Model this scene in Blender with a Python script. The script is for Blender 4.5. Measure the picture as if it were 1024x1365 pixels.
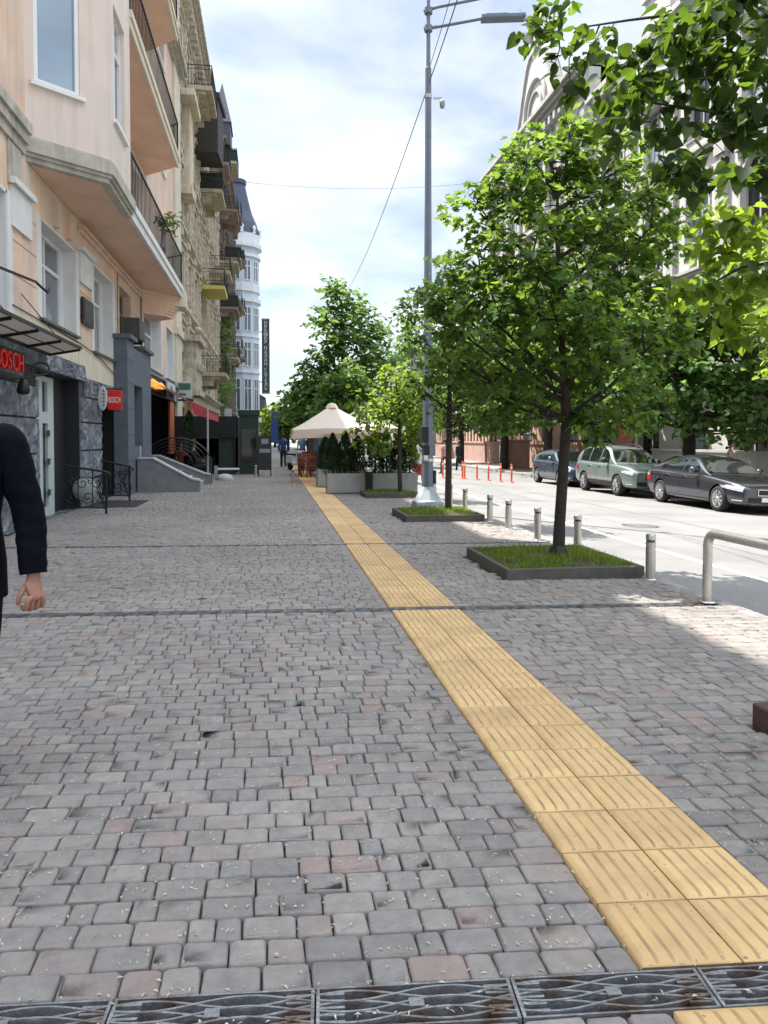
import bpy, bmesh, math, random
import numpy as np
from mathutils import Vector, Matrix, Euler

for o in list(bpy.data.objects):
    bpy.data.objects.remove(o)
SC = bpy.context.scene
COL = SC.collection
R = math.radians

# ------------------------------------------------------------------ camera
cam_d = bpy.data.cameras.new("camera")
cam = bpy.data.objects.new("camera", cam_d)
COL.objects.link(cam)
cam.location = (0, 0, 1.5)
cam.rotation_euler = (R(90 - 1.75), 0, -math.atan(150 / 1010))
cam_d.sensor_fit = 'VERTICAL'
cam_d.sensor_height = 36
cam_d.sensor_width = 27
cam_d.lens = 36 * 1010 / 1365
cam_d.shift_y = -66.6 / 1365
cam_d.clip_start = 0.05
cam_d.clip_end = 3000
SC.camera = cam

# ------------------------------------------------------------------ sky and sun
TO_SUN = Vector((-0.386, 0.366, 1.0)).normalized()
EL = math.asin(TO_SUN.z)
AZ = math.atan2(TO_SUN.x, TO_SUN.y)
W = bpy.data.worlds.new("World")
SC.world = W
W.use_nodes = True
nt = W.node_tree
nt.nodes.clear()
N = nt.nodes.new
out = N('ShaderNodeOutputWorld')
bg = N('ShaderNodeBackground')
sky = N('ShaderNodeTexSky')
sky.sky_type = 'NISHITA'
sky.sun_disc = False
sky.sun_elevation = EL
sky.sun_rotation = AZ
sky.dust_density = 1.5
sky.altitude = 150
tc = N('ShaderNodeTexCoord')
sep = N('ShaderNodeSeparateXYZ')
nt.links.new(tc.outputs['Generated'], sep.inputs[0])
def vmath(op, a, b=None):
    n = N('ShaderNodeMath'); n.operation = op
    for i, v in enumerate((a, b)):
        if v is None: continue
        if isinstance(v, (int, float)): n.inputs[i].default_value = v
        else: nt.links.new(v, n.inputs[i])
    return n.outputs[0]
zz = vmath('ADD', vmath('MAXIMUM', sep.outputs['Z'], 0.0), 0.22)
cx_ = vmath('DIVIDE', sep.outputs['X'], zz)
cy_ = vmath('DIVIDE', sep.outputs['Y'], zz)
comb = N('ShaderNodeCombineXYZ')
nt.links.new(cx_, comb.inputs[0]); nt.links.new(cy_, comb.inputs[1])
cn = N('ShaderNodeTexNoise')
cn.inputs['Scale'].default_value = 1.7
cn.inputs['Detail'].default_value = 7
cn.inputs['Roughness'].default_value = 0.52
cn.inputs['Distortion'].default_value = 0.25
nt.links.new(comb.outputs[0], cn.inputs['Vector'])
cr = N('ShaderNodeValToRGB')
cr.color_ramp.elements[0].position = 0.37
cr.color_ramp.elements[0].color = (0.20, 0.20, 0.20, 1)
cr.color_ramp.elements[1].position = 0.66
cr.color_ramp.elements[1].color = (1, 1, 1, 1)
nt.links.new(cn.outputs['Fac'], cr.inputs[0])
mixc = N('ShaderNodeMixRGB')
mixc.inputs['Color2'].default_value = (7.6, 8.0, 8.3, 1)
nt.links.new(cr.outputs[0], mixc.inputs['Fac'])
nt.links.new(sky.outputs[0], mixc.inputs['Color1'])
# sky dimmed low down, boosted overhead out of view as added fill light
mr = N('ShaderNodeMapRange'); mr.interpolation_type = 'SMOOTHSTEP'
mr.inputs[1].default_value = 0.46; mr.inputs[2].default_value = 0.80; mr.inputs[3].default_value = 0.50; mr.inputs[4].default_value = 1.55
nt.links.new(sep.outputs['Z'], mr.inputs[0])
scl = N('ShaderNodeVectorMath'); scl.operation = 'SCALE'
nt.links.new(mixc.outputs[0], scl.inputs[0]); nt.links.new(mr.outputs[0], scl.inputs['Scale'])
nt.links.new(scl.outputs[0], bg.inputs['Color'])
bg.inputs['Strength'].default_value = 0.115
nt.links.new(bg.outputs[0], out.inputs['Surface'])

sun_d = bpy.data.lights.new("sun", 'SUN')
sun_d.energy = 3.8
sun_d.angle = R(0.55)
sun_d.color = (1.0, 0.95, 0.88)
sun = bpy.data.objects.new("sun", sun_d)
COL.objects.link(sun)
sun.rotation_euler = TO_SUN.to_track_quat('Z', 'Y').to_euler()
sun.location = (-10, 10, 40)

SC.view_settings.view_transform = 'Standard'
SC.view_settings.look = 'None'
SC.view_settings.exposure = 1.58
SC.view_settings.gamma = 1.0
SC.view_settings.use_curve_mapping = False
SC.cycles.max_bounces = 6
SC.cycles.diffuse_bounces = 3
SC.cycles.glossy_bounces = 3
SC.cycles.transmission_bounces = 4
SC.cycles.transparent_max_bounces = 6
SC.cycles.use_denoising = True

# ------------------------------------------------------------------ helpers
ROOT = {}

def tag(o, label=None, cat=None, group=None, kind=None):
    if label: o['label'] = label
    if cat: o['category'] = cat
    if group: o['group'] = group
    if kind: o['kind'] = kind
    return o

def thing(name, label, cat, loc=(0, 0, 0), rz=0, group=None):
    o = bpy.data.objects.new(name, None)
    COL.objects.link(o)
    o.empty_display_size = 0.2
    o.location = loc
    o.rotation_euler = (0, 0, rz)
    ROOT[o.name] = Vector(loc)
    return tag(o, label, cat, group)

def copy_tree(o, parent=None):
    c = o.copy()
    COL.objects.link(c)
    if parent is not None:
        c.parent = parent
    for ch in list(o.children):
        copy_tree(ch, c)
    return c

def place(root, loc, rz=None, label=None, scale=None):
    root.location = loc
    if rz is not None: root.rotation_euler = (0, 0, rz)
    if label: root['label'] = label
    if scale is not None:
        root.scale = (scale,) * 3 if isinstance(scale, (int, float)) else scale
    return root

class MB:
    """collects faces and links them as one mesh object"""
    def __init__(self):
        self.v = []; self.f = []; self.s = []
    def add(self, verts, faces, smooth=False):
        b = len(self.v)
        self.v.extend([tuple(p) for p in verts])
        for f in faces:
            self.f.append([b + i for i in f]); self.s.append(smooth)
    def quad(self, a, b, c, d, smooth=False):
        self.add([a, b, c, d], [(0, 1, 2, 3)], smooth)
    def box(self, x0, x1, y0, y1, z0, z1, bev=0.0):
        if bev <= 0:
            v = [(x0, y0, z0), (x1, y0, z0), (x1, y1, z0), (x0, y1, z0), (x0, y0, z1), (x1, y0, z1), (x1, y1, z1), (x0, y1, z1)]
            self.add(v, [(3, 2, 1, 0), (4, 5, 6, 7), (0, 1, 5, 4), (1, 2, 6, 5), (2, 3, 7, 6), (3, 0, 4, 7)])
        else:
            b = bev
            v = [(x0, y0, z0), (x1, y0, z0), (x1, y1, z0), (x0, y1, z0),
                 (x0, y0, z1 - b), (x1, y0, z1 - b), (x1, y1, z1 - b), (x0, y1, z1 - b),
                 (x0 + b, y0 + b, z1), (x1 - b, y0 + b, z1), (x1 - b, y1 - b, z1), (x0 + b, y1 - b, z1)]
            self.add(v, [(3, 2, 1, 0), (8, 9, 10, 11), (0, 1, 5, 4), (1, 2, 6, 5), (2, 3, 7, 6), (3, 0, 4, 7),
                         (4, 5, 9, 8), (5, 6, 10, 9), (6, 7, 11, 10), (7, 4, 8, 11)])
    def obox(self, c, ax, ay, az):
        """oriented box: centre and three half-axis vectors"""
        c = Vector(c); ax = Vector(ax); ay = Vector(ay); az = Vector(az)
        v = [c + sx * ax + sy * ay + sz * az for sz in (-1, 1) for sx, sy in ((-1, -1), (1, -1), (1, 1), (-1, 1))]
        self.add(v, [(3, 2, 1, 0), (4, 5, 6, 7), (0, 1, 5, 4), (1, 2, 6, 5), (2, 3, 7, 6), (3, 0, 4, 7)])
    def bar(self, a, b, w, h=None):
        a = Vector(a); b = Vector(b); d = (b - a)
        L = d.length; d.normalize()
        up = Vector((0, 0, 1)) if abs(d.z) < 0.95 else Vector((1, 0, 0))
        s = d.cross(up).normalized(); u = s.cross(d).normalized()
        self.obox((a + b) / 2, d * (L / 2), s * (w / 2), u * ((h or w) / 2))
    def tube(self, pts, r, n=8, cap=True, smooth=True):
        pts = [Vector(p) for p in pts]
        rs = r if isinstance(r, (list, tuple)) else [r] * len(pts)
        rings = []
        prev = None
        for i, p in enumerate(pts):
            if i == 0: d = pts[1] - pts[0]
            elif i == len(pts) - 1: d = pts[-1] - pts[-2]
            else: d = (pts[i + 1] - pts[i]).normalized() + (pts[i] - pts[i - 1]).normalized()
            if d.length < 1e-9: d = Vector((0, 0, 1))
            d.normalize()
            if prev is None:
                up = Vector((0, 0, 1)) if abs(d.z) < 0.9 else Vector((1, 0, 0))
                s = d.cross(up).normalized()
            else:
                s = (prev - d * prev.dot(d))
                s = s.normalized() if s.length > 1e-6 else d.orthogonal().normalized()
            prev = s
            t = d.cross(s)
            rings.append([p + (s * math.cos(2 * math.pi * k / n) + t * math.sin(2 * math.pi * k / n)) * rs[i] for k in range(n)])
        v = [q for rg in rings for q in rg]
        f = []
        for i in range(len(pts) - 1):
            for k in range(n):
                f.append((i * n + k, i * n + (k + 1) % n, (i + 1) * n + (k + 1) % n, (i + 1) * n + k))
        self.add(v, f, smooth)
        if cap:
            self.add(rings[0], [tuple(reversed(range(n)))])
            self.add(rings[-1], [tuple(range(n))])
    def lathe(self, prof, c=(0, 0, 0), n=16, axis='Z', smooth=True, cap=True):
        """prof: list of (radius, height)"""
        c = Vector(c); v = []; f = []
        for (r, h) in prof:
            for k in range(n):
                a = 2 * math.pi * k / n
                x, y = r * math.cos(a), r * math.sin(a)
                p = {'Z': (x, y, h), 'X': (h, x, y), 'Y': (y, h, x)}[axis]
                v.append(c + Vector(p))
        m = len(prof)
        for i in range(m - 1):
            for k in range(n):
                f.append((i * n + k, i * n + (k + 1) % n, (i + 1) * n + (k + 1) % n, (i + 1) * n + k))
        self.add(v, f, smooth)
        if cap:
            if prof[0][0] > 1e-5: self.add(v[:n], [tuple(reversed(range(n)))])
            if prof[-1][0] > 1e-5: self.add(v[-n:], [tuple(range(n))])
    def prism(self, poly, z0, z1):
        """poly: list of xy, extruded in z"""
        n = len(poly)
        v = [(x, y, z0) for x, y in poly] + [(x, y, z1) for x, y in poly]
        f = [tuple(reversed(range(n))), tuple(range(n, 2 * n))]
        for i in range(n):
            j = (i + 1) % n
            f.append((i, j, n + j, n + i))
        self.add(v, f)
    def build(self, name, mat, parent=None, loc=None, bevel=0):
        me = bpy.data.meshes.new(name)
        off = ROOT.get(parent.name, Vector((0, 0, 0))) if parent is not None else (Vector(loc) if loc else Vector((0, 0, 0)))
        vs = [(p[0] - off.x, p[1] - off.y, p[2] - off.z) for p in self.v]
        me.from_pydata(vs, [], self.f)
        me.polygons.foreach_set('use_smooth', self.s)
        me.update()
        for m in (mat if isinstance(mat, (list, tuple)) else [mat]):
            me.materials.append(m)
        o = bpy.data.objects.new(name, me)
        COL.objects.link(o)
        if parent is not None:
            o.parent = parent
        elif loc:
            o.location = loc
        ROOT[o.name] = off
        if bevel:
            b = o.modifiers.new('bevel', 'BEVEL'); b.width = bevel; b.segments = 2; b.limit_method = 'ANGLE'; b.angle_limit = R(40)
        return o

def np_obj(name, verts, faces_flat, loop_starts, mat, parent=None, smooth=False, loc=None):
    """fast mesh from numpy arrays"""
    off = ROOT.get(parent.name, Vector((0, 0, 0))) if parent is not None else (Vector(loc) if loc else Vector((0, 0, 0)))
    verts = np.asarray(verts, dtype=np.float32) - np.array(off, dtype=np.float32)
    me = bpy.data.meshes.new(name)
    me.vertices.add(len(verts))
    me.vertices.foreach_set('co', verts.ravel())
    me.loops.add(len(faces_flat))
    me.loops.foreach_set('vertex_index', np.asarray(faces_flat, dtype=np.int32))
    me.polygons.add(len(loop_starts))
    me.polygons.foreach_set('loop_start', np.asarray(loop_starts, dtype=np.int32))
    if smooth:
        me.polygons.foreach_set('use_smooth', np.ones(len(loop_starts), dtype=bool))
    me.update(calc_edges=True)
    me.validate()
    me.materials.append(mat)
    o = bpy.data.objects.new(name, me)
    COL.objects.link(o)
    if parent is not None: o.parent = parent
    elif loc: o.location = loc
    ROOT[o.name] = off
    return o

def evaluated_mesh(o):
    dg = bpy.context.evaluated_depsgraph_get()
    me = bpy.data.meshes.new_from_object(o.evaluated_get(dg))
    return me

def text_mb(txt, size, extrude=0.01):
    """text as (verts, faces) in its own xy plane, centred"""
    cu = bpy.data.curves.new('lettering', 'FONT')
    cu.body = txt; cu.size = size; cu.extrude = extrude
    cu.align_x = 'CENTER'; cu.align_y = 'CENTER'; cu.resolution_u = 3
    o = bpy.data.objects.new('lettering', cu)
    COL.objects.link(o)
    bpy.context.view_layer.update()
    me = evaluated_mesh(o)
    v = [tuple(p.co) for p in me.vertices]; f = [tuple(p.vertices) for p in me.polygons]
    bpy.data.objects.remove(o); bpy.data.meshes.remove(me)
    return v, f

def put_text(mb, txt, size, origin, right, up, extrude=0.01, sx=1.0):
    v, f = text_mb(txt, size, extrude)
    o = Vector(origin); r = Vector(right).normalized(); u = Vector(up).normalized(); n = r.cross(u)
    mb.add([o + r * (p[0] * sx) + u * p[1] + n * p[2] for p in v], f)

# ------------------------------------------------------------------ materials
MATS = {}
def mat(name, col, rough=0.7, metal=0.0, var=0.12, scale=6.0, bump=0.0, bscale=40.0, spec=0.5, streak=0.0, streak_col=None,
        col2=None, col2_scale=1.5, col2_pos=(0.5, 0.65), coat=0.0, ior=None, trans=0.0, island=0.0):
    if name in MATS: return MATS[name]
    m = bpy.data.materials.new(name); m.use_nodes = True
    t = m.node_tree; nd = t.nodes; L = t.links.new
    p = nd['Principled BSDF']
    p.inputs['Roughness'].default_value = rough
    p.inputs['Metallic'].default_value = metal
    p.inputs['Specular IOR Level'].default_value = spec
    p.inputs['Coat Weight'].default_value = coat
    p.inputs['Coat Roughness'].default_value = 0.03
    if ior: p.inputs['IOR'].default_value = ior
    if trans: p.inputs['Transmission Weight'].default_value = trans
    tcn = nd.new('ShaderNodeTexCoord')
    cur = None
    def rgb(c):
        n = nd.new('ShaderNodeRGB'); n.outputs[0].default_value = (*c, 1); return n.outputs[0]
    cur = rgb(col)
    if col2:
        n2 = nd.new('ShaderNodeTexNoise'); n2.inputs['Scale'].default_value = col2_scale; n2.inputs['Detail'].default_value = 6
        L(tcn.outputs['Object'], n2.inputs['Vector'])
        r2 = nd.new('ShaderNodeMapRange'); r2.inputs[1].default_value = col2_pos[0]; r2.inputs[2].default_value = col2_pos[1]
        L(n2.outputs['Fac'], r2.inputs[0])
        mx = nd.new('ShaderNodeMixRGB'); L(r2.outputs[0], mx.inputs['Fac']); L(cur, mx.inputs['Color1']); mx.inputs['Color2'].default_value = (*col2, 1)
        cur = mx.outputs[0]
    if streak:
        mp = nd.new('ShaderNodeMapping'); mp.inputs['Scale'].default_value = (3.0, 3.0, 0.22)
        L(tcn.outputs['Object'], mp.inputs['Vector'])
        n3 = nd.new('ShaderNodeTexNoise'); n3.inputs['Scale'].default_value = 1.6; n3.inputs['Detail'].default_value = 8; n3.inputs['Roughness'].default_value = 0.65
        L(mp.outputs[0], n3.inputs['Vector'])
        r3 = nd.new('ShaderNodeMapRange'); r3.inputs[1].default_value = 0.5; r3.inputs[2].default_value = 0.75; r3.inputs[4].default_value = streak
        L(n3.outputs['Fac'], r3.inputs[0])
        mx = nd.new('ShaderNodeMixRGB'); L(r3.outputs[0], mx.inputs['Fac']); L(cur, mx.inputs['Color1'])
        mx.inputs['Color2'].default_value = (*(streak_col or (0.10, 0.085, 0.07)), 1)
        cur = mx.outputs[0]
    if var or island:
        n1 = nd.new('ShaderNodeTexNoise'); n1.inputs['Scale'].default_value = scale; n1.inputs['Detail'].default_value = 5
        L(tcn.outputs['Object'], n1.inputs['Vector'])
        r1 = nd.new('ShaderNodeMapRange'); r1.inputs[1].default_value = 0.3; r1.inputs[2].default_value = 0.7
        r1.inputs[3].default_value = 1 - var; r1.inputs[4].default_value = 1 + var
        L(n1.outputs['Fac'], r1.inputs[0])
        fac = r1.outputs[0]
        if island:
            g = nd.new('ShaderNodeNewGeometry')
            ri = nd.new('ShaderNodeMapRange'); ri.inputs[3].default_value = 1 - island; ri.inputs[4].default_value = 1 + island
            L(g.outputs['Random Per Island'], ri.inputs[0])
            mm = nd.new('ShaderNodeMath'); mm.operation = 'MULTIPLY'; L(fac, mm.inputs[0]); L(ri.outputs[0], mm.inputs[1]); fac = mm.outputs[0]
        vm = nd.new('ShaderNodeVectorMath'); vm.operation = 'SCALE'
        L(cur, vm.inputs[0]); L(fac, vm.inputs['Scale'])
        cur = vm.outputs[0]
    L(cur, p.inputs['Base Color'])
    if bump:
        nb = nd.new('ShaderNodeTexNoise'); nb.inputs['Scale'].default_value = bscale; nb.inputs['Detail'].default_value = 6
        L(tcn.outputs['Object'], nb.inputs['Vector'])
        b = nd.new('ShaderNodeBump'); b.inputs['Strength'].default_value = bump; b.inputs['Distance'].default_value = 0.02
        L(nb.outputs['Fac'], b.inputs['Height']); L(b.outputs[0], p.inputs['Normal'])
    MATS[name] = m
    return m

def leaf_mat(name, col, tcol, tw=0.45, hue_var=0.35, rough=0.5):
    if name in MATS: return MATS[name]
    m = bpy.data.materials.new(name); m.use_nodes = True
    t = m.node_tree; nd = t.nodes; L = t.links.new
    p = nd['Principled BSDF']; p.inputs['Roughness'].default_value = rough; p.inputs['Specular IOR Level'].default_value = 0.35
    o = nd['Material Output']
    g = nd.new('ShaderNodeNewGeometry')
    ri = nd.new('ShaderNodeMapRange'); ri.inputs[3].default_value = 1 - hue_var; ri.inputs[4].default_value = 1 + hue_var
    L(g.outputs['Random Per Island'], ri.inputs[0])
    def sc(c):
        n = nd.new('ShaderNodeVectorMath'); n.operation = 'SCALE'; n.inputs[0].default_value = c; L(ri.outputs[0], n.inputs['Scale']); return n.outputs[0]
    L(sc(col), p.inputs['Base Color'])
    tr = nd.new('ShaderNodeBsdfTranslucent'); L(sc(tcol), tr.inputs['Color'])
    mx = nd.new('ShaderNodeMixShader'); mx.inputs[0].default_value = tw
    L(p.outputs[0], mx.inputs[1]); L(tr.outputs[0], mx.inputs[2]); L(mx.outputs[0], o.inputs['Surface'])
    MATS[name] = m
    return m

def emit_mat(name, col, strength):
    if name in MATS: return MATS[name]
    m = bpy.data.materials.new(name); m.use_nodes = True
    p = m.node_tree.nodes['Principled BSDF']
    p.inputs['Base Color'].default_value = (*col, 1)
    p.inputs['Emission Color'].default_value = (*col, 1); p.inputs['Emission Strength'].default_value = strength
    MATS[name] = m
    return m

M_glass = mat('window_glass', (0.075, 0.11, 0.15), 0.03, var=0.35, scale=0.7, spec=1.0, ior=2.0, col2=(0.26, 0.29, 0.31), col2_scale=0.8, col2_pos=(0.52, 0.58))  # pale blotches painted into the colour as reflections of clouds and trees
M_bayglass = mat('bay_window_glass', (0.17, 0.27, 0.38), 0.04, var=0.12, scale=0.8, spec=1.0, ior=2.0)
M_darkglass = mat('dark_glass', (0.012, 0.014, 0.015), 0.04, var=0, spec=0.6, ior=1.5)
M_white = mat('white_paint', (0.76, 0.77, 0.78), 0.45, var=0.05, scale=3)
M_black = mat('black_metal', (0.012, 0.012, 0.014), 0.45, metal=0.3, var=0.2, scale=20)
M_steel = mat('brushed_steel', (0.56, 0.54, 0.51), 0.32, metal=0.9, var=0.12, scale=30)
M_red = mat('red_sign_paint', (0.65, 0.015, 0.012), 0.4, var=0.05)
M_wtext = mat('white_lettering', (0.8, 0.8, 0.8), 0.5, var=0.03)
# ------------------------------------------------------------------ ground, paving, road
SK = math.tan(R(4.2))            # paving rows run a little skew to the street
SX0, SX1 = 1.03, 1.63            # tactile strip
KX = 4.16                        # kerb line
def road_z(x): return -0.12 - 0.038 * (x - KX)

M_sand = mat('joint_sand', (0.06, 0.055, 0.048), 0.95, var=0.35, scale=30)
M_farpave = mat('far_paving', (0.20, 0.195, 0.19), 0.9, var=0.25, scale=3.0, bump=0.2, bscale=8)
M_asphalt = mat('asphalt', (0.19, 0.186, 0.18), 0.92, var=0.10, scale=1.2, bump=0.15, bscale=160, col2=(0.15, 0.147, 0.142), col2_scale=0.45, col2_pos=(0.48, 0.68))
M_mark = mat('road_marking', (0.62, 0.61, 0.58), 0.8, var=0.15, scale=8)
M_kerb = mat('granite_kerb', (0.27, 0.26, 0.25), 0.85, var=0.2, scale=12, bump=0.2)
M_earth = mat('earth', (0.16, 0.15, 0.13), 0.95, var=0.2, scale=0.3)

mb = MB(); mb.box(-400, 500, -120, 900, -3.0, -1.05)
tag(mb.build('ground', M_earth), kind='structure')
mb = MB()
NB = 24
mb.box(-14, KX - 0.14, -6, 200, -0.30, -0.034)
tag(mb.build('pavement_bed', M_sand), kind='structure')

def paver_material():
    m = bpy.data.materials.new('concrete_pavers'); m.use_nodes = True
    t = m.node_tree; nd = t.nodes; L = t.links.new
    p = nd['Principled BSDF']; p.inputs['Roughness'].default_value = 0.82; p.inputs['Specular IOR Level'].default_value = 0.35
    g = nd.new('ShaderNodeNewGeometry'); tcn = nd.new('ShaderNodeTexCoord')
    ramp = nd.new('ShaderNodeValToRGB'); e = ramp.color_ramp.elements
    stops = [(0.0, (0.175, 0.17, 0.17)), (0.2, (0.205, 0.197, 0.19)), (0.4, (0.195, 0.192, 0.195)), (0.55, (0.225, 0.215, 0.205)),
             (0.72, (0.21, 0.203, 0.20)), (0.86, (0.245, 0.237, 0.225)), (0.95, (0.225, 0.19, 0.18)), (1.0, (0.19, 0.188, 0.19))]
    e[0].position, e[0].color = stops[0][0], (*stops[0][1], 1)
    e[1].position, e[1].color = stops[-1][0], (*stops[-1][1], 1)
    for pos, c in stops[1:-1]:
        q = e.new(pos); q.color = (*c, 1)
    L(g.outputs['Random Per Island'], ramp.inputs[0])
    # reddish patches of stones
    nz = nd.new('ShaderNodeTexNoise'); nz.inputs['Scale'].default_value = 1.3; nz.inputs['Detail'].default_value = 3
    L(tcn.outputs['Object'], nz.inputs['Vector'])
    add = nd.new('ShaderNodeMath'); add.operation = 'MULTIPLY_ADD'; add.inputs[1].default_value = 0.55
    L(nz.outputs['Fac'], add.inputs[0])
    wr = nd.new('ShaderNodeMath'); wr.operation = 'FRACT'
    m7 = nd.new('ShaderNodeMath'); m7.operation = 'MULTIPLY'; m7.inputs[1].default_value = 7.31
    L(g.outputs['Random Per Island'], m7.inputs[0]); L(m7.outputs[0], wr.inputs[0])
    m4 = nd.new('ShaderNodeMath'); m4.operation = 'MULTIPLY'; m4.inputs[1].default_value = 0.4; L(wr.outputs[0], m4.inputs[0]); L(m4.outputs[0], add.inputs[2])
    rr = nd.new('ShaderNodeMapRange'); rr.inputs[1].default_value = 0.575; rr.inputs[2].default_value = 0.70; rr.inputs[4].default_value = 0.33
    L(add.outputs[0], rr.inputs[0])
    mx = nd.new('ShaderNodeMixRGB'); mx.inputs['Color2'].default_value = (0.245, 0.18, 0.17, 1)
    L(rr.outputs[0], mx.inputs['Fac']); L(ramp.outputs[0], mx.inputs['Color1'])
    # fine cement texture and blotches inside a stone
    n1 = nd.new('ShaderNodeTexNoise'); n1.inputs['Scale'].default_value = 14; n1.inputs['Detail'].default_value = 8; n1.inputs['Roughness'].default_value = 0.7
    L(tcn.outputs['Object'], n1.inputs['Vector'])
    r1 = nd.new('ShaderNodeMapRange'); r1.inputs[1].default_value = 0.25; r1.inputs[2].default_value = 0.75; r1.inputs[3].default_value = 0.77; r1.inputs[4].default_value = 1.24
    L(n1.outputs['Fac'], r1.inputs[0])
    n2 = nd.new('ShaderNodeTexNoise'); n2.inputs['Scale'].default_value = 0.55; n2.inputs['Detail'].default_value = 4
    L(tcn.outputs['Object'], n2.inputs['Vector'])
    r2 = nd.new('ShaderNodeMapRange'); r2.inputs[1].default_value = 0.3; r2.inputs[2].default_value = 0.7; r2.inputs[3].default_value = 0.86; r2.inputs[4].default_value = 1.12
    L(n2.outputs['Fac'], r2.inputs[0])
    vo = nd.new('ShaderNodeTexVoronoi'); vo.inputs['Scale'].default_value = 2.3
    L(tcn.outputs['Object'], vo.inputs['Vector'])
    rv = nd.new('ShaderNodeMapRange'); rv.inputs[1].default_value = 0.026; rv.inputs[2].default_value = 0.042; rv.inputs[3].default_value = 0.5; rv.inputs[4].default_value = 1.0
    L(vo.outputs['Distance'], rv.inputs[0])
    mg = nd.new('ShaderNodeMath'); mg.operation = 'MULTIPLY'; L(r2.outputs[0], mg.inputs[0]); L(rv.outputs[0], mg.inputs[1])
    r2 = mg
    mul = nd.new('ShaderNodeMath'); mul.operation = 'MULTIPLY'; L(r1.outputs[0], mul.inputs[0]); L(r2.outputs[0], mul.inputs[1])
    vm = nd.new('ShaderNodeVectorMath'); vm.operation = 'SCALE'; L(mx.outputs[0], vm.inputs[0]); L(mul.outputs[0], vm.inputs['Scale'])
    n4 = nd.new('ShaderNodeTexNoise'); n4.inputs['Scale'].default_value = 9; n4.inputs['Detail'].default_value = 3; n4.noise_dimensions = '4D'
    L(tcn.outputs['Object'], n4.inputs['Vector']); L(m7.outputs[0], n4.inputs['W'])
    r4 = nd.new('ShaderNodeMapRange'); r4.inputs[1].default_value = 0.42; r4.inputs[2].default_value = 0.62
    L(n4.outputs['Fac'], r4.inputs[0])
    tint = nd.new('ShaderNodeMixRGB'); tint.inputs['Color1'].default_value = (1.13, 1.065, 0.985, 1); tint.inputs['Color2'].default_value = (1.04, 1.02, 0.98, 1); L(r4.outputs[0], tint.inputs['Fac'])
    mt = nd.new('ShaderNodeVectorMath'); mt.operation = 'MULTIPLY'; L(vm.outputs[0], mt.inputs[0]); L(tint.outputs[0], mt.inputs[1])
    L(mt.outputs[0], p.inputs['Base Color'])
    nb = nd.new('ShaderNodeTexNoise'); nb.inputs['Scale'].default_value = 120; nb.inputs['Detail'].default_value = 6; nb.inputs['Roughness'].default_value = 0.75
    L(tcn.outputs['Object'], nb.inputs['Vector'])
    nb2 = nd.new('ShaderNodeTexNoise'); nb2.inputs['Scale'].default_value = 22; nb2.inputs['Detail'].default_value = 3
    L(tcn.outputs['Object'], nb2.inputs['Vector'])
    sm = nd.new('ShaderNodeMath'); sm.operation = 'MULTIPLY_ADD'; sm.inputs[1].default_value = 2.0; L(nb2.outputs['Fac'], sm.inputs[0]); L(nb.outputs['Fac'], sm.inputs[2])
    b = nd.new('ShaderNodeBump'); b.inputs['Strength'].default_value = 0.85; b.inputs['Distance'].default_value = 0.005
    L(sm.outputs[0], b.inputs['Height']); L(b.outputs[0], p.inputs['Normal'])
    return m
M_paver = paver_material()

DRAINS = [(1.888, 2.040), (6.56, 6.70), (10.72, 10.84)]        # in row coordinate s = Y + X*SK
PLANTERS = [(2.47, 4.02, 7.72, 9.42), (2.40, 3.86, 13.42, 15.05), (2.36, 3.74, 19.0, 20.3), (2.50, 4.02, 1.9, 3.62)]
TH = [0.0]

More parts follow.
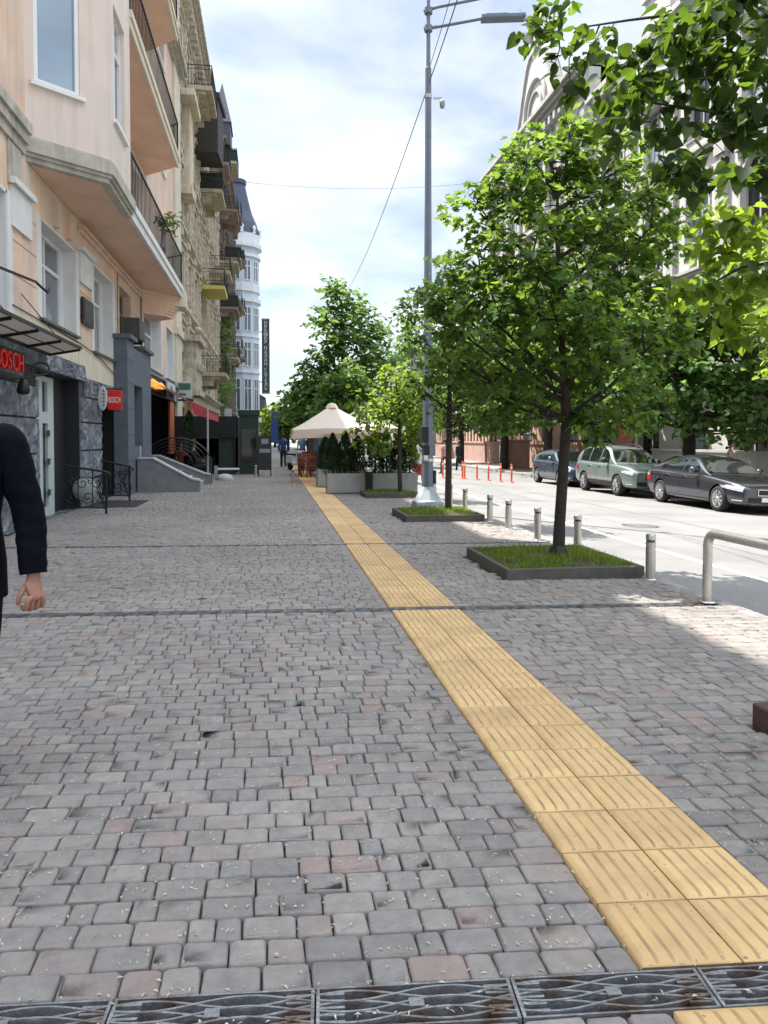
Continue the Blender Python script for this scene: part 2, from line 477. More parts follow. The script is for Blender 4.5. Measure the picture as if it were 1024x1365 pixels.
def pavers():
    rng = np.random.default_rng(5)
    V = []; F = []; LS = []; nv = 0; nl = 0
    def seg_blocks(x0, x1):
        x = x0; o = []
        while x < x1 - 0.02:
            w = rng.choice([0.082, 0.110, 0.110, 0.138, 0.166, 0.166])
            if x1 - (x + w) < 0.07: w = x1 - x
            o.append((x, min(x + w, x1))); x += w
        return o
    # rows between drains
    bands = []
    prev = 0.6
    for d0, d1 in DRAINS:
        n = max(1, round((d0 - prev) / 0.111)); bands += [(prev + (d0 - prev) * i / n, prev + (d0 - prev) * (i + 1) / n) for i in range(n)]
        prev = d1
    end = 40.0
    n = round((end - prev) / 0.111); bands += [(prev + (end - prev) * i / n, prev + (end - prev) * (i + 1) / n) for i in range(n)]
    for (s0, s1) in bands:
        sm = (s0 + s1) / 2
        segs = [(-4.45 if sm < 21 else -4.3, SX0 - 0.004), (SX1 + 0.004, KX - 0.02)]
        for a, b in segs:
            a = a - rng.random() * 0.1 if a < 0 else a
            for (x0, x1) in seg_blocks(a, b):
                xm = (x0 + x1) / 2; ym = sm - xm * SK
                if any(px0 - 0.03 < xm < px1 + 0.03 and py0 - 0.03 < ym < py1 + 0.03 for px0, px1, py0, py1 in PLANTERS): continue
                near = sm < 15
                g = 0.0024
                ax0, ax1, as0, as1 = x0 + g, x1 - g, s0 + g + rng.normal(0, .0012), s1 - g + rng.normal(0, .0012)
                dz = rng.normal(0, 0.0016); tx = rng.normal(0, 0.010); ty = rng.normal(0, 0.010)
                hw, hs = (ax1 - ax0) / 2, (as1 - as0) / 2
                cxm, csm = (ax0 + ax1) / 2, (as0 + as1) / 2
                def ring(inset, z, c):
                    w_, s_ = hw - inset, hs - inset
                    if near:
                        j = rng.normal(0, 0.0016, 16)
                        pts = [(-w_ + c, -s_), (w_ - c, -s_), (w_, -s_ + c), (w_, s_ - c), (w_ - c, s_), (-w_ + c, s_), (-w_, s_ - c), (-w_, -s_ + c)]
                        pts = [(p[0] + j[2 * i], p[1] + j[2 * i + 1]) for i, p in enumerate(pts)]
                    else:
                        pts = [(-w_, -s_), (w_, -s_), (w_, s_), (-w_, s_)]
                    return [(cxm + u, csm + s - (cxm + u) * SK, z + dz + u * tx + s * ty) for u, s in pts]
                if near:
                    rings = [ring(0, -0.03, 0.008), ring(0.0006, -0.007, 0.008), ring(0.0032, -0.0022, 0.009), ring(0.0075, -0.0002, 0.010), ring(0.0095, 0.0, 0.010)]
                    k = 8
                else:
                    rings = [ring(0.0, -0.02, 0), ring(0.006, 0.0, 0)]; k = 4
                for rg in rings: V.extend(rg)
                for i in range(len(rings) - 1):
                    for q in range(k):
                        F += [nv + i * k + q, nv + i * k + (q + 1) % k, nv + (i + 1) * k + (q + 1) % k, nv + (i + 1) * k + q]
                        LS.append(nl); nl += 4
                F += [nv + (len(rings) - 1) * k + q for q in range(k)]; LS.append(nl); nl += k
                nv += len(rings) * k
    o = np_obj('pavement', V, F, LS, M_paver, smooth=True)
    tag(o, kind='structure')
pavers()
mb = MB(); mb.box(-4.4, SX0, 40.0, 200, -0.2, 0.0); mb.box(SX1, KX - 0.14, 40.0, 200, -0.2, 0.0)
tag(mb.build('far_pavement', M_farpave), kind='structure')

# tactile strip: yellow ribbed tiles, two abreast
def tactile():
    rng = random.Random(3)
    m = bpy.data.materials.new('tactile_tile'); m.use_nodes = True
    t = m.node_tree; nd = t.nodes; L = t.links.new
    p = nd['Principled BSDF']; p.inputs['Roughness'].default_value = 0.75
    g = nd.new('ShaderNodeNewGeometry'); tcn = nd.new('ShaderNodeTexCoord')
    rp = nd.new('ShaderNodeValToRGB'); e = rp.color_ramp.elements
    e[0].color = (0.47, 0.308, 0.138, 1); e[1].color = (0.58, 0.39, 0.18, 1)
    L(g.outputs['Random Per Island'], rp.inputs[0])
    n1 = nd.new('ShaderNodeTexNoise'); n1.inputs['Scale'].default_value = 5; n1.inputs['Detail'].default_value = 5; n1.inputs['Roughness'].default_value = 0.7
    L(tcn.outputs['Object'], n1.inputs['Vector'])
    r1 = nd.new('ShaderNodeMapRange'); r1.inputs[1].default_value = 0.3; r1.inputs[2].default_value = 0.7; r1.inputs[3].default_value = 0.80; r1.inputs[4].default_value = 1.10
    L(n1.outputs['Fac'], r1.inputs[0])
    vm = nd.new('ShaderNodeVectorMath'); vm.operation = 'SCALE'; L(rp.outputs[0], vm.inputs[0]); L(r1.outputs[0], vm.inputs['Scale'])
    n3 = nd.new('ShaderNodeTexNoise'); n3.inputs['Scale'].default_value = 40; n3.inputs['Detail'].default_value = 2
    L(tcn.outputs['Object'], n3.inputs['Vector'])
    r3 = nd.new('ShaderNodeMapRange'); r3.inputs[1].default_value = 0.70; r3.inputs[2].default_value = 0.76; r3.inputs[4].default_value = 0.7
    L(n3.outputs['Fac'], r3.inputs[0])
    mx = nd.new('ShaderNodeMixRGB'); mx.inputs['Color2'].default_value = (0.12, 0.075, 0.035, 1); L(r3.outputs[0], mx.inputs['Fac']); L(vm.outputs[0], mx.inputs['Color1'])
    L(mx.outputs[0], p.inputs['Base Color'])
    nb = nd.new('ShaderNodeTexNoise'); nb.inputs['Scale'].default_value = 130; nb.inputs['Detail'].default_value = 6
    L(tcn.outputs['Object'], nb.inputs['Vector'])
    b = nd.new('ShaderNodeBump'); b.inputs['Strength'].default_value = 0.35; b.inputs['Distance'].default_value = 0.004
    L(nb.outputs['Fac'], b.inputs['Height']); L(b.outputs[0], p.inputs['Normal'])
    mb = MB(); GRV = []
    w = (SX1 - SX0) / 2
    def tile(x0, x1, s0, s1, detail, dz):
        g = 0.0032
        x0 += g; x1 -= g; s0 += g; s1 -= g
        if not detail:
            Y = lambda x, s: s - x * SK
            mb.add([(x0, Y(x0, s0), dz), (x1, Y(x1, s0), dz), (x1, Y(x1, s1), dz), (x0, Y(x0, s1), dz),
                    (x0, Y(x0, s0), -.03), (x1, Y(x1, s0), -.03), (x1, Y(x1, s1), -.03), (x0, Y(x0, s1), -.03)],
                   [(0, 1, 2, 3), (4, 5, 1, 0), (5, 6, 2, 1), (6, 7, 3, 2), (7, 4, 0, 3)])
            return
        nx_, ny_ = 49, 9
        hx = x1 - x0; hs = s1 - s0
        V = []
        for j in range(ny_):
            v = [0, .02, .07, .13, .5, .87, .93, .98, 1][j]
            env = 0 if j in (0, 1, 7, 8) else (0.75 if j in (2, 6) else 1.0)
            for i in range(nx_):
                u = i / (nx_ - 1)
                ph = (u * 6.0) % 1.0
                rib = min(1.0, 2.6 * max(0.0, math.sin(ph * math.pi)) ** 1.0)
                edge = 0 if (u < .025 or u > .975) else 1
                z = dz + 0.0095 * rib * env * edge - (0.0015 if (j in (0, 8) or i in (0, nx_ - 1)) else 0)
                x = x0 + hx * u; V.append((x, s0 + hs * v - x * SK, z))
        F = [(j * nx_ + i, j * nx_ + i + 1, (j + 1) * nx_ + i + 1, (j + 1) * nx_ + i) for j in range(ny_ - 1) for i in range(nx_ - 1)]
        b0 = len(V)
        ring = [i for i in range(nx_)] + [j * nx_ + nx_ - 1 for j in range(1, ny_)] + [(ny_ - 1) * nx_ + i for i in range(nx_ - 2, -1, -1)] + [j * nx_ for j in range(ny_ - 2, 0, -1)]
        V += [(V[i][0], V[i][1], -0.03) for i in ring]
        n = len(ring)
        F += [(ring[k], b0 + k, b0 + (k + 1) % n, ring[(k + 1) % n]) for k in range(n)]
        f0 = len(mb.f)
        for q in range((ny_ - 1) * (nx_ - 1)):
            jj, ii = divmod(q, nx_ - 1)
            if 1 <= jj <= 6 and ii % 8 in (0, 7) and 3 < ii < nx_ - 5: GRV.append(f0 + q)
        mb.add(V, F, True)
    prev = 0.75
    bands = [(0.78, DRAINS[0][0] - 0.005)] + [(DRAINS[i][1] + 0.005, DRAINS[i + 1][0] - 0.005) for i in range(2)] + [(DRAINS[2][1] + .005, 60)]
    for a, b in bands:
        n = round((b - a) / 0.303); st = (b - a) / n
        for i in range(n):
            s0, s1 = a + i * st, a + (i + 1) * st
            for k in range(2):
                dz = 0.0045 + rng.uniform(-.0012, .0018)
                sh = rng.uniform(-.006, .006) if i not in (0, n - 1) else 0
                tile(SX0 + k * w, SX0 + (k + 1) * w, s0, s1, s0 < 13, dz)
    o = mb.build('tactile_paving', [m, mat('tile_groove_shade', (0.37, 0.265, 0.135), .9, var=.25, scale=9)])  # second slot puts the shade of the grooves into their colour
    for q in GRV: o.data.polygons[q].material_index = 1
    tag(o, kind='structure')
    mj = MB()
    xm = (SX0 + SX1) / 2
    for a, b in bands:
        n = round((b - a) / 0.303); st = (b - a) / n
        def q4(x0, x1, s0, s1): mj.add([(x0, s0 - x0 * SK, .0015), (x1, s0 - x1 * SK, .0015), (x1, s1 - x1 * SK, .0015), (x0, s1 - x0 * SK, .0015)], [(0, 1, 2, 3)])
        for i in range(n):
            q4(xm - .0028, xm + .0028, a + i * st + .003, a + (i + 1) * st - .003); q4(SX0, SX1, a + i * st - .0028, a + i * st + .0028)
    tag(mj.build('tile_joints', mat('dirty_joint', (0.045, 0.034, 0.022), .95, var=.3, scale=30)), kind='structure')
tactile()

# small seed litter in the joints
def litter():
    rng = np.random.default_rng(8); V = []; F = []; LS = []; nv = 0
    M = mat('dry_seed_husks', (0.42, 0.40, 0.30), 0.9, var=0.2, scale=50)
    for i in range(3300):
        x = rng.uniform(-2.6, 2.6); s = rng.uniform(1.9, 4.6) if i < 3000 else rng.uniform(4.6, 9)
        if rng.random() < 0.72:
            s = round(s / 0.1207) * 0.1207 + rng.normal(0, .008)
        y = s - x * SK; a = rng.uniform(0, 6.28); l = rng.uniform(.004, .012); w = rng.uniform(.0015, .0035)
        z = rng.uniform(0.001, 0.004) + (0.006 if SX0 < x < SX1 else 0)
        dx, dy = math.cos(a) * l, math.sin(a) * l; ex, ey = -math.sin(a) * w, math.cos(a) * w
        V += [(x - dx, y - dy, z), (x + ex, y + ey, z + w), (x + dx, y + dy, z + .001), (x - ex, y - ey, z + w * 1.5)]
        F += [nv, nv + 1, nv + 2, nv + 3]; LS.append(4 * i); nv += 4
    tag(np_obj('fallen_seeds', V, F, LS, M), 'dry pale seed husks scattered over the paving joints', None, kind='stuff')
litter()

# drains with cast-iron grates
M_iron = mat('cast_iron', (0.22, 0.225, 0.235), 0.45, metal=0.5, var=0.3, scale=18, bump=0.3, bscale=80, col2=(0.13, 0.085, 0.06), col2_scale=7, col2_pos=(0.5, 0.68))
mb = MB()
for d0, d1 in DRAINS:
    for i in range(18):
        xa = -4.4 + i * 0.475; xb = xa + 0.475
        mb.add([(xa, d0 + .001 - xa * SK, -.032), (xb, d0 + .001 - xb * SK, -.032), (xb, d1 - .001 - xb * SK, -.032), (xa, d1 - .001 - xa * SK, -.032)], [(0, 1, 2, 3)])
tag(mb.build('drain_channel', mat('drain_dirt', (0.035, 0.03, 0.025), 0.95, var=0.4, scale=25)), kind='structure')
GL = 0.535
def grate_mesh(w):
    mb = MB(); L2 = GL / 2 - 0.002; h = w / 2 - 0.002
    t = 0.009
    mb.box(-L2, -L2 + t, -h, h, -.028, .002); mb.box(L2 - t, L2, -h, h, -.028, .002)
    mb.box(-L2 + t, L2 - t, -h, -h + .006, -.028, .001); mb.box(-L2 + t, L2 - t, h - .006, h, -.028, .001)
    def wave(y0, amp, ph, wd, top):
        n = 18; pts = []
        for i in range(n + 1):
            u = i / n; x = -L2 + t + (2 * L2 - 2 * t) * u
            pts.append((x, y0 + amp * math.sin(2 * math.pi * u + ph)))
        for i in range(n):
            (xa, ya), (xb, yb) = pts[i], pts[i + 1]
            mb.add([(xa, ya - wd, -.02), (xb, yb - wd, -.02), (xb, yb + wd, -.02), (xa, ya + wd, -.02),
                    (xa, ya - wd * .8, top), (xb, yb - wd * .8, top), (xb, yb + wd * .8, top), (xa, ya + wd * .8, top)],
                   [(4, 5, 6, 7), (0, 1, 5, 4), (2, 3, 7, 6)], False)
    k = w / 0.155
    for y0 in (-0.038 * k, 0.0, 0.038 * k):
        wave(y0, 0.020 * k, 0.6, 0.0042, .0015); wave(y0, 0.020 * k, 0.6 + math.pi, 0.0036, .0035)
    for sx in (-1, 1):
        for j in range(5):
            yy = (-0.05 + j * 0.025) * k
            mb.box(sx * L2 - (0.075 if sx > 0 else -.009), sx * L2 - (0.009 if sx > 0 else -.075), yy - .004, yy + .004, -.022, .0005)
    mb.box(-0.02, 0.02, -0.016 * k, 0.016 * k, -.02, .005)
    return mb
gl_labels = ['cast iron wavy grate section in the drain channel closest to the camera', 'cast iron grate section in the drain crossing in front of the square tree planter',
             'thin dark grate section in the second drain back, level with the short bollards']
for di, (d0, d1) in enumerate(DRAINS):
    o0 = grate_mesh(d1 - d0).build('drain_grate', M_iron)
    tag(o0, gl_labels[di], 'drain grate', 'grate sections of drain line ' + ['at the near edge', 'before the tree', 'far back'][di])
    rz = -math.atan(SK)
    st = GL
    xs = [-0.16 + k * st for k in range(-8, 9)]
    xs = [x for x in xs if -4.3 + GL / 2 < x < KX - 0.1 - GL / 2]
    if di == 0: xs = [x for x in xs if -1.6 < x < 2.0]
    for i, x in enumerate(xs):
        o = o0 if i == 0 else o0.copy()
        if i: COL.objects.link(o)
        o.location = (x, (d0 + d1) / 2 - x * SK, 0.0); o.rotation_euler = (0, 0, rz)

# kerb, road, markings, far pavement
mb = MB()
y = -6.0
while y < 160:
    mb.box(KX - 0.14, KX - 0.002, y + .003, y + 0.997, -0.4, 0.0, 0.012); y += 1.0
tag(mb.build('kerb', M_kerb), kind='structure')
mb = MB()
X1 = 13.4
nx_ = 12
for i in range(nx_):
    xa = KX - 0.05 + (X1 - KX + 0.1) * i / nx_; xb = KX - 0.05 + (X1 - KX + 0.1) * (i + 1) / nx_
    mb.quad((xa, -10, road_z(xa)), (xb, -10, road_z(xb)), (xb, 260, road_z(xb)), (xa, 260, road_z(xa)))
tag(mb.build('road', M_asphalt), kind='structure')
mb = MB()
def strip(x0, x1, y0, y1, z=0.004):
    mb.quad((x0, y0, road_z(x0) + z), (x1, y0, road_z(x1) + z), (x1, y1, road_z(x1) + z), (x0, y1, road_z(x0) + z))
strip(5.72, 5.86, -8, 75)
tag(mb.build('road_marking', M_mark), kind='structure')
M_patch = mat('tar_patch', (0.17, 0.168, 0.165), .9, var=.12, scale=3, bump=.1, bscale=120)
mb = MB()
for x0, x1, y0, y1 in ((7.2, 9.4, 9.0, 12.5), (8.6, 8.75, -5, 60), (6.5, 7.6, 20.5, 26), (9.2, 10.9, 33, 39)):
    n = 6
    V = []
    rr_ = random.Random(int(y0 * 10))
    for k in range(n + 1): V.append((x0 + rr_.uniform(-.03, .03), y0 + (y1 - y0) * k / n))
    for k in range(n, -1, -1): V.append((x1 + rr_.uniform(-.03, .03), y0 + (y1 - y0) * k / n))
    for k in range(n): 
        q = [V[k], V[2 * n + 1 - k], V[2 * n - k], V[k + 1]]
        mb.add([(x, y, road_z(x) + .004) for x, y in q], [(0, 1, 2, 3)])
tag(mb.build('road_patch', M_patch), kind='structure')
mb = MB(); mb.lathe([(.0, .006), (.30, .006), (.31, .003), (.36, .003)], (7.3, 14.2, road_z(7.3)), 28)
o = mb.build('manhole_cover', M_iron, None, (7.3, 14.2, road_z(7.3))); o.rotation_euler = (0, .038, 0); tag(o, 'round iron manhole cover in the road beyond the bollards', 'manhole cover')
mb = MB(); mb.box(X1 + .0, 24, -10, 260, -1.0, road_z(X1) + 0.13)
tag(mb.build('far_sidewalk', mat('far_sidewalk_paving', (0.26, 0.25, 0.24), 0.9, var=0.15, scale=4)), kind='structure')
mb = MB()
y = -6.0
while y < 120:
    mb.box(X1 - 0.16, X1 - 0.002, y + .004, y + 1.196, -0.9, road_z(X1) + 0.135, 0.012); y += 1.2
tag(mb.build('far_kerb', M_kerb), kind='structure')
FZ = road_z(X1) + 0.13
# ------------------------------------------------------------------ building helpers
class Fr:
    """a wall frame: origin xy, horizontal direction, outward normal"""
    def __init__(s, o, du, n): s.o = o; s.du = du; s.n = n
    def p(s, u, w, z): return (s.o[0] + s.du[0] * u + s.n[0] * w, s.o[1] + s.du[1] * u + s.n[1] * w, z)
def fbox(mb, F, u0, u1, w0, w1, z0, z1):
    v = [F.p(u0, w0, z0), F.p(u1, w0, z0), F.p(u1, w1, z0), F.p(u0, w1, z0), F.p(u0, w0, z1), F.p(u1, w0, z1), F.p(u1, w1, z1), F.p(u0, w1, z1)]
    mb.add(v, [(3, 2, 1, 0), (4, 5, 6, 7), (0, 1, 5, 4), (1, 2, 6, 5), (2, 3, 7, 6), (3, 0, 4, 7)])
def wall_grid(mb, F, u0, u1, z0, z1, ops, d):
    us = sorted({u0, u1} | {q for o in ops for q in o[:2] if u0 < q < u1}); zs = sorted({z0, z1} | {q for o in ops for q in o[2:4] if z0 < q < z1})
    for i in range(len(us) - 1):
        for j in range(len(zs) - 1):
            um, zm = (us[i] + us[i + 1]) / 2, (zs[j] + zs[j + 1]) / 2
            if any(o[0] < um < o[1] and o[2] < zm < o[3] for o in ops): continue
            mb.quad(F.p(us[i], 0, zs[j]), F.p(us[i + 1], 0, zs[j]), F.p(us[i + 1], 0, zs[j + 1]), F.p(us[i], 0, zs[j + 1]))
    for o in ops:
        a, b, c, e = o[:4]; dd = o[4] if len(o) > 4 else d
        mb.quad(F.p(a, 0, c), F.p(a, -dd, c), F.p(a, -dd, e), F.p(a, 0, e))
        mb.quad(F.p(b, 0, c), F.p(b, -dd, c), F.p(b, -dd, e), F.p(b, 0, e))
        mb.quad(F.p(a, 0, e), F.p(b, 0, e), F.p(b, -dd, e), F.p(a, -dd, e))
        mb.quad(F.p(a, 0, c), F.p(b, 0, c), F.p(b, -dd, c), F.p(a, -dd, c))
def window(parent, F, u0, u1, z0, z1, d=0.25, nv=2, tr=0.7, fm=None, gm=None, t=0.07, sill=True, surround=None):
    mb = MB(); fm = fm or M_white
    w0, w1 = -d, -d + 0.07
    fbox(mb, F, u0, u0 + t, w0, w1, z0, z1); fbox(mb, F, u1 - t, u1, w0, w1, z0, z1)
    fbox(mb, F, u0 + t, u1 - t, w0, w1, z0, z0 + t); fbox(mb, F, u0 + t, u1 - t, w0, w1, z1 - t, z1)
    zt = z0 + (z1 - z0) * tr if tr else None
    for k in range(1, nv):
        uc = u0 + (u1 - u0) * k / nv
        if zt:
            fbox(mb, F, uc - t * .6, uc + t * .6, w0, w1 - .006, z0 + t, zt - t * .5); fbox(mb, F, uc - t * .5, uc + t * .5, w0, w1 - .006, zt + t * .5, z1 - t)
        else: fbox(mb, F, uc - t * .6, uc + t * .6, w0, w1 - .006, z0 + t, z1 - t)
    if zt: fbox(mb, F, u0 + t, u1 - t, w0, w1 - .003, zt - t * .5, zt + t * .5)
    o = mb.build('window', fm, parent)
    mp = MB(); mp.quad(F.p(u0, w0 + .02, z0), F.p(u1, w0 + .02, z0), F.p(u1, w0 + .02, z1), F.p(u0, w0 + .02, z1))
    mp.build('pane', gm or M_glass, o)
    if sill:
        ms = MB(); fbox(ms, F, u0 - .08, u1 + .08, -d + .08, .07, z0 - .07, z0 - .003)
        ms.build('sill', fm, o)
    if surround:
        sw, sp = .14, .05
        ms = MB()
        fbox(ms, F, u0 - sw, u0 - .002, 0.001, sp, z0, z1); fbox(ms, F, u1 + .002, u1 + sw, 0.001, sp, z0, z1)
        fbox(ms, F, u0 - sw, u1 + sw, 0.001, sp + .03, z1 + .003, z1 + .22)
        if surround == 2: fbox(ms, F, u0 - sw - .1, u1 + sw + .1, 0.001, sp + .14, z1 + .225, z1 + .33)
        ms.build('window_surround', SURR[0], o)
    return o
SURR = [M_white]
def cornice(mb, F, u0, u1, z, h=0.4, out=0.4, steps=3):
    for k in range(steps):
        fbox(mb, F, u0, u1, 0.001, out * (k + 1) / steps, z + h * k / steps, z + h * (k + 1) / steps - (0 if k == steps - 1 else 0.0))
def railing(parent, pts, z, h=1.0, sp=0.12, m=None, name='railing', style=0):
    """vertical-bar railing along a polyline of xy points"""
    mb = MB()
    for (xa, ya), (xb, yb) in zip(pts[:-1], pts[1:]):
        L = math.hypot(xb - xa, yb - ya); n = max(2, int(L / sp))
        mb.bar((xa, ya, z + h), (xb, yb, z + h), 0.045, 0.03); mb.bar((xa, ya, z + .07), (xb, yb, z + .07), 0.03, 0.02)
        if style: mb.bar((xa, ya, z + h * .8), (xb, yb, z + h * .8), 0.02, 0.02)
        for i in range(n + 1):
            t = i / n; x, y = xa + (xb - xa) * t, ya + (yb - ya) * t
            mb.bar((x, y, z), (x, y, z + h - .012), 0.03 if i in (0, n) else 0.016)
            if style and i < n and i % 2 == 0:
                t2 = (i + 1) / n; x2, y2 = xa + (xb - xa) * t2, ya + (yb - ya) * t2
                mb.bar((x, y, z + h * .2), (x2, y2, z + h * .62), 0.012)
    return mb.build(name, m or M_black, parent)

# ------------------------------------------------------------------ building one: peach plaster, bay and long balconies
FX_ = -4.1
FL = Fr((FX_, 0), (0, 1), (1, 0))
M_peach = mat('peach_plaster', (0.75, 0.54, 0.40), 0.88, var=0.10, scale=1.5, bump=0.15, bscale=40, streak=0.42, streak_col=(0.36, 0.27, 0.20), col2=(0.66, 0.53, 0.44), col2_scale=0.9, col2_pos=(0.48, 0.56))
M_pale = mat('pale_bay_plaster', (0.70, 0.60, 0.53), 0.88, var=0.05, scale=1.2, bump=0.1, bscale=40, streak=0.4, streak_col=(0.42, 0.36, 0.31))
M_soffit = mat('soffit_plaster', (0.74, 0.52, 0.39), 0.9, var=0.10, scale=0.9, streak=0.2, streak_col=(0.33, 0.24, 0.18))
M_trimgrey = mat('weathered_moulding', (0.44, 0.42, 0.36), 0.9, var=0.18, scale=4, streak=0.45)
M_creamw = mat('cream_plaster', (0.66, 0.60, 0.47), 0.88, var=0.08, scale=2, streak=0.25, streak_col=(0.3, 0.26, 0.2))
M_reveal = mat('white_reveal', (0.70, 0.70, 0.69), 0.8, var=0.06, scale=3, streak=0.15)
def granite_mat():
    m = mat('rusticated_granite', (0.125, 0.135, 0.16), 0.78, var=0.45, scale=5, bump=0.9, bscale=14, col2=(0.30, 0.32, 0.35), col2_scale=3.5, col2_pos=(0.5, 0.72), island=0.2)
    return m
M_granite = granite_mat()
M_slate = mat('grey_painted_wall', (0.115, 0.135, 0.165), 0.75, var=0.12, scale=4, streak=0.12)
M_conc = mat('concrete', (0.30, 0.305, 0.30), 0.9, var=0.15, scale=4, bump=0.15, streak=0.2, streak_col=(0.18, 0.18, 0.17))

B1 = thing('apartment_building', 'peach plastered building with pale bay and two long black railed balconies over dark stone shops', 'building', (FX_, 12, 0))
Y0, Y1, ZT = 4.0, 35.6, 17.6
ops = [(11.0, 12.75, 3.32, 5.4, .28), (14.5, 17.0, 3.68, 5.5, .32), (18.6, 20.8, 3.55, 5.6, .32), (21.7, 23.4, 4.25, 5.7, .3), (25.6, 29.6, 3.9, 6.0, .4), (31, 33.2, 3.9, 6.0, .3)]
for fl in range(3):
    zf = 6.75 + fl * 4.1
    for (a, b) in ((8.2, 9.8), (18.2, 19.6), (21.0, 22.4), (23.7, 24.6), (29.4, 31.0)):
        ops.append((a, b, zf + (0.15 if 17.5 < a < 25 else 0.9), zf + 2.85, .28))
mb = MB()
wall_grid(mb, FL, Y0, Y1, 3.1, ZT, ops, .3)
# solid core behind the front, end wall
mb.box(FX_ - 11, FX_ - 1.75, Y0, Y1, 0, ZT + .3)
mb.box(FX_ - 1.75, FX_ - 0.75, Y0, 24.5, 3.2, ZT + .3)
mb.box(FX_ - 1.75, FX_ - 0.75, 24.5, Y1, 3.2, ZT + .3)
mb.quad((FX_, Y1, 0), (FX_ - 11, Y1, 0), (FX_ - 11, Y1, ZT), (FX_, Y1, ZT)); mb.quad((FX_, Y0, 0), (FX_ - 11, Y0, 0), (FX_ - 11, Y0, ZT), (FX_, Y0, ZT))
mb.build('wall', M_peach, B1)
mb = MB(); wall_grid(mb, FL, Y0, Y1, 0.0, 3.1, [(14.1, 17.1, 0.0, 2.75, .32), (19.1, 20.9, 0.0, 2.36, .6), (25.0, 35.0, 0.0, 3.05, 1.6)], .3)
mb.build('ground_storey', mat('dark_ground_storey', (0.05, 0.055, 0.065), .85, var=.2), B1)
mb = MB(); fbox(mb, FL, Y0, Y1, -11, 0.0, ZT + .32, ZT + .5); cornice(mb, FL, Y0, Y1, ZT - .1, .4, .45)
mb.build('roof', M_trimgrey, B1)
# deep white reveals with a moulded head, over each first floor window
for (a, b, c, e, d) in ops[:6]:
    mb = MB()
    if a < 21 or a > 25:
        fbox(mb, FL, a + .002, a + .05, -d, 0.012, c, e); fbox(mb, FL, b - .05, b - .002, -d, 0.012, c, e); fbox(mb, FL, a, b, -d, 0.012, e - .05, e - .002)
        fbox(mb, FL, a - .22, a - .003, .001, .018, c, e + .02); fbox(mb, FL, b + .003, b + .22, .001, .018, c, e + .02)
        o = window(B1, FL, a + .05, b - (0.22 if 13 < a < 21 else .05), c + .003, e - .05, d - .0, nv=2, tr=0.66, sill=False)
        mb.build('reveal', M_reveal, o)
        if 13 < a < 21:
            ms = MB(); fbox(ms, FL, b - .22, b - .05, -d, -d + .08, c + .003, e - .05); ms.build('reveal_infill', M_reveal, o)
        ms = MB(); fbox(ms, FL, a - .1, b + .05, -d + .08, .09, c - .05, c - .003); ms.build('sill', mat('zinc_sill', (0.12, 0.125, 0.13), 0.5, metal=.4), o)
    else:
        window(B1, FL, a, b, c, e, d, nv=2, tr=.6, fm=mat('old_window_wood', (0.22, 0.18, 0.13), .7), gm=M_darkglass)
# keystones over the openings and shallow relief panels
for (a, b) in ((12.9, 13.9), (17.25, 18.35)):
    mb = MB(); fbox(mb, FL, a, b, 0.001, .05, 4.9, 5.55); fbox(mb, FL, a - .05, b + .05, 0.001, .12, 5.56, 5.66)
    mb.build('relief_panel', M_reveal, B1)
mb = MB()
for yy in (15.35, 16.25): fbox(mb, FL, yy, yy + .16, .001, .10, 5.55, 6.0)
fbox(mb, FL, 17.2, 24.8, .001, .08, 5.95, 6.03); fbox(mb, FL, 17.2, 24.8, .001, .14, 6.04, 6.10)
mb.build('moulding', M_peach, B1)
# rustication grooves on the raised ground floor
mb = MB()
for z in (4.15, 4.7, 5.25):
    for a, b in ((12.98, 14.25), (17.24, 18.36), (21.05, 21.65), (23.45, 25.3)): fbox(mb, FL, a, b, .001, .004, z, z + .018)
mb.build('wall_joint', mat('dark_joint', (0.36, 0.24, 0.16), .9), B1)
# horizontal band left of the bay
mb = MB(); cornice(mb, FL, Y0, 13.6, 6.25, .5, .16, 3); fbox(mb, FL, 12.8, 13.4, 0.001, .03, 5.55, 6.24)
mb.build('string_course', M_trimgrey, B1)
# upper windows
for (a, b, c, e, d) in ops[6:]:
    window(B1, FL, a, b, c, e, d, nv=2, tr=.7, sill=True, surround=1)

# bay
XB = -2.95
A0, A1, A2 = (FX_, 13.75), (XB, 14.75), (XB, 17.0)
Lc = math.hypot(A1[0] - A0[0], A1[1] - A0[1])
du = ((A1[0] - A0[0]) / Lc, (A1[1] - A0[1]) / Lc); nn = (du[1], -du[0])
FC = Fr(A0, du, nn); FB = Fr(A1, (0, 1), (1, 0)); FE = Fr((FX_, 17.0), (1, 0), (0, 1))
bay = MB()
wc = []; wf = []
for fl in range(3):
    z = 7.6 + fl * 4.1
    wc.append((0.16, 0.98, z, z + 2.3, .10)); wf.append((0.55, 1.65, z, z + 2.2, .18))
wall_grid(bay, FC, 0, Lc, 6.55, ZT, wc, .1); wall_grid(bay, FB, 0, 2.25, 6.55, ZT, wf, .18)
bay.quad((FX_, 17.0, 6.55), (XB, 17.0, 6.55), (XB, 17.0, ZT), (FX_, 17.0, ZT))
bay.prism([A0, A1, A2, (FX_, 17.0)], ZT, ZT + .5)
bo = bay.build('bay', M_pale, B1)
for w_ in wc: window(bo, FC, *w_[:4], d=.09, nv=1, tr=0.86, t=.075, sill=True, gm=M_bayglass)
for w_ in wf: window(bo, FB, *w_[:4], d=.16, nv=2, tr=0.7, sill=True)
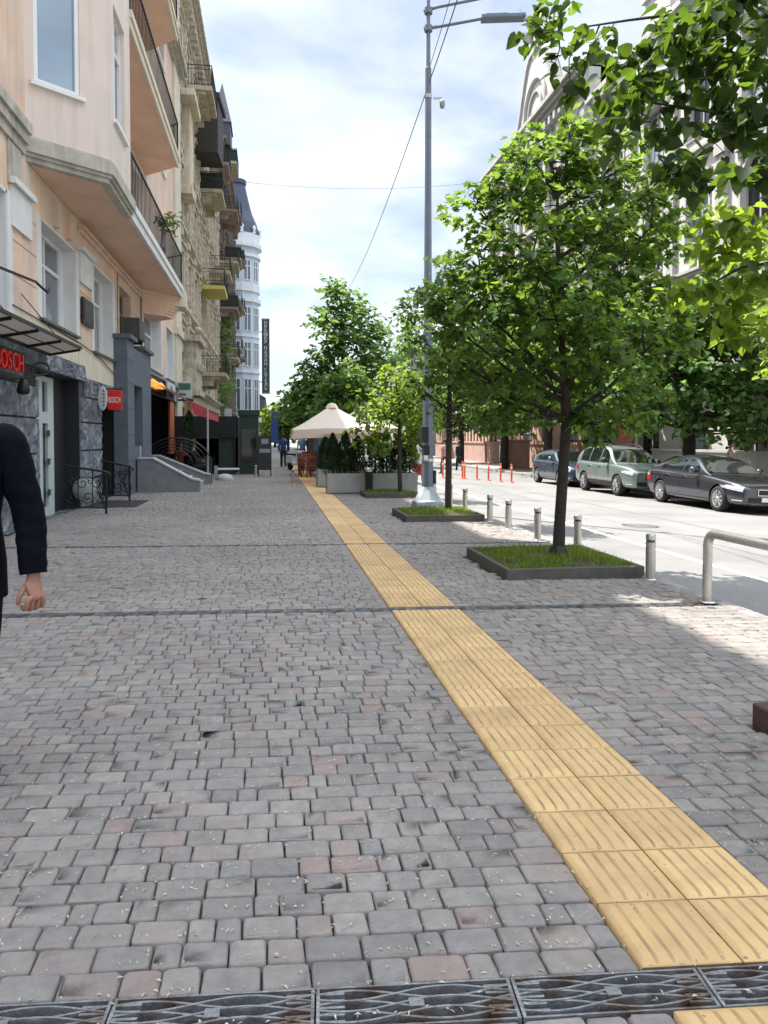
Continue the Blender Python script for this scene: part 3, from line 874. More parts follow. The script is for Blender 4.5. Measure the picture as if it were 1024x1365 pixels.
# bay base moulding
def off_poly(o):
    return [(FX_, 13.75 - o * 1.3), (XB + o, 14.75 - o * .55), (XB + o, 17.0 + .0), (FX_, 17.0)]
mb = MB()
for o_, z0, z1 in ((.0, 6.22, 6.30), (.05, 6.30, 6.36), (.10, 6.36, 6.58), (.05, 6.58, 6.64)):
    mb.prism(off_poly(o_), z0, z1 - .001)
mb.build('bay_moulding', M_trimgrey, bo)
mb = MB(); mb.prism([(FX_ + .02, 13.95), (XB - .16, 14.86), (XB - .16, 16.995), (FX_ + .02, 16.995)], 6.212, 6.219)
mb.build('bay_soffit', M_soffit, bo)
# balconies, three storeys
for fl in range(3):
    zf = 6.58 + fl * 4.05
    yE = 26.2 if fl == 0 else 25.5
    mb = MB()
    mb.prism([(FX_ + .003, 17.003), (XB - .05, 17.003), (XB - .05, yE), (FX_ + .003, yE + 1.0)], zf - .34, zf - .06)
    o = mb.build('balcony', M_soffit, B1)
    me = MB(); me.prism([(XB - .049, 17.003), (XB + .06, 17.003), (XB + .06, yE + .12), (XB - .049, yE + .06)], zf - .16, zf)
    me.prism([(XB - .048, 17.003), (XB + .02, 17.003), (XB + .02, yE + .08), (XB - .048, yE + .03)], zf - .36, zf - .163)
    me.prism([(XB - .05, yE + .07), (XB + .05, yE + .125), (FX_ + .1, yE + 1.15), (FX_ + .003, yE + 1.02)], zf - .2, zf - .004)
    me.build('balcony_edge', M_creamw if fl else M_reveal, o)
    railing(o, [(XB, 17.02), (XB, yE), (FX_ + .1, yE + 0.95)], zf - .004, 1.05, .19)
# curved console under the end of the first balcony
mb = MB()
for k in range(7):
    t = k / 7.0
    mb.prism([(FX_ + .003, 24.9 + t * .5), (XB - .55 + .4 * (1 - t) , 26.1 - .3 * t), (XB - .35 + .35 * (1 - t), 26.9 - .5 * t), (FX_ + .003, 28.3 - t * 1.2)], 6.24 - (k + 1) * .10, 6.24 - k * .10 - .001)
mb.build('balcony_console', M_soffit, B1)
mb = MB(); mb.prism([(XB - .3, 26.2), (XB + .12, 26.4), (XB + .05, 27.5), (XB - .4, 27.3)], 5.95, 6.5)
mb.build('console_block', M_creamw, B1)
# pale corner pilaster at the far end
mb = MB(); fbox(mb, FL, 33.6, 35.55, .001, .10, 0, ZT); fbox(mb, FL, 33.5, 35.6, .001, .2, 6.0, 6.3)
mb.build('corner_pilaster', M_creamw, B1)
mb = MB(); mb.tube([(FX_ + .03, 12.9, 3.64), (FX_ + .03, 17.2, 3.56), (FX_ + .05, 18.9, 3.45), (FX_ + .04, 20.7, 3.2)], .012, 5); mb.build('facade_cable', M_black, B1)
mb = MB(); mb.tube([(FX_ + .03, 21.3, 4.3), (FX_ + .03, 21.35, 6.1)], .014, 5); mb.build('facade_cable', mat('grey_cable', (.2, .2, .2), .7), B1)
mb = MB(); mb.tube([(FX_ + .05, 24.95, 3.75), (FX_ + .05, 24.95, 6.1)], .03, 6); mb.build('facade_conduit', mat('grey_cable', (.2, .2, .2), .7), B1)
# cream strip above granite
mb = MB(); fbox(mb, FL, 17.15, 20.75, .001, .012, 2.85, 3.5); fbox(mb, FL, 12.8, 17.1, .001, .012, 3.1, 3.6)
mb.build('cream_band', M_creamw, B1)
# granite blocks
rng = random.Random(4)
mb = MB()
def granite(y0, y1, z0, z1, proud=.045):
    """one rough-faced block with a pillowed front"""
    g = .008; n = 10
    T_ = [0, .025] + [.025 + .95 * k / 8 for k in range(1, 8)] + [.975, 1]
    Yv = [y0 + g + (y1 - y0 - 2 * g) * t for t in T_]; Zv = [z0 + g + (z1 - z0 - 2 * g) * t for t in T_]
    V = []
    for j in range(n + 1):
        for i in range(n + 1):
            e = 0 if i in (0, n) or j in (0, n) else 1
            V.append((FX_ + .012 + (proud + rng.uniform(-.014, .02)) * e, Yv[i], Zv[j]))
    mb.add(V, [(j * (n + 1) + i, j * (n + 1) + i + 1, (j + 1) * (n + 1) + i + 1, (j + 1) * (n + 1) + i) for j in range(n) for i in range(n)])
rows = [0.0, .62, 1.24, 1.86, 2.42, 3.1]
for r in range(5):
    z0, z1 = rows[r], rows[r + 1]
    cuts = [(8.0, 14.1), (17.1, 19.1)] if r < 4 else [(8.0, 20.75)]
    if r == 4: z1 = 3.1
    for a, b in cuts:
        n = max(1, round((b - a) / 1.05)); 
        for i in range(n):
            ya, yb = a + (b - a) * i / n, a + (b - a) * (i + 1) / n
            zz0 = max(z0, 2.75) if r == 4 and ya < 17.05 and yb > 14.15 else z0
            zz1 = 2.86 if r == 4 and ya > 17.2 else z1
            granite(ya, yb, zz0, zz1)
mb.build('stone_cladding', M_granite, B1)
mb = MB(); fbox(mb, FL, 8, 14.1, .001, .011, 0, 3.1); fbox(mb, FL, 17.1, 19.1, .001, .011, 0, 2.42); fbox(mb, FL, 14.1, 20.75, .001, .011, 2.76, 3.0)
mb.build('cladding_joint', mat('stone_joint', (0.03, 0.033, 0.04), .9), B1)
# first shop door: pale frame, glazing, dark jambs
mb = MB(); d = .30
fm = mat('pale_green_frame', (0.50, 0.56, 0.56), .5, var=.06)
F1 = FL
fbox(mb, F1, 14.12, 14.24, -d, -d + .1, 0, 2.7); fbox(mb, F1, 15.0, 15.2, -d, -d + .1, 0, 2.7); fbox(mb, F1, 15.55, 15.95, -d, -d + .1, 0, 2.7)
fbox(mb, F1, 14.24, 15.55, -d + .003, -d + .097, 1.80, 2.02); fbox(mb, F1, 14.24, 15.55, -d + .003, -d + .097, 2.6, 2.7); fbox(mb, F1, 14.24, 15.55, -d + .003, -d + .097, 0.0, .18)
door = mb.build('door', fm, B1)
mb = MB(); fbox(mb, F1, 14.2, 15.6, -d + .03, -d + .05, .1, 2.65); mb.build('pane', M_darkglass, door)
mb = MB()
for z in (.4, 1.0, 1.55): fbox(mb, F1, 15.5, 15.6, -d + .1, -d + .13, z, z + .12)
mb.build('hinge', mat('hinge_metal', (.2, .22, .24), .4, metal=.8), door)
mb = MB(); fbox(mb, F1, 15.95, 17.09, -d - .005, -d + .02, 0, 2.74); fbox(mb, F1, 17.05, 17.095, -d + .02, .02, 0, 2.74); fbox(mb, F1, 14.1, 17.09, -d - .4, -d - .3, 0, 2.74)
mb.build('door_jamb', mat('black_jamb', (0.012, 0.014, 0.018), .6), B1)
# second doorway: dark recess
mb = MB(); fbox(mb, F1, 19.1, 20.9, -.62, -.58, 0, 2.36); fbox(mb, F1, 19.102, 19.13, -.58, 0.02, 0, 2.35); fbox(mb, F1, 20.86, 20.897, -.58, .02, 0, 2.35); fbox(mb, F1, 19.13, 20.86, -.58, .0, 2.3, 2.355)
d2 = mb.build('door', mat('black_door', (0.01, 0.01, 0.012), .5), B1)
mb = MB(); fbox(mb, F1, 19.5, 20.5, -.57, -.5, 0.05, 2.2); mb.build('door_leaf', mat('dark_brown_door', (0.02, 0.016, 0.014), .4), d2)
# grey panelled entrance block
mb = MB()
fbox(mb, FL, 20.78, 21.75, .001, .36, 0, 4.15); fbox(mb, FL, 23.1, 24.7, .001, .36, 0, 4.1); fbox(mb, FL, 21.75, 23.1, .001, .36, 3.0, 4.0); fbox(mb, FL, 21.75, 23.1, .001, .34, 0, 1.35)
fbox(mb, FL, 20.72, 21.8, .001, .46, 4.153, 4.26); fbox(mb, FL, 23.05, 24.75, .001, .46, 4.103, 4.21)
g1 = mb.build('entrance_surround', M_slate, B1)
mb = MB(); fbox(mb, FL, 21.75, 23.1, .02, .12, 1.352, 2.998); mb.build('pane', M_darkglass, g1)
mb = MB()
for z in (.9, 1.6, 2.3, 3.0, 3.6): fbox(mb, FL, 20.79, 21.74, .361, .364, z, z + .015)
fbox(mb, FL, 21.75, 23.1, .341, .348, 1.3, 1.36)
mb.build('panel_joint', mat('joint_dark', (.03, .035, .045), .9), g1)
mb = MB(); fbox(mb, FL, 22.6, 22.72, .345, .37, .1, 1.3); mb.build('conduit', mat('pale_conduit', (.45, .47, .5), .5), g1)
# cafe front: dark glazing, fascia
mb = MB(); fbox(mb, FL, 25.0, 33.4, -.25, .16, 3.05, 3.62); fbox(mb, FL, 24.75, 33.5, -.2, .24, 3.623, 3.72)
fas = mb.build('fascia', mat('violet_grey_fascia', (0.22, 0.215, 0.27), .7, var=.1), B1)
mb = MB(); fbox(mb, FL, 24.72, 25.0, -.3, .1, 0, 3.04); mb.build('stone_jamb', M_conc, B1)
mb = MB(); fbox(mb, FL, 25.0, 33.6, -1.5, -1.45, .8, 3.04); mb.build('cafe_glazing', M_darkglass, B1)
mb = MB()
for y in (26.6, 28.3, 30.0, 31.7): fbox(mb, FL, y, y + .14, -1.44, -1.30, .8, 3.0)
fbox(mb, FL, 25, 33.6, -1.6, -.1, .62, .8)
mb.build('cafe_frame', mat('dark_timber', (0.04, 0.03, 0.022), .6), B1)
mb = MB(); fbox(mb, FL, 31.0, 32.4, .05, .12, .9, 3.0); mb.build('wall_panel', mat('rust_orange_panel', (0.55, 0.17, 0.07), .8, var=.15, scale=4), B1)

# --- things fixed on or standing by building one
def sign_letters():
    t = thing('shop_sign', 'red channel letters on the dark stone wall above the walking person', 'sign', (FX_ + .16, 12.6, 2.7))
    mb = MB(); put_text(mb, 'BOSCH', .40, (FX_ + .16, 12.25, 2.68), (0, 1, 0), (0, 0, 1), .03, 1.0)
    mb.build('lettering', mat('red_letters', (0.75, 0.015, 0.015), .35), t)
    mb = MB(); fbox(mb, FL, 11.5, 13.2, .09, .115, 2.46, 2.52); fbox(mb, FL, 11.5, 13.2, .09, .115, 2.84, 2.90)
    mb.build('mounting_rail', M_black, t)
sign_letters()
def hang_sign():
    t = thing('projecting_sign', 'red box sign with white letters sticking out over the second doorway', 'sign', (FX_, 19.4, 2.4))
    mb = MB(); mb.box(FX_ + .22, FX_ + .53, 19.0, 19.12, 2.2, 2.67, .01)
    b = mb.build('sign_box', M_red, t)
    mb = MB(); put_text(mb, 'BOSCH', .20, (FX_ + .375, 18.995, 2.43), (1, 0, 0), (0, 0, 1), .004, .42)
    mb.build('lettering', M_wtext, b)
    mb = MB(); mb.box(FX_ + .06, FX_ + .09, 19.02, 19.1, 2.15, 2.8); mb.bar((FX_ + .06, 19.06, 2.70), (FX_ + .56, 19.06, 2.70), .03); mb.bar((FX_ + .06, 19.06, 2.17), (FX_ + .5, 19.06, 2.17), .02)
    mb.build('bracket', M_black, t)
sign_b = hang_sign()
def disc_sign():
    t = thing('round_sign', 'pale grey upright oval disc sign with black dots left of the red box sign', 'sign', (FX_ + .3, 19.6, 2.5))
    mb = MB(); n = 28
    prof = [(0.0, -.05), (.9, -.05), (1.0, -.03), (1.0, .03), (.9, .05), (0, .05)]
    v = []; f = []
    for r, h in prof:
        for k in range(n):
            a = 2 * math.pi * k / n; v.append((FX_ + .16 + .105 * r * math.cos(a), 18.7 + h, 2.46 + .29 * r * math.sin(a)))
    for i in range(len(prof) - 1):
        for k in range(n): f.append((i * n + k, i * n + (k + 1) % n, (i + 1) * n + (k + 1) % n, (i + 1) * n + k))
    mb.add(v, f); mb.build('disc', mat('pale_sign_plastic', (.5, .53, .53), .4), t)
    mb = MB()
    for i, z in enumerate((2.63, 2.545, 2.46, 2.375, 2.29)): mb.lathe([(.02, 0), (.02, .012)], (FX_ + .20, 18.642, z), 10, 'Y')
    mb.build('dot', M_black, t)
    mb = MB(); mb.bar((FX_ + .02, 18.7, 2.46), (FX_ + .08, 18.7, 2.46), .03); mb.build('bracket', M_black, t)
disc_sign()
def plaque():
    mb = MB(); fbox(mb, FL, 17.35, 18.3, .02, .08, 4.02, 4.6)
    o = mb.build('wall_plaque', mat('dark_bronze', (0.035, 0.034, 0.033), .5, metal=.3, var=.2), None, (FX_, 17.8, 4.3), bevel=.012)
    tag(o, 'dark rectangular memorial plaque on the peach wall between two white windows', 'plaque')
    o2 = MB(); fbox(o2, FL, 17.42, 18.23, .081, .088, 4.1, 4.52)
    c = o2.build('relief', mat('bronze_relief', (0.06, 0.06, 0.058), .6, metal=.2, var=.4, scale=9, bump=.8, bscale=9), o)
plaque()
def canopy():
    t = thing('glass_canopy', 'dirty glass entrance canopy on black iron rods over the first shop door', 'canopy', (FX_, 14.5, 3.4))
    za, zb, w_ = 3.06, 3.16, .64
    mb = MB(); V = [(FX_ + .09, 9.6, za), (FX_ + w_, 9.6, zb), (FX_ + w_, 14.6, zb), (FX_ + .09, 14.6, za)]
    mb.add(V + [(x, y, z + .012) for x, y, z in V], [(3, 2, 1, 0), (4, 5, 6, 7), (0, 1, 5, 4), (1, 2, 6, 5), (2, 3, 7, 6), (3, 0, 4, 7)])
    gm = leaf_mat('dirty_canopy_glass', (0.40, 0.37, 0.33), (0.62, 0.58, 0.53), .6, .05)
    mb.build('glass', gm, t)
    mb = MB()
    for y in (9.6, 10.9, 12.1, 13.35, 14.6): mb.bar((FX_ + .09, y, za - .03), (FX_ + w_, y, zb - .03), .03, .045)
    mb.bar((FX_ + w_ + .02, 9.6, zb), (FX_ + w_ + .02, 14.62, zb), .03, .05); mb.bar((FX_ + .1, 9.6, za - .02), (FX_ + .1, 14.6, za - .02), .03, .05)
    mb.bar((FX_ + .38, 9.6, (za + zb) / 2 - .02), (FX_ + .38, 14.6, (za + zb) / 2 - .02), .015)
    mb.build('frame', M_black, t)
    for y in (10.9, 13.35): mb = MB(); mb.tube([(FX_ + .02, y, 3.9), (FX_ + w_ - .05, y, zb + .02)], .009, 6); mb.build('tie_rod', M_black, t)
canopy()
def wall_lamp():
    t = thing('wall_lamp', 'black scrolled iron lamp bracket in front of the red wall letters', 'lamp', (FX_, 12.4, 2.6))
    mb = MB(); pts = []
    for k in range(16):
        a = math.pi * 1.3 * k / 15
        pts.append((FX_ + .4 + .12 * math.cos(a - .6), 13.0 + .1 * math.sin(a), 2.62 + .12 * math.sin(a - .6)))
    mb.tube([(FX_ + .05, 12.3, 2.40), (FX_ + .3, 12.6, 2.46)] + pts, .016, 8); mb.build('bracket', M_black, t)
    mb = MB(); mb.lathe([(.02, .20), (.05, .18), (.08, .1), (.10, .02), (.08, -.03), (0, -.05)], (FX_ + .35, 12.3, 2.22), 14)
    mb.build('lamp_shade', M_black, t)
wall_lamp()
mb = MB(); mb.bar((FX_ + .02, 12.0, 4.08), (FX_ + .25, 13.35, 4.10), .035); mb.tube([(FX_ + .25, 13.35, 4.1), (FX_ + .32, 13.5, 4.02), (FX_ + .36, 13.62, 3.98), (FX_ + .36, 13.7, 4.05)], .022, 8)
tag(mb.build('iron_bracket', M_black, None, (FX_, 12.7, 4.1)), 'black hooked iron bracket arm on the wall at the window left of the bay', 'bracket')
# window air conditioner
def aircon():
    t = thing('air_conditioner', 'dark window air conditioner over the grey entrance block', 'air conditioner', (FX_ + .3, 22.2, 4.2))
    mb = MB(); mb.box(FX_ + .05, FX_ + .5, 21.85, 22.75, 4.28, 4.86, .02); b = mb.build('casing', mat('dark_unit', (.06, .062, .06), .6, var=.2), t)
    mb = MB()
    for k in range(7): mb.box(FX_ + .502, FX_ + .51, 21.9, 22.7, 4.33 + k * .07, 4.36 + k * .07)
    mb.build('grille', mat('unit_grille', (.14, .15, .14), .6), b)
    mb = MB(); mb.box(FX_ + .05, FX_ + .45, 21.95, 22.0, 4.2, 4.28); mb.box(FX_ + .05, FX_ + .45, 22.6, 22.65, 4.2, 4.28); mb.build('bracket', M_black, t)
aircon()
# ornamental iron hand rails
def iron_rail(label, y, xo, L):
    t = thing('handrail', label, 'handrail', (FX_ + xo, y, 0), 0, 'scrolled iron rails by the shop doors')
    x0, x1 = FX_ + .02, FX_ + L
    mb = MB(); mb.tube([(x0, y, .98), (x0 + .2, y, .94), (x1 - .12, y, .86), (x1, y, .84), (x1 + .07, y, .78), (x1 + .05, y, .72)], .022, 8)
    mb.tube([(x1 - .02, y, 0), (x1 - .02, y, .84)], .022, 8); mb.tube([(x0 + .04, y, .15), (x1 - .02, y, .12)], .014, 6)
    mb.build('rail', M_black, t)
    mb = MB()
    def scroll(cx, cz, r, turns, s, a0=0):
        pts = []
        for k in range(26):
            q = k / 25; a = a0 + s * turns * 2 * math.pi * q; rr = r * (1 - .8 * q)
            pts.append((cx + rr * math.cos(a), y, cz + rr * math.sin(a)))
        mb.tube(pts, .010, 6)
    n = 3
    for i in range(n):
        cxx = x0 + (x1 - x0) * (i + .5) / n
        scroll(cxx - .05, .62, .13, 1.4, 1, 0.5); scroll(cxx + .05, .34, .13, 1.4, 1, 3.6); scroll(cxx + .09, .66, .07, 1.2, -1, 2)
        mb.tube([(cxx + (x1 - x0) / n / 2, y, .13), (cxx + (x1 - x0) / n / 2, y, .88)], .010, 6)
    for k in range(4):
        xx = x1 - .05 - .03 * k; mb.tube([(xx, y + .02, .1 + .1 * k), (xx - .08, y, .45), (xx + .02, y - .02, .8)], .009, 6)
    mb.build('scrollwork', M_black, t)
iron_rail('scrolled black iron handrail beside the pale framed shop door', 15.75, .05, .85)
iron_rail('scrolled black iron handrail in front of the dark second doorway', 19.0, .05, .72)
mb = MB(); mb.lathe([(.0, 0), (.24, 0), (.25, .02), (.25, .05), (.24, .07), (0, .07)], (FX_ + .15, 16.9, .42), 24, 'Y')
tag(mb.build('round_board', mat('grey_board', (.33, .35, .34), .7, var=.15), None, (FX_ + .15, 16.9, .42)), 'grey round board leaning in the dark door recess behind the first iron rail', 'board')
mb = MB(); mb.box(FX_ + .05, FX_ + 1.15, 17.2, 19.05, .001, .012); o = mb.build('doormat', mat('black_rubber', (.012, .012, .013), .8), None, (FX_ + .6, 18, 0))
tag(o, 'black flat grating mat on the paving between the two iron handrails', 'mat')
mb = MB(); mb.box(FX_ + .04, FX_ + .62, 22.3, 24.3, 0.002, .14, .02); tag(mb.build('door_step', M_conc, None, (FX_ + .3, 23, 0)), 'pale stone step at the foot of the grey entrance block', 'step')

# entrance steps with sloping cheek walls
def steps():
    t = thing('entrance_steps', 'grey concrete cafe steps between sloping cheek walls with pale copings', 'steps', (-2.9, 24, 0))
    def cheek(y0, y1, x0, x1):
        P = [(x0, 0), (x1, 0), (x1, .30), (x1 - .22, .34), (x0 + .42, .93), (x0, .93)]
        mb = MB(); n = len(P)
        v = [(x, y0, z) for x, z in P] + [(x, y1, z) for x, z in P]
        mb.add(v, [tuple(range(n)), tuple(reversed(range(n, 2 * n)))] + [(i, n + i, n + (i + 1) % n, (i + 1) % n) for i in range(n)])
        o = mb.build('cheek_wall', mat('cheek_concrete', (0.185, 0.20, 0.205), .9, var=.16, scale=5, bump=.15), t)
        mb = MB()
        for a, b in ((P[5], P[4]), (P[4], P[3]), (P[3], P[2])):
            mb.add([(a[0], y0 - .03, a[1] + .002), (b[0] + .002, y0 - .03, b[1] + .002), (b[0] + .002, y1 + .03, b[1] + .002), (a[0], y1 + .03, a[1] + .002),
                    (a[0], y0 - .03, a[1] + .05), (b[0] + .002, y0 - .03, b[1] + .05), (b[0] + .002, y1 + .03, b[1] + .05), (a[0], y1 + .03, a[1] + .05)],
                   [(3, 2, 1, 0), (4, 5, 6, 7), (0, 1, 5, 4), (1, 2, 6, 5), (2, 3, 7, 6), (3, 0, 4, 7)])
        mb.build('coping', mat('coping_stone', (.42, .43, .43), .8, var=.1), o)
    cheek(22.0, 22.35, -3.72, -2.02); cheek(25.55, 25.85, -4.05, -1.98)
    for k in range(4):
        mb = MB(); mb.box(-4.05, -2.2 - k * .36, 22.36, 25.54, k * .16 + .001, (k + 1) * .16, .012); mb.build('step', mat('step_stone', (.36, .36, .35), .85, var=.12), t)
    mb = MB(); mb.box(-5.6, -3.9, 22.36, 33, .001, .6); mb.build('landing', M_conc, t)
steps()
def arc_rail():
    t = thing('curved_railing', 'dark curved tube railing sweeping up along the cafe steps', 'railing', (-2.9, 25.7, .9))
    mb = MB()
    for k in range(5):
        pts = []; r = 1 - k * .13
        for i in range(21):
            a = math.pi * .95 * (1 - i / 20) ; 
            x = -3.15 + 1.15 * r * math.cos(a) * (1 if math.cos(a) > 0 else .85); z = .72 + .82 * r * math.sin(a)
            pts.append((x, 25.7, max(z, .35 + (0.0))))
        mb.tube(pts, .026 if k == 0 else .015, 8)
    mb.tube([(-1.98, 25.7, .02), (-1.99, 25.7, .8)], .03, 8); mb.tube([(-4.0, 25.7, .95), (-4.12, 25.7, 1.1)], .02, 8)
    mb.build('tube', mat('dark_tube', (.05, .05, .055), .35, metal=.7), t)
arc_rail()
# awning of the cafe
def awning():
    t = thing('awning', 'dark burgundy cafe awning with red end flap on a thin pale pole', 'awning', (-3.1, 28, 2.9))
    ya, yb = 25.85, 31.0; xw, xo, zw, zo = FX_ + .17, -2.1, 3.48, 2.50
    mb = MB(); n = 10
    V = []
    for j in range(2):
        y = (ya, yb)[j]
        for i in range(n + 1):
            u = i / n; V.append((xw + (xo - xw) * u, y, zw + (zo - zw) * u - .10 * math.sin(math.pi * u)))
    V += [(x, y, z - .012) for x, y, z in V]
    m = n + 1; F = []
    for i in range(n): F += [(i, i + 1, m + i + 1, m + i), (2 * m + i + 1, 2 * m + i, 3 * m + i, 3 * m + i + 1), (i + 1, i, 2 * m + i, 2 * m + i + 1), (m + i, m + i + 1, 3 * m + i + 1, 3 * m + i)]
    mb.add(V, F, False); mb.build('canvas', mat('burgundy_canvas', (.07, .015, .018), .85, var=.15), t)
    mb = MB(); mb.box(xo - .012, xo + .012, ya, yb, 2.18, 2.50); mb.build('valance', mat('red_canvas', (.45, .06, .06), .8, var=.15), t)
    mb = MB(); mb.add([(xo - .55, ya - .008, 2.5 + .27), (xo, ya - .008, 2.5), (xo, ya - .008, 2.2), (xo - .45, ya - .008, 2.3)], [(0, 1, 2, 3)]); mb.build('end_flap', mat('red_canvas', (.45, .06, .06)), t)
    mb = MB(); mb.tube([(xo, ya, 0.0), (xo, ya, 2.5)], .035, 8); mb.lathe([(.16, 0), (.16, .03), (.06, .05)], (xo, ya, 0)); mb.build('pole', mat('pale_pole', (.4, .42, .43), .4, metal=.4), t)
    mb = MB(); mb.bar((xo + .02, ya, 2.5), (xo + .02, yb, 2.5), .05); mb.build('front_bar', mat('pale_pole', (.4, .42, .43)), t)
awning()
def gold_sign():
    t = thing('illuminated_sign', 'glowing orange row of relief figures on the cafe fascia', 'sign', (FX_ + .2, 26.5, 3.35))
    mb = MB(); rr = random.Random(2)
    for k in range(9):
        y = 25.4 + k * .26; mb.lathe([(.0, -.02), (.12 + rr.random() * .05, 0), (.10, .10), (0, .16)], (FX_ + .30, y, 3.24 + rr.uniform(-.04, .06)), 8)
    mb.build('relief', emit_mat('warm_sign_glow', (.75, .28, .05), .5), t)
    mb = MB(); fbox(mb, FL, 25.2, 27.9, .165, .23, 3.06, 3.14); mb.build('backing', M_black, t)
gold_sign()
def small_sign(label, y0, y1, z0, z1, m, m2):
    mb = MB(); fbox(mb, FL, y0, y1, .245, .32, z0, z1); o = mb.build('shop_sign', m, None, (FX_ + .3, y0, z0)); tag(o, label, 'sign')
    mb = MB(); w_ = y1 - y0; h_ = z1 - z0
    mb.box(FX_ + .321, FX_ + .326, y0 + w_ * .28, y0 + w_ * .6, z0 + h_ * .55, z0 + h_ * .85); mb.box(FX_ + .321, FX_ + .326, y0 + w_ * .38, y0 + w_ * .72, z0 + h_ * .42, z0 + h_ * .56)
    for k in range(3): mb.box(FX_ + .321, FX_ + .326, y0 + w_ * (.2 + .22 * k), y0 + w_ * (.34 + .22 * k), z0 + h_ * .15, z0 + h_ * .28)
    mb.build('emblem', m2, o)
small_sign('white square sign with grey emblem on the cafe fascia', 29.0, 31.2, 3.0, 3.62, mat('sign_white', (.68, .68, .72), .5), mat('sign_grey', (.25, .25, .28), .6))
def box_sign():
    t = thing('hanging_sign', 'small green and white lightbox sign sticking out beyond the cafe awning', 'sign', (-3.6, 33.4, 3.5))
    mb = MB(); mb.box(-4.0, -3.35, 33.35, 33.5, 3.25, 3.95, .01); b = mb.build('lightbox', mat('sign_pale', (.5, .54, .5), .5), t)
    mb = MB(); mb.box(-3.93, -3.42, 33.34, 33.348, 3.6, 3.88); mb.box(-3.9, -3.6, 33.34, 33.348, 3.35, 3.45); mb.build('emblem', mat('sign_green', (.06, .14, .09), .5), b)
    mb = MB(); mb.box(-4.1, -3.3, 33.38, 33.46, 3.12, 3.2); mb.build('bracket', M_black, t)
box_sign()

# ------------------------------------------------------------------ building two: cream, ornate, weathered
M_cream2 = mat('weathered_cream_stucco', (0.62, 0.54, 0.41), 0.9, var=0.16, scale=2.2, bump=0.4, bscale=9, streak=0.6, streak_col=(0.14, 0.11, 0.085))
M_orn = mat('stained_ornament', (0.52, 0.46, 0.36), 0.9, var=0.3, scale=5, bump=0.8, bscale=10, streak=0.6, streak_col=(0.10, 0.085, 0.07))
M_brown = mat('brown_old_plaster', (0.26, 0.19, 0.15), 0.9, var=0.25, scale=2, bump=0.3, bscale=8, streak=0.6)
M_slab = mat('stained_slab', (0.42, 0.36, 0.25), 0.9, var=0.25, scale=3, streak=0.5)
M_yellow = mat('yellow_slab', (0.55, 0.48, 0.13), 0.85, var=0.1)
def old_building(name, label, X, y0, y1, H, floors, wm, om, bays, zb0=3.9, win_w=1.1, detail=True):
    t = thing(name, label, 'building', (X, y0, 0))
    F = Fr((X, 0), (0, 1), (1, 0))
    ops = []
    fh = (H - zb0 - 1.2) / (floors - 1)
    st = (y1 - y0) / bays
    for fl in range(floors):
        for b in range(bays):
            c = y0 + st * (b + .5)
            if fl == 0: ops.append((c - win_w * .6, c + win_w * .6, .5 if b % 3 else 0.0, 3.0))
            else:
                z = zb0 + (fl - 1) * fh; ops.append((c - win_w / 2, c + win_w / 2, z + .9, z + .9 + min(2.4, fh * .55)))
    mb = MB(); wall_grid(mb, F, y0, y1, 0, H, ops, .3)
    mb.box(X - 12, X - .6, y0, y1, 0, H); mb.quad((X, y0, 0), (X - 12, y0, 0), (X - 12, y0, H), (X, y0, H)); mb.quad((X, y1, 0), (X - 12, y1, 0), (X - 12, y1, H), (X, y1, H))
    mb.build('wall', wm, t)
    mb = MB()
    cornice(mb, F, y0 + .01, y1 - .01, H - .7, .8, .75, 4)
    for fl in range(1, floors):
        z = zb0 + (fl - 1) * fh; cornice(mb, F, y0 + .01, y1 - .01, z, .3, .22 if fl > 1 else .4, 3)
    for k in range(int((y1 - y0) / .7)):
        y = y0 + .3 + k * .7; fbox(mb, F, y, y + .25, .002, .5, H - 1.15, H - .702)
    mb.build('cornice', om, t)
    for b in range(bays + 1):
        mb = MB(); c = min(max(y0 + st * b, y0 + .25), y1 - .25)
        for fl in range(1, floors):
            z = zb0 + (fl - 1) * fh
            fbox(mb, F, c - .22, c + .22, .002, .14, z + .302, z + fh - .35); fbox(mb, F, c - .3, c + .3, .002, .24, z + fh - .348, z + fh - .004)
            for q in range(3): fbox(mb, F, c - .15, c + .15, .141, .19, z + .7 + q * fh * .25, z + .7 + q * fh * .25 + .35)
        mb.build('pilaster', om, t)
    SURR[0] = om
    for i, o in enumerate(ops):
        window(t, F, *o[:4], d=.26, nv=2, tr=.65, fm=mat('old_frame', (.4, .38, .33), .7, var=.1), gm=M_darkglass if i % 3 else M_glass, sill=(i >= bays), surround=2 if i >= bays else 1)
    mb = MB(); mb.box(X - 12, X + .3, y0, y1, H + .102, H + .3); mb.build('roof', mat('old_roof', (.10, .085, .08), .8, var=.2), t)
    SURR[0] = M_white
    return t, F
def balcony(t, X, y0, y1, z, out, sm, rail=True, bracket=True, h=1.0, solid=None):
    mb = MB(); mb.box(X + .002, X + out, y0, y1, z - .22, z)
    if bracket:
        mb.box(X + .002, X + out * .75, y0 + .1, y1 - .1, z - .40, z - .222)
        for y in (y0 + .15, y1 - .4): mb.prism([(X + .003, y), (X + out * .5, y), (X + out * .5, y + .25), (X + .003, y + .25)], z - .8, z - .402)
    o = mb.build('balcony', sm, t)
    if solid is not None:
        ms = MB(); ms.box(X + out - .06, X + out - .02, y0 + .04, y1 - .04, z + .002, z + h * .95); ms.box(X + .05, X + out - .062, y0 + .03, y0 + .07, z + .002, z + h * .95)
        ms.build('parapet_screen', solid, o)
    railing(o, [(X + .05, y0 + .02), (X + out - .02, y0 + .02), (X + out - .02, y1 - .02), (X + .05, y1 - .02)], z, h, .16, style=1)
    return o
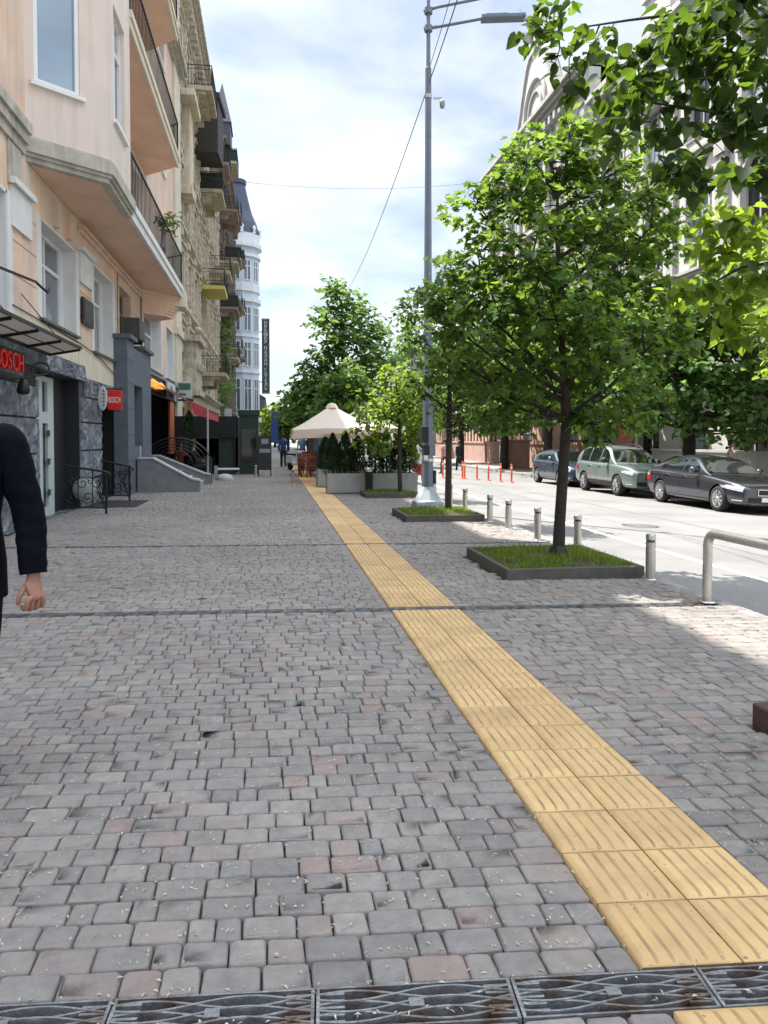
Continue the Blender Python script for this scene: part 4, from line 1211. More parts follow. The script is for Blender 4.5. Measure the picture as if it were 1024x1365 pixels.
B2, F2 = old_building('ornate_building', 'weathered cream stucco building with ornate cornices and small iron balconies, one slab yellow', -4.2, 35.7, 62.0, 23.3, 6, M_cream2, M_orn, 8)
M_greenscreen = mat('dark_green_screen', (0.035, 0.045, 0.035), .8, var=.2)
balcony(B2, -4.2, 39.2, 42.6, 19.1, 1.35, M_slab)
balcony(B2, -4.2, 46.9, 50.4, 16.5, 1.35, M_slab, solid=M_greenscreen)
balcony(B2, -4.2, 46.7, 50.2, 10.7, 1.45, M_yellow, bracket=False)
balcony(B2, -4.2, 46.7, 50.6, 5.5, 1.5, M_slab)
balcony(B2, -4.2, 53.0, 56.4, 20.3, 1.4, M_brown, solid=M_greenscreen)
balcony(B2, -4.2, 54.0, 57.5, 13.2, 1.4, M_slab)
# enclosed dark loggia between the two upper balconies
mb = MB(); mb.prism([(-4.19, 44.0), (-2.9, 44.0), (-2.75, 46.5), (-4.19, 46.5)], 17.6, 20.6); mb.prism([(-4.19, 43.8), (-2.8, 43.9), (-2.6, 46.7), (-4.19, 46.7)], 20.602, 20.9)
lg = mb.build('enclosed_balcony', mat('tarred_boards', (.035, .032, .03), .8, var=.3, scale=8), B2)
# oriel strip of cream
mb = MB(); mb.box(-4.19, -3.75, 37.2, 38.8, 13.5, 17.2); mb.box(-4.19, -3.65, 37.1, 38.9, 13.1, 13.49); mb.box(-4.19, -3.4, 36.0, 39.0, 17.21, 17.5)
mb.build('oriel', M_cream2, B2)
# lower ornaments: carved bay with gable at first floor
mb = MB(); mb.box(-4.19, -3.55, 37.6, 40.2, 3.9, 6.2); mb.box(-4.19, -3.35, 37.4, 40.4, 6.2, 6.5); mb.box(-4.19, -3.4, 37.5, 40.3, 3.6, 3.9)
for k in range(6):
    mb.lathe([(.0, -.12), (.16, -.05), (.18, .05), (.1, .14), (0, .16)], (-3.5, 37.8 + k * .44, 6.75), 8)
    mb.lathe([(.0, -.2), (.12, -.1), (.08, .1), (.13, .2), (0, .22)], (-3.5, 37.8 + k * .44, 5.0), 8)
mb.build('carved_bay', M_orn, B2)
mb = MB(); mb.box(-4.19, -4.05, 37.7, 40.8, .2, 3.5); mb.build('ground_panel', mat('faded_orange_plaster', (.58, .29, .16), .85, var=.2, scale=2, streak=.3), B2)

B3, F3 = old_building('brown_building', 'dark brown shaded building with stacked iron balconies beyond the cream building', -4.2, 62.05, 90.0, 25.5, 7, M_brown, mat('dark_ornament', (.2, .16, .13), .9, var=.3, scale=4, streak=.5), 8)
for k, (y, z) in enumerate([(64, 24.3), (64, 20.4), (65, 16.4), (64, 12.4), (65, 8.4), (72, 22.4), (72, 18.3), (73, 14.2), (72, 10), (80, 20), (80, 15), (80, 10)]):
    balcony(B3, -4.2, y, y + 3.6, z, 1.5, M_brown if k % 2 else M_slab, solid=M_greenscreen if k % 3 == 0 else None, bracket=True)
# pointed gable turret
mb = MB(); mb.prism([(-4.6, 63.5), (-3.2, 63.5), (-3.2, 66.5), (-4.6, 66.5)], 25.4, 27.2)
mb.add([(-4.7, 63.4, 27.2), (-3.1, 63.4, 27.2), (-3.1, 66.6, 27.2), (-4.7, 66.6, 27.2), (-3.9, 65, 31.0)], [(0, 1, 4), (1, 2, 4), (2, 3, 4), (3, 0, 4)])
mb.build('turret', mat('slate_roof', (.05, .055, .075), .6, var=.2), B3)

# blue-white corner tower building
M_bluew = mat('pale_blue_render', (0.52, 0.60, 0.68), .8, var=.05, streak=.08)
M_blueroof = mat('blue_slate_mansard', (0.05, 0.06, 0.105), .55, var=.15, scale=3)
T = thing('tower_building', 'pale blue corner tower with dark blue mansard roof far down the left side', 'building', (-3, 95, 0))
ctr = (-4.2, 97.0); rad = 2.75
mb = MB(); n = 12
poly = [(ctr[0] + rad * math.cos(2 * math.pi * (k + .5) / n), ctr[1] + rad * math.sin(2 * math.pi * (k + .5) / n)) for k in range(n)]
mb.prism(poly, 0, 25); mb.box(-16, -4.4, 94.6, 108, 0, 24.6)
mb.build('wall', M_bluew, T)
def ringp(o): return [(ctr[0] + (rad + o) * math.cos(2 * math.pi * (k + .5) / n), ctr[1] + (rad + o) * math.sin(2 * math.pi * (k + .5) / n)) for k in range(n)]
for z, h, o in ((3.6, .5, .3), (9.6, .25, .14), (18.3, .5, .3), (19.6, .9, .18), (23.8, .35, .3), (25.0, .5, .45), (25.5, 1.2, .2), (14, .2, .12)):
    mb = MB(); mb.prism(ringp(o), z, z + h - .002); mb.build('cornice', mat('white_stone_trim', (.66, .69, .72), .8, var=.05), T)
# mansard
mb = MB(); prof = [(2.9, 26.7), (2.5, 28.2), (1.9, 29.6), (1.5, 31.2), (1.1, 33.0), (1.25, 33.1), (1.25, 33.6), (0, 33.8)]
mb.lathe(prof, (ctr[0], ctr[1], 0), 12, smooth=False); mb.box(-15.8, -4.2, 94.8, 108, 24.62, 30.4)
mb.build('mansard_roof', M_blueroof, T)
for k in range(5):
    mb = MB(); mb.lathe([(.22, 0), (.12, .3), (.25, .7), (.05, 1.0)], (ctr[0] + 2.9 * math.cos(-1.9 + k * .6), ctr[1] + 2.9 * math.sin(-1.9 + k * .6), 26.7), 8); mb.build('urn', mat('white_stone_trim', (.66, .69, .72)), T)
for z0, z1 in ((5, 8.9), (10.4, 13.4), (14.7, 17.7), (20.9, 23.4)):
    for k in range(n):
        am = 2 * math.pi * (k + 1.0) / n
        if math.cos(am) > -.3 and math.sin(am) < .75:
            c = (ctr[0] + rad * math.cos(math.pi / n) * math.cos(am), ctr[1] + rad * math.cos(math.pi / n) * math.sin(am)); dirn = (math.cos(am), math.sin(am)); tn = (-dirn[1], dirn[0])
            F = Fr(c, tn, dirn); window(T, F, -.5, .5, z0, z1, d=-.02, nv=2, tr=.7, t=.08, sill=False, gm=mat('tower_glass', (.10, .14, .18), .1, spec=.8))
# vertical hotel sign
def vsign():
    t = thing('vertical_sign', 'tall dark vertical sign with white stacked letters past the pale blue tower', 'sign', (-.8, 108, 13))
    mb = MB(); mb.box(-1.28, -.2, 108.0, 108.5, 8.0, 18.2); b = mb.build('panel', mat('sign_dark', (.035, .045, .045), .5), t)
    mb = MB(); mb.box(-1.3, -.18, 107.95, 108.55, 18.2, 18.36); mb.box(-1.3, -.18, 107.95, 108.55, 7.85, 8.0)
    for z in (9.5, 16.5): mb.bar((-4.0, 108.25, z), (-1.28, 108.25, z), .12)
    mb.build('frame', mat('sign_frame', (.2, .22, .22), .5), t)
    mb = MB(); txt = "ПРЕМ'ЄР ПАЛАЦ ГОТЕЛЬ"
    z = 17.7; 
    for ch in txt:
        if ch == ' ': z -= .34; continue
        if ch == "'": put_text(mb, ch, .5, (-.5, 107.98, z + .25), (1, 0, 0), (0, 0, 1), .015); continue
        put_text(mb, ch, .62, (-.74, 107.98, z), (1, 0, 0), (0, 0, 1), .015); z -= .53
    mb.build('lettering', mat('sign_letters', (.75, .76, .75), .5), b)
vsign()
t = thing('pink_building', 'pinkish plain building beyond the pale blue tower at the far left', 'building', (-3, 118, 0))
mb = MB(); mb.box(-14, -2.35, 109, 135, 0, 17); mb.build('wall', mat('pink_render', (.45, .31, .27), .85, var=.1, scale=.5), t)
mb = MB()
FP = Fr((-2.35, 0), (0, 1), (1, 0))
for z in (5, 9, 13):
    for y in (111, 115, 119, 123, 127, 131): fbox(mb, FP, y, y + 1.4, .01, .03, z, z + 2.2)
mb.build('window', M_darkglass, t); mb = MB(); mb.box(-14, -2.0, 108.9, 135.1, 17.0, 17.6); mb.build('roof', M_brown, t)
t = thing('dark_building', 'dark narrow building at the vanishing end of the left side', 'building', (-2, 150, 0))
mb = MB(); mb.box(-14, -1.2, 140, 190, 0, 9); mb.build('wall', mat('dark_render', (.07, .08, .09), .8, var=.2, scale=.4), t)
mb = MB(); mb.add([(-14, 139.8, 9), (-1.0, 139.8, 9), (-1.0, 190, 9), (-14, 190, 9), (-7, 139.8, 12.5), (-7, 190, 12.5)], [(0, 1, 4), (1, 2, 5, 4), (2, 3, 5), (3, 0, 4, 5)]); mb.build('roof', mat('slate_roof', (.05, .055, .075)), t)
# ------------------------------------------------------------------ right side buildings
M_limew = mat('pale_limestone', (0.48, 0.465, 0.44), .85, var=.08, scale=1.5, bump=.1, streak=.18, streak_col=(.25, .23, .21))
M_limeg = mat('grey_limestone', (0.39, 0.38, 0.365), .85, var=.1, scale=1.5, bump=.1, streak=.25)
M_pinkst = mat('pink_stone', (0.42, 0.27, 0.22), .85, var=.12, scale=1.5, bump=.1, streak=.2)
M_redst = mat('red_stone', (0.36, 0.15, 0.10), .85, var=.15, scale=2)
def arch_fill(mb, F, u0, u1, zs, z1, d):
    """two corner pieces that turn the top of an opening into a round arch"""
    c = (u0 + u1) / 2; r = (u1 - u0) / 2; n = 8
    for s in (-1, 1):
        pts = [(c + s * r, z1)] + [(c + s * r * math.cos(math.pi / 2 * k / n), zs + (z1 - zs - .01) * math.sin(math.pi / 2 * k / n)) for k in range(n + 1)]
        m = len(pts)
        v = [F.p(u, -.004, z) for u, z in pts] + [F.p(u, -d, z) for u, z in pts]
        mb.add(v, [tuple(range(m))] + [(i, i + 1, m + i + 1, m + i) for i in range(1, m - 1)])
def right_building(name, label, y0, y1, H, bays, wm, tm, bm, X=17.0, arched=(2,), zb=3.3, floors=4, basew=True):
    t = thing(name, label, 'building', (X, (y0 + y1) / 2, FZ))
    F = Fr((X, 0), (0, 1), (-1, 0))
    fh = (H - zb - 1.5) / (floors - 1); st = (y1 - y0) / bays
    ops = []; arcs = []
    for fl in range(floors):
        for b in range(bays):
            c = y0 + st * (b + .5); w = st * .22
            if fl == 0: ops.append((c - w * 1.2, c + w * 1.2, FZ + (1.0 if b % 4 else .05), 2.6))
            else:
                z = zb + (fl - 1) * fh
                if fl in arched:
                    ops.append((c - w, c + w, z + .95, z + fh * .80)); arcs.append((c - w, c + w, z + fh * .80 - w, z + fh * .80))
                else: ops.append((c - w, c + w, z + .95, z + fh * .76))
    mb = MB()
    wall_grid(mb, F, y0, y1, zb, H, [o for o in ops if o[3] > zb], .3)
    for a in arcs: arch_fill(mb, F, *a, .29)
    mb.box(X + .7, X + 12, y0, y1, FZ, H)
    for y in (y0, y1): mb.quad((X, y, FZ), (X + 12, y, FZ), (X + 12, y, H), (X, y, H))
    mb.build('wall', wm, t)
    mb = MB(); wall_grid(mb, Fr((X - .08, 0), (0, 1), (-1, 0)), y0 + .01, y1 - .01, FZ - .02, zb, [o for o in ops if o[3] <= zb], .4)
    mb.quad((X - .08, y0 + .01, zb), (X + .02, y0 + .01, zb), (X + .02, y1 - .01, zb), (X - .08, y1 - .01, zb))
    mb.build('ground_storey', bm, t)
    mb = MB(); cornice(mb, F, y0 + .02, y1 - .02, H - .9, 1.0, .9, 4)
    for fl in range(1, floors): cornice(mb, F, y0 + .02, y1 - .02, zb + (fl - 1) * fh, .35, .3, 3)
    for k in range(int((y1 - y0) / .8)): fbox(mb, F, y0 + .2 + k * .8, y0 + .5 + k * .8, .003, .6, H - 1.35, H - .903)
    mb.build('cornice', tm, t)
    for b in range(bays + 1):
        mb = MB(); c = min(max(y0 + st * b, y0 + .35), y1 - .35)
        for fl in range(1, floors):
            z = zb + (fl - 1) * fh
            fbox(mb, F, c - .28, c + .28, .003, .2, z + .352, z + fh - .45); fbox(mb, F, c - .36, c + .36, .003, .28, z + fh - .448, z + fh - .003)
        mb.build('pilaster', tm, t)
    SURR[0] = tm
    for i, o in enumerate(ops):
        window(t, F if o[3] > zb else Fr((X - .08, 0), (0, 1), (-1, 0)), *o[:4], d=.27, nv=2, tr=.62, fm=mat('grey_frame', (.3, .3, .31), .6), gm=M_darkglass if i % 2 else M_glass, sill=(i >= bays), surround=2 if i >= bays and (o[0], o[1]) else None)
    SURR[0] = M_white
    mb = MB(); mb.box(X - .5, X + 12, y0, y1, H + .103, H + .35); mb.build('roof', mat('zinc_roof', (.13, .135, .14), .5, metal=.3), t)
    return t, F
RB, RFB = right_building('corner_building', 'pale grey stone building with arched windows behind the trees across the road', 12.0, 37.8, 18.9, 7, M_limew, M_limeg, M_limew)
RA, RFA = right_building('gabled_building', 'tall pale stone building with curved roof gable and pink ground storey across the road', 39.4, 58.0, 21.6, 5, M_limew, M_limeg, M_pinkst, zb=3.6)
RL, RFL = right_building('low_pink_building', 'low pink stone building with a row of small columns past the gabled one', 58.2, 77.0, 8.4, 6, M_limew, M_limeg, M_pinkst, zb=3.6, floors=2, arched=())
# curved gable
mb = MB(); F = RFA
y0, y1, zb, zt = 43.2, 51.0, 21.72, 26.2
P = []
for k in range(13):
    q = k / 12; P.append((y1 + .2 - (y1 - y0) * .42 * q, zb + (zt - zb) * (.5 - .5 * math.cos(math.pi * q)) ** .9))
P += [(y0 + (y1 - y0) * .42 * (1 - k / 12), zb + (zt - zb) * (.5 - .5 * math.cos(math.pi * (1 - k / 12))) ** .9) for k in range(13)]
m = len(P)
mb.add([F.p(u, .2, z) for u, z in P] + [F.p(u, -.5, z) for u, z in P], [tuple(range(m)), tuple(reversed(range(m, 2 * m)))] + [(i, (i + 1) % m, m + (i + 1) % m, m + i) for i in range(m)])
g = mb.build('gable', M_limew, RA)
mb = MB()
for i in range(m - 1):
    a, b = P[i], P[i + 1]; mb.bar(F.p(a[0], -.1, a[1] + .06), F.p(b[0], -.1, b[1] + .06), .9, .16)
c = (y0 + y1) / 2
pts = [F.p(c + 1.9 * math.cos(math.pi * k / 14), .26, 22.4 + 2.0 * math.sin(math.pi * k / 14)) for k in range(15)]
mb.tube(pts, .16, 6); mb.tube([F.p(c + 1.2 * math.cos(math.pi * k / 14), .26, 22.3 + 1.3 * math.sin(math.pi * k / 14)) for k in range(15)], .1, 6)
mb.build('gable_moulding', M_limeg, g)
# attic blocks and chimneys on the near building
for y, w in ((16, 2.2), (24, 2.8), (31, 2.2)):
    mb = MB(); mb.box(17.05, 19, y, y + w, 19.25, 21.4); mb.box(16.9, 19.2, y - .15, y + w + .15, 21.4, 21.7); mb.build('attic', M_limew, RB)
mb = MB(); mb.box(20, 21.2, 27.5, 28.6, 19.25, 22.8); mb.build('chimney', M_limew, RB)
# red details of the ground storeys
mb = MB(); fbox(mb, RFA, 39.8, 57.8, .09, .22, FZ, 1.15); fbox(mb, RFA, 39.8, 57.8, .09, .3, 1.152, 1.3); mb.build('plinth', M_pinkst, RA)
mb = MB(); fbox(mb, RFL, 58.4, 76.8, .09, .22, FZ, 1.15); fbox(mb, RFL, 58.4, 76.8, .09, .3, 1.152, 1.3); mb.build('plinth', M_pinkst, RL)
for k in range(26):
    mb = MB(); q = 50 + k * 1.0; fbox(mb, RFL if q > 57.7 else RFA, q, q + .35, .09, .2, 1.302, 3.4)
    if not 57.3 < q < 58.5: mb.build('small_column', mat('pale_pink_stone', (.52, .36, .30), .85), RL if q > 57.7 else RA)
mb = MB(); fbox(mb, RFB, 33.6, 35.4, .1, .18, FZ, 3.1); mb.build('painted_panel', M_redst, RB)
mb = MB(); fbox(mb, RFB, 13, 37.0, .09, .6, 3.3, 3.42); mb.build('ledge', M_redst, RB)
mb = MB(); mb.box(16.2, 16.45, 14, 30.5, FZ, 1.0); mb.box(16.12, 16.53, 13.95, 30.55, 1.001, 1.09)
tag(mb.build('low_wall', M_limeg, None, (16.3, 22, FZ)), 'low pale stone wall behind the black saloon across the road', 'wall')
mb = MB(); mb.box(14.6, 16.0, 45.6, 47.4, FZ, 1.35, .02); mb.box(14.5, 16.1, 45.5, 47.5, 1.351, 1.45)
tag(mb.build('stone_pier', M_pinkst, None, (15.3, 46.5, FZ)), 'square pink stone pier at the foot of the gabled building', 'pier')
# far end of the street
t = thing('end_building', 'grey building closing the far end of the road behind the trees', 'building', (12, 150, 0))
mb = MB(); mb.box(15, 40, 82, 150, -1, 11); mb.build('wall', mat('grey_render', (.30, .29, .28), .85, var=.1, scale=.3), t)
F = Fr((15, 0), (0, 1), (-1, 0)); mb = MB()
for z in (1, 5):
    for k in range(14): fbox(mb, F, 82 + k * 4.5, 84 + k * 4.5, .01, .04, z + .8, z + 3)
mb.build('window', M_darkglass, t); mb = MB(); mb.box(14.6, 40, 81.8, 150.2, 11, 11.5); mb.build('roof', mat('zinc_roof', (.13, .135, .14)), t)
# ------------------------------------------------------------------ street furniture
def bollard_proto():
    t = thing('bollard', 'x', 'bollard', (0, 0, 0), 0, 'short steel bollards along the kerb')
    mb = MB(); mb.lathe([(.052, 0), (.052, .40)], n=20); mb.lathe([(.052, .425), (.052, .475), (.049, .485), (.0, .488)], n=20); mb.lathe([(.075, .0005), (.075, .008), (.052, .012)], n=20)
    mb.build('post', M_steel, t)
    mb = MB(); mb.lathe([(.0525, .4005), (.046, .402), (.046, .423), (.0525, .4245)], n=20, cap=False); mb.build('band', mat('dark_band', (.05, .05, .05), .5), t)
    return t
bl = bollard_proto()
BOL = [(4.0, 7.55, 'steel bollard right beside the corner of the closest square tree planter'), (4.04, 9.6, 'steel bollard just behind the trunk of the leaning planter tree'),
       (3.9, 10.75, 'steel bollard standing alone left of the leaning tree trunk'), (3.9, 12.15, 'steel bollard midway between the two planter trees'),
       (3.92, 13.3, 'steel bollard at the right corner of the second tree planter'), (3.95, 15.2, 'steel bollard just right of the lamp mast behind the second planter'),
       (3.95, 16.5, 'slim steel bollard seen between lamp mast and second tree trunk'), (3.95, 18.2, 'steel bollard just left of the lamp mast foot'), 
       (0.71, 25.4, 'lone steel bollard by the yellow strip beside the parasols'), (-0.6, 29.5, 'lone steel bollard in front of the green kiosk')]
for i, (x, y, lb) in enumerate(BOL):
    o = bl if i == 0 else copy_tree(bl)
    place(o, (x, y, 0), label=lb)
# tubular barrier
def barrier():
    t = thing('barrier_rail', 'polished steel tube barrier with a rounded corner at the kerb', 'barrier', (3.96, 6.4, 0))
    mb = MB(); r = .12; z = .64
    pts = [(3.96, 6.42, 0)] + [(3.96, 6.42, z - r)] + [(3.96, 6.42 - r + r * math.cos(a), z - r + r * math.sin(a)) for a in [math.pi / 2 * k / 6 for k in range(1, 7)]] + [(3.96, 4.9, z), (3.96, 3.6, z)]
    pts += [(3.96, 3.6 - r * math.sin(a), z - r + r * math.cos(a)) for a in [math.pi / 2 * k / 6 for k in range(1, 7)]] + [(3.96, 3.48, 0)]
    mb.tube(pts, .042, 16); mb.build('tube', M_steel, t)
    mb = MB()
    for y in (6.42, 3.48): mb.lathe([(.085, .0005), (.085, .010), (.045, .014)], (3.96, y, 0), 18)
    mb.build('foot_plate', M_steel, t)
barrier()

# lamp mast
M_mast = mat('grey_mast_paint', (0.14, 0.17, 0.215), .5, metal=.15, var=.1, scale=3)
def mast():
    x, y = 3.43, 16.5
    t = thing('street_lamp', 'tall grey octagonal lamp mast with two long flat lamp arms', 'street lamp', (x, y, 0))
    mb = MB(); mb.lathe([(.135, .35), (.115, 1.8), (.09, 4.5), (.075, 7.0), (.068, 9.6), (.048, 9.62), (.045, 10.2), (.038, 11.2), (0, 11.22)], (x, y, 0), 8, smooth=False)
    mb.build('pole', M_mast, t)
    mb = MB(); mb.box(x - .3, x + .3, y - .3, y + .3, .002, .12, .01)
    mb.lathe([(.34, .121), (.30, .16), (.19, .34), (.137, .44)], (x, y, 0), 4 * 2, smooth=False)
    mb.build('base', mat('base_paint', (.33, .38, .41), .6, var=.1), t)
    dirn = Vector((.985, -.17, 0))
    for k, (z, L, up, hl) in enumerate(((10.45, 1.15, .20, .95), (10.83, 2.0, .42, 1.1))):
        a = Vector((x, y, z)); b = a + dirn * L + Vector((0, 0, up))
        mb = MB(); mb.tube([a - dirn * .1, a + dirn * .2 + Vector((0, 0, up * .2)), b], .035, 8); mb.lathe([(.09, -.06), (.09, .06)], (x, y, z), 10)
        arm = mb.build('lamp_arm', M_mast, t)
        e = b + dirn * hl + Vector((0, 0, .02)); s = Vector((-dirn.y, dirn.x, 0))
        mb = MB(); mb.obox((b + e) / 2, (e - b) / 2, s * .13, Vector((0, 0, .04))); mb.obox(b + (e - b) * .35 + Vector((0, 0, .055)), (e - b) * .25, s * .10, Vector((0, 0, .015)))
        hd = mb.build('lamp_head', M_mast, arm, bevel=.012)
    for bx in ((x - .19, x - .05, y - .33, y - .12, 1.42, 1.78, .015), (x - .15, x - .02, y - .31, y - .12, 1.15, 1.36, .015), (x + .125, x + .185, y - .05, y + .05, .5, .8)):
        mb = MB(); mb.box(*bx); mb.build('control_box', mat('black_box', (.015, .015, .017), .5), t)
    mb = MB(); mb.box(x - .15, x - .06, y - .34, y - .335, 1.04, 1.14); mb.build('box_label', M_wtext, t)
    mb = MB(); mb.lathe([(.124, 1.0), (.134, 1.0), (.134, 1.06), (.124, 1.06)], (x, y, 0), 8, smooth=False); mb.build('clamp_band', M_steel, t); mb = MB(); mb.lathe([(.07, 8.95), (.08, 8.95), (.08, 9.03), (.07, 9.03)], (x, y, 0), 8, smooth=False); mb.build('clamp_band', M_steel, t)
    return t
mast()
def camera_unit():
    t = thing('security_camera', 'white dome security camera on a short arm high on the lamp mast', 'camera', (3.6, 16.4, 8.9))
    mb = MB(); mb.bar((3.54, 16.48, 8.95), (3.72, 16.44, 8.95), .04); mb.build('arm', M_steel, t)
    mb = MB(); mb.lathe([(0, -.15), (.045, -.135), (.06, -.07), (.06, .0), (.04, .04), (0, .05)], (3.73, 16.43, 8.87), 12); mb.build('housing', mat('camera_grey', (.3, .31, .31), .4), t)
camera_unit()
M_cable = mat('black_cable', (.10, .10, .11), .7)
def cable(name, label, a, b, sag, r=.012, n=24):
    a = Vector(a); b = Vector(b); mb = MB(); pts = []
    for k in range(n + 1):
        u = k / n; p = a.lerp(b, u); p.z -= sag * 4 * u * (1 - u); pts.append(p)
    mb.tube(pts, r, 5); tag(mb.build(name, M_cable, None, tuple(a)), label, 'cable')
cable('overhead_cable', 'black cable sloping from the lamp mast down to the distant trees', (3.4, 16.5, 9.15), (4.8, 49, 11.0), .55, .011)
cable('overhead_cable', 'upper black twisted cable rising from the lamp mast towards the viewer', (3.45, 16.5, 9.3), (2.6, 5.0, 9.1), .25, .011)
cable('overhead_cable', 'thinner second cable beside the twisted one above the lamp mast', (3.45, 16.5, 9.6), (2.3, 5.0, 8.8), .25, .007)
cable('overhead_cable', 'thin grey wire crossing the sky level from the left buildings', (-4.1, 46, 16.9), (17, 44, 17.6), .9, .011)

# square tree planters with grass
M_planter = mat('dark_planter_edge', (0.085, 0.08, 0.068), .85, var=.2, scale=8, bump=.2)
M_soil = mat('planter_soil', (0.045, 0.038, 0.026), .95, var=.3, scale=20)
M_grass = leaf_mat('grass_blades', (0.125, 0.18, 0.03), (0.30, 0.40, 0.05), .45, .5)
PL_LAB = ['low dark edged square planter around the leaning tree', 'low dark edged planter around the second thin tree', 'low dark edged planter in front of the hedge boxes', 'corner of a dark planter at the right edge of the paving']
def planter(i, x0, x1, y0, y1, h=.115):
    t = thing('tree_planter', PL_LAB[i], 'planter', ((x0 + x1) / 2, (y0 + y1) / 2, 0), 0, 'tree planters along the kerb')
    w = .055; mb = MB()
    mb.box(x0, x1, y0, y0 + w, -.03, h, .008); mb.box(x0, x1, y1 - w, y1, -.03, h, .008); mb.box(x0, x0 + w, y0 + w + .001, y1 - w - .001, -.03, h - .001, .008); mb.box(x1 - w, x1, y0 + w + .001, y1 - w - .001, -.03, h - .001, .008)
    mb.build('edging', M_planter if i < 3 else mat('red_brown_planter_edge', (.060, .028, .024), .7, var=.2), t)
    mb = MB(); n = 12; V = []
    rr = random.Random(i)
    for j in range(n + 1):
        for k in range(n + 1):
            u, v = k / n, j / n; hh = h - .04 + .06 * math.sin(math.pi * u) * math.sin(math.pi * v) + rr.uniform(-.006, .006)
            V.append((x0 + w + (x1 - x0 - 2 * w) * u, y0 + w + (y1 - y0 - 2 * w) * v, hh))
    mb.add(V, [(j * (n + 1) + k, j * (n + 1) + k + 1, (j + 1) * (n + 1) + k + 1, (j + 1) * (n + 1) + k) for j in range(n) for k in range(n)], True)
    mb.build('soil', M_soil, t)
    rng = np.random.default_rng(30 + i); N_ = [7500, 5000, 2500, 2600][i]
    px = rng.uniform(x0 + w, x1 - w, N_); py = rng.uniform(y0 + w, y1 - w, N_)
    pz = h - .045 + .06 * np.sin(np.pi * (px - x0) / (x1 - x0)) * np.sin(np.pi * (py - y0) / (y1 - y0))
    keep = (np.sin(px * 7.1 + 1.3 * np.sin(py * 5.3)) + np.sin(py * 8.7 + 2 * np.sin(px * 3.1)) + rng.normal(0, .7, N_)) > -.75
    px, py, pz = px[keep], py[keep], pz[keep]; N_ = len(px)
    a = rng.uniform(0, 6.283, N_); hh = rng.uniform(.03, .085, N_) * (.7 + .6 * rng.random(N_)); le = rng.uniform(.0, .05, N_); wd = rng.uniform(.002, .0045, N_)
    dx, dy = np.cos(a), np.sin(a)
    V = np.empty((N_, 4, 3)); V[:, 0] = np.stack([px - dy * wd, py + dx * wd, pz], 1); V[:, 1] = np.stack([px + dy * wd, py - dx * wd, pz], 1)
    V[:, 2] = np.stack([px + dx * le * .4 + dy * wd * .8, py + dy * le * .4 - dx * wd * .8, pz + hh * .6], 1); V[:, 3] = np.stack([px + dx * le, py + dy * le, pz + hh], 1)
    F = (np.arange(N_)[:, None] * 4 + np.array([0, 1, 2, 3])).ravel()
    o = np_obj('grass', V.reshape(-1, 3), F, np.arange(N_) * 4, M_grass)
    tag(o, ['bright grass growing round the leaning tree', 'bright grass growing round the second thin tree', 'thin grass in the planter before the hedge boxes', 'grass in the corner planter by the barrier'][i], 'grass', kind='stuff')
for i, p in enumerate(PLANTERS): planter(i, *p)
mb = MB(); mb.lathe([(.13, .06), (.14, .12), (.10, .20), (.075, .24)], (3.36, 8.55, 0), 9, smooth=False)
tag(mb.build('trunk_guard', M_black, None, (3.36, 8.55, .06)), 'black collar at the foot of the leaning tree', 'guard')

# hedge boxes, thujas
M_box = mat('planter_concrete', (.34, .34, .33), .85, var=.1, scale=4, bump=.1, streak=.15)
BX = [(1.50, 2.55, 20.6, 21.25, 'pale concrete box with dark conical shrubs beside the yellow strip'), (2.68, 3.98, 20.5, 21.1, 'pale concrete box with dark conical shrubs nearer the kerb'), (1.42, 1.95, 23.4, 24.6, 'smaller concrete box with shrubs set back along the yellow strip')]
TJ = []
for i, (x0, x1, y0, y1, lb) in enumerate(BX):
    t = thing('planter_box', lb, 'planter', ((x0 + x1) / 2, (y0 + y1) / 2, 0), 0, 'concrete hedge boxes by the parasols')
    mb = MB(); w = .05; h = .56
    mb.box(x0, x1, y0, y0 + w, .03, h); mb.box(x0, x1, y1 - w, y1, .03, h); mb.box(x0, x0 + w, y0 + w, y1 - w, .03, h - .001); mb.box(x1 - w, x1, y0 + w, y1 - w, .03, h - .001); mb.box(x0 + .05, x1 - .05, y0 + .05, y1 - .05, .002, .03)
    mb.build('box', M_box, t)
    mb = MB(); mb.box(x0 + w, x1 - w, y0 + w, y1 - w, .4, h - .05); mb.build('soil', M_soil, t)
    n = [3, 4, 2][i]
    for k in range(n):
        if i < 2: TJ.append((x0 + (x1 - x0) * (k + .5) / n, (y0 + y1) / 2, i, k))
        else: TJ.append(((x0 + x1) / 2, y0 + (y1 - y0) * (k + .5) / n, i, k))
M_thuja = leaf_mat('thuja_sprays', (0.022, 0.048, 0.018), (0.03, 0.06, 0.015), .2, .4)
M_bark = mat('dark_bark', (0.035, 0.027, 0.02), .95, var=.3, scale=14, bump=.6, bscale=30)
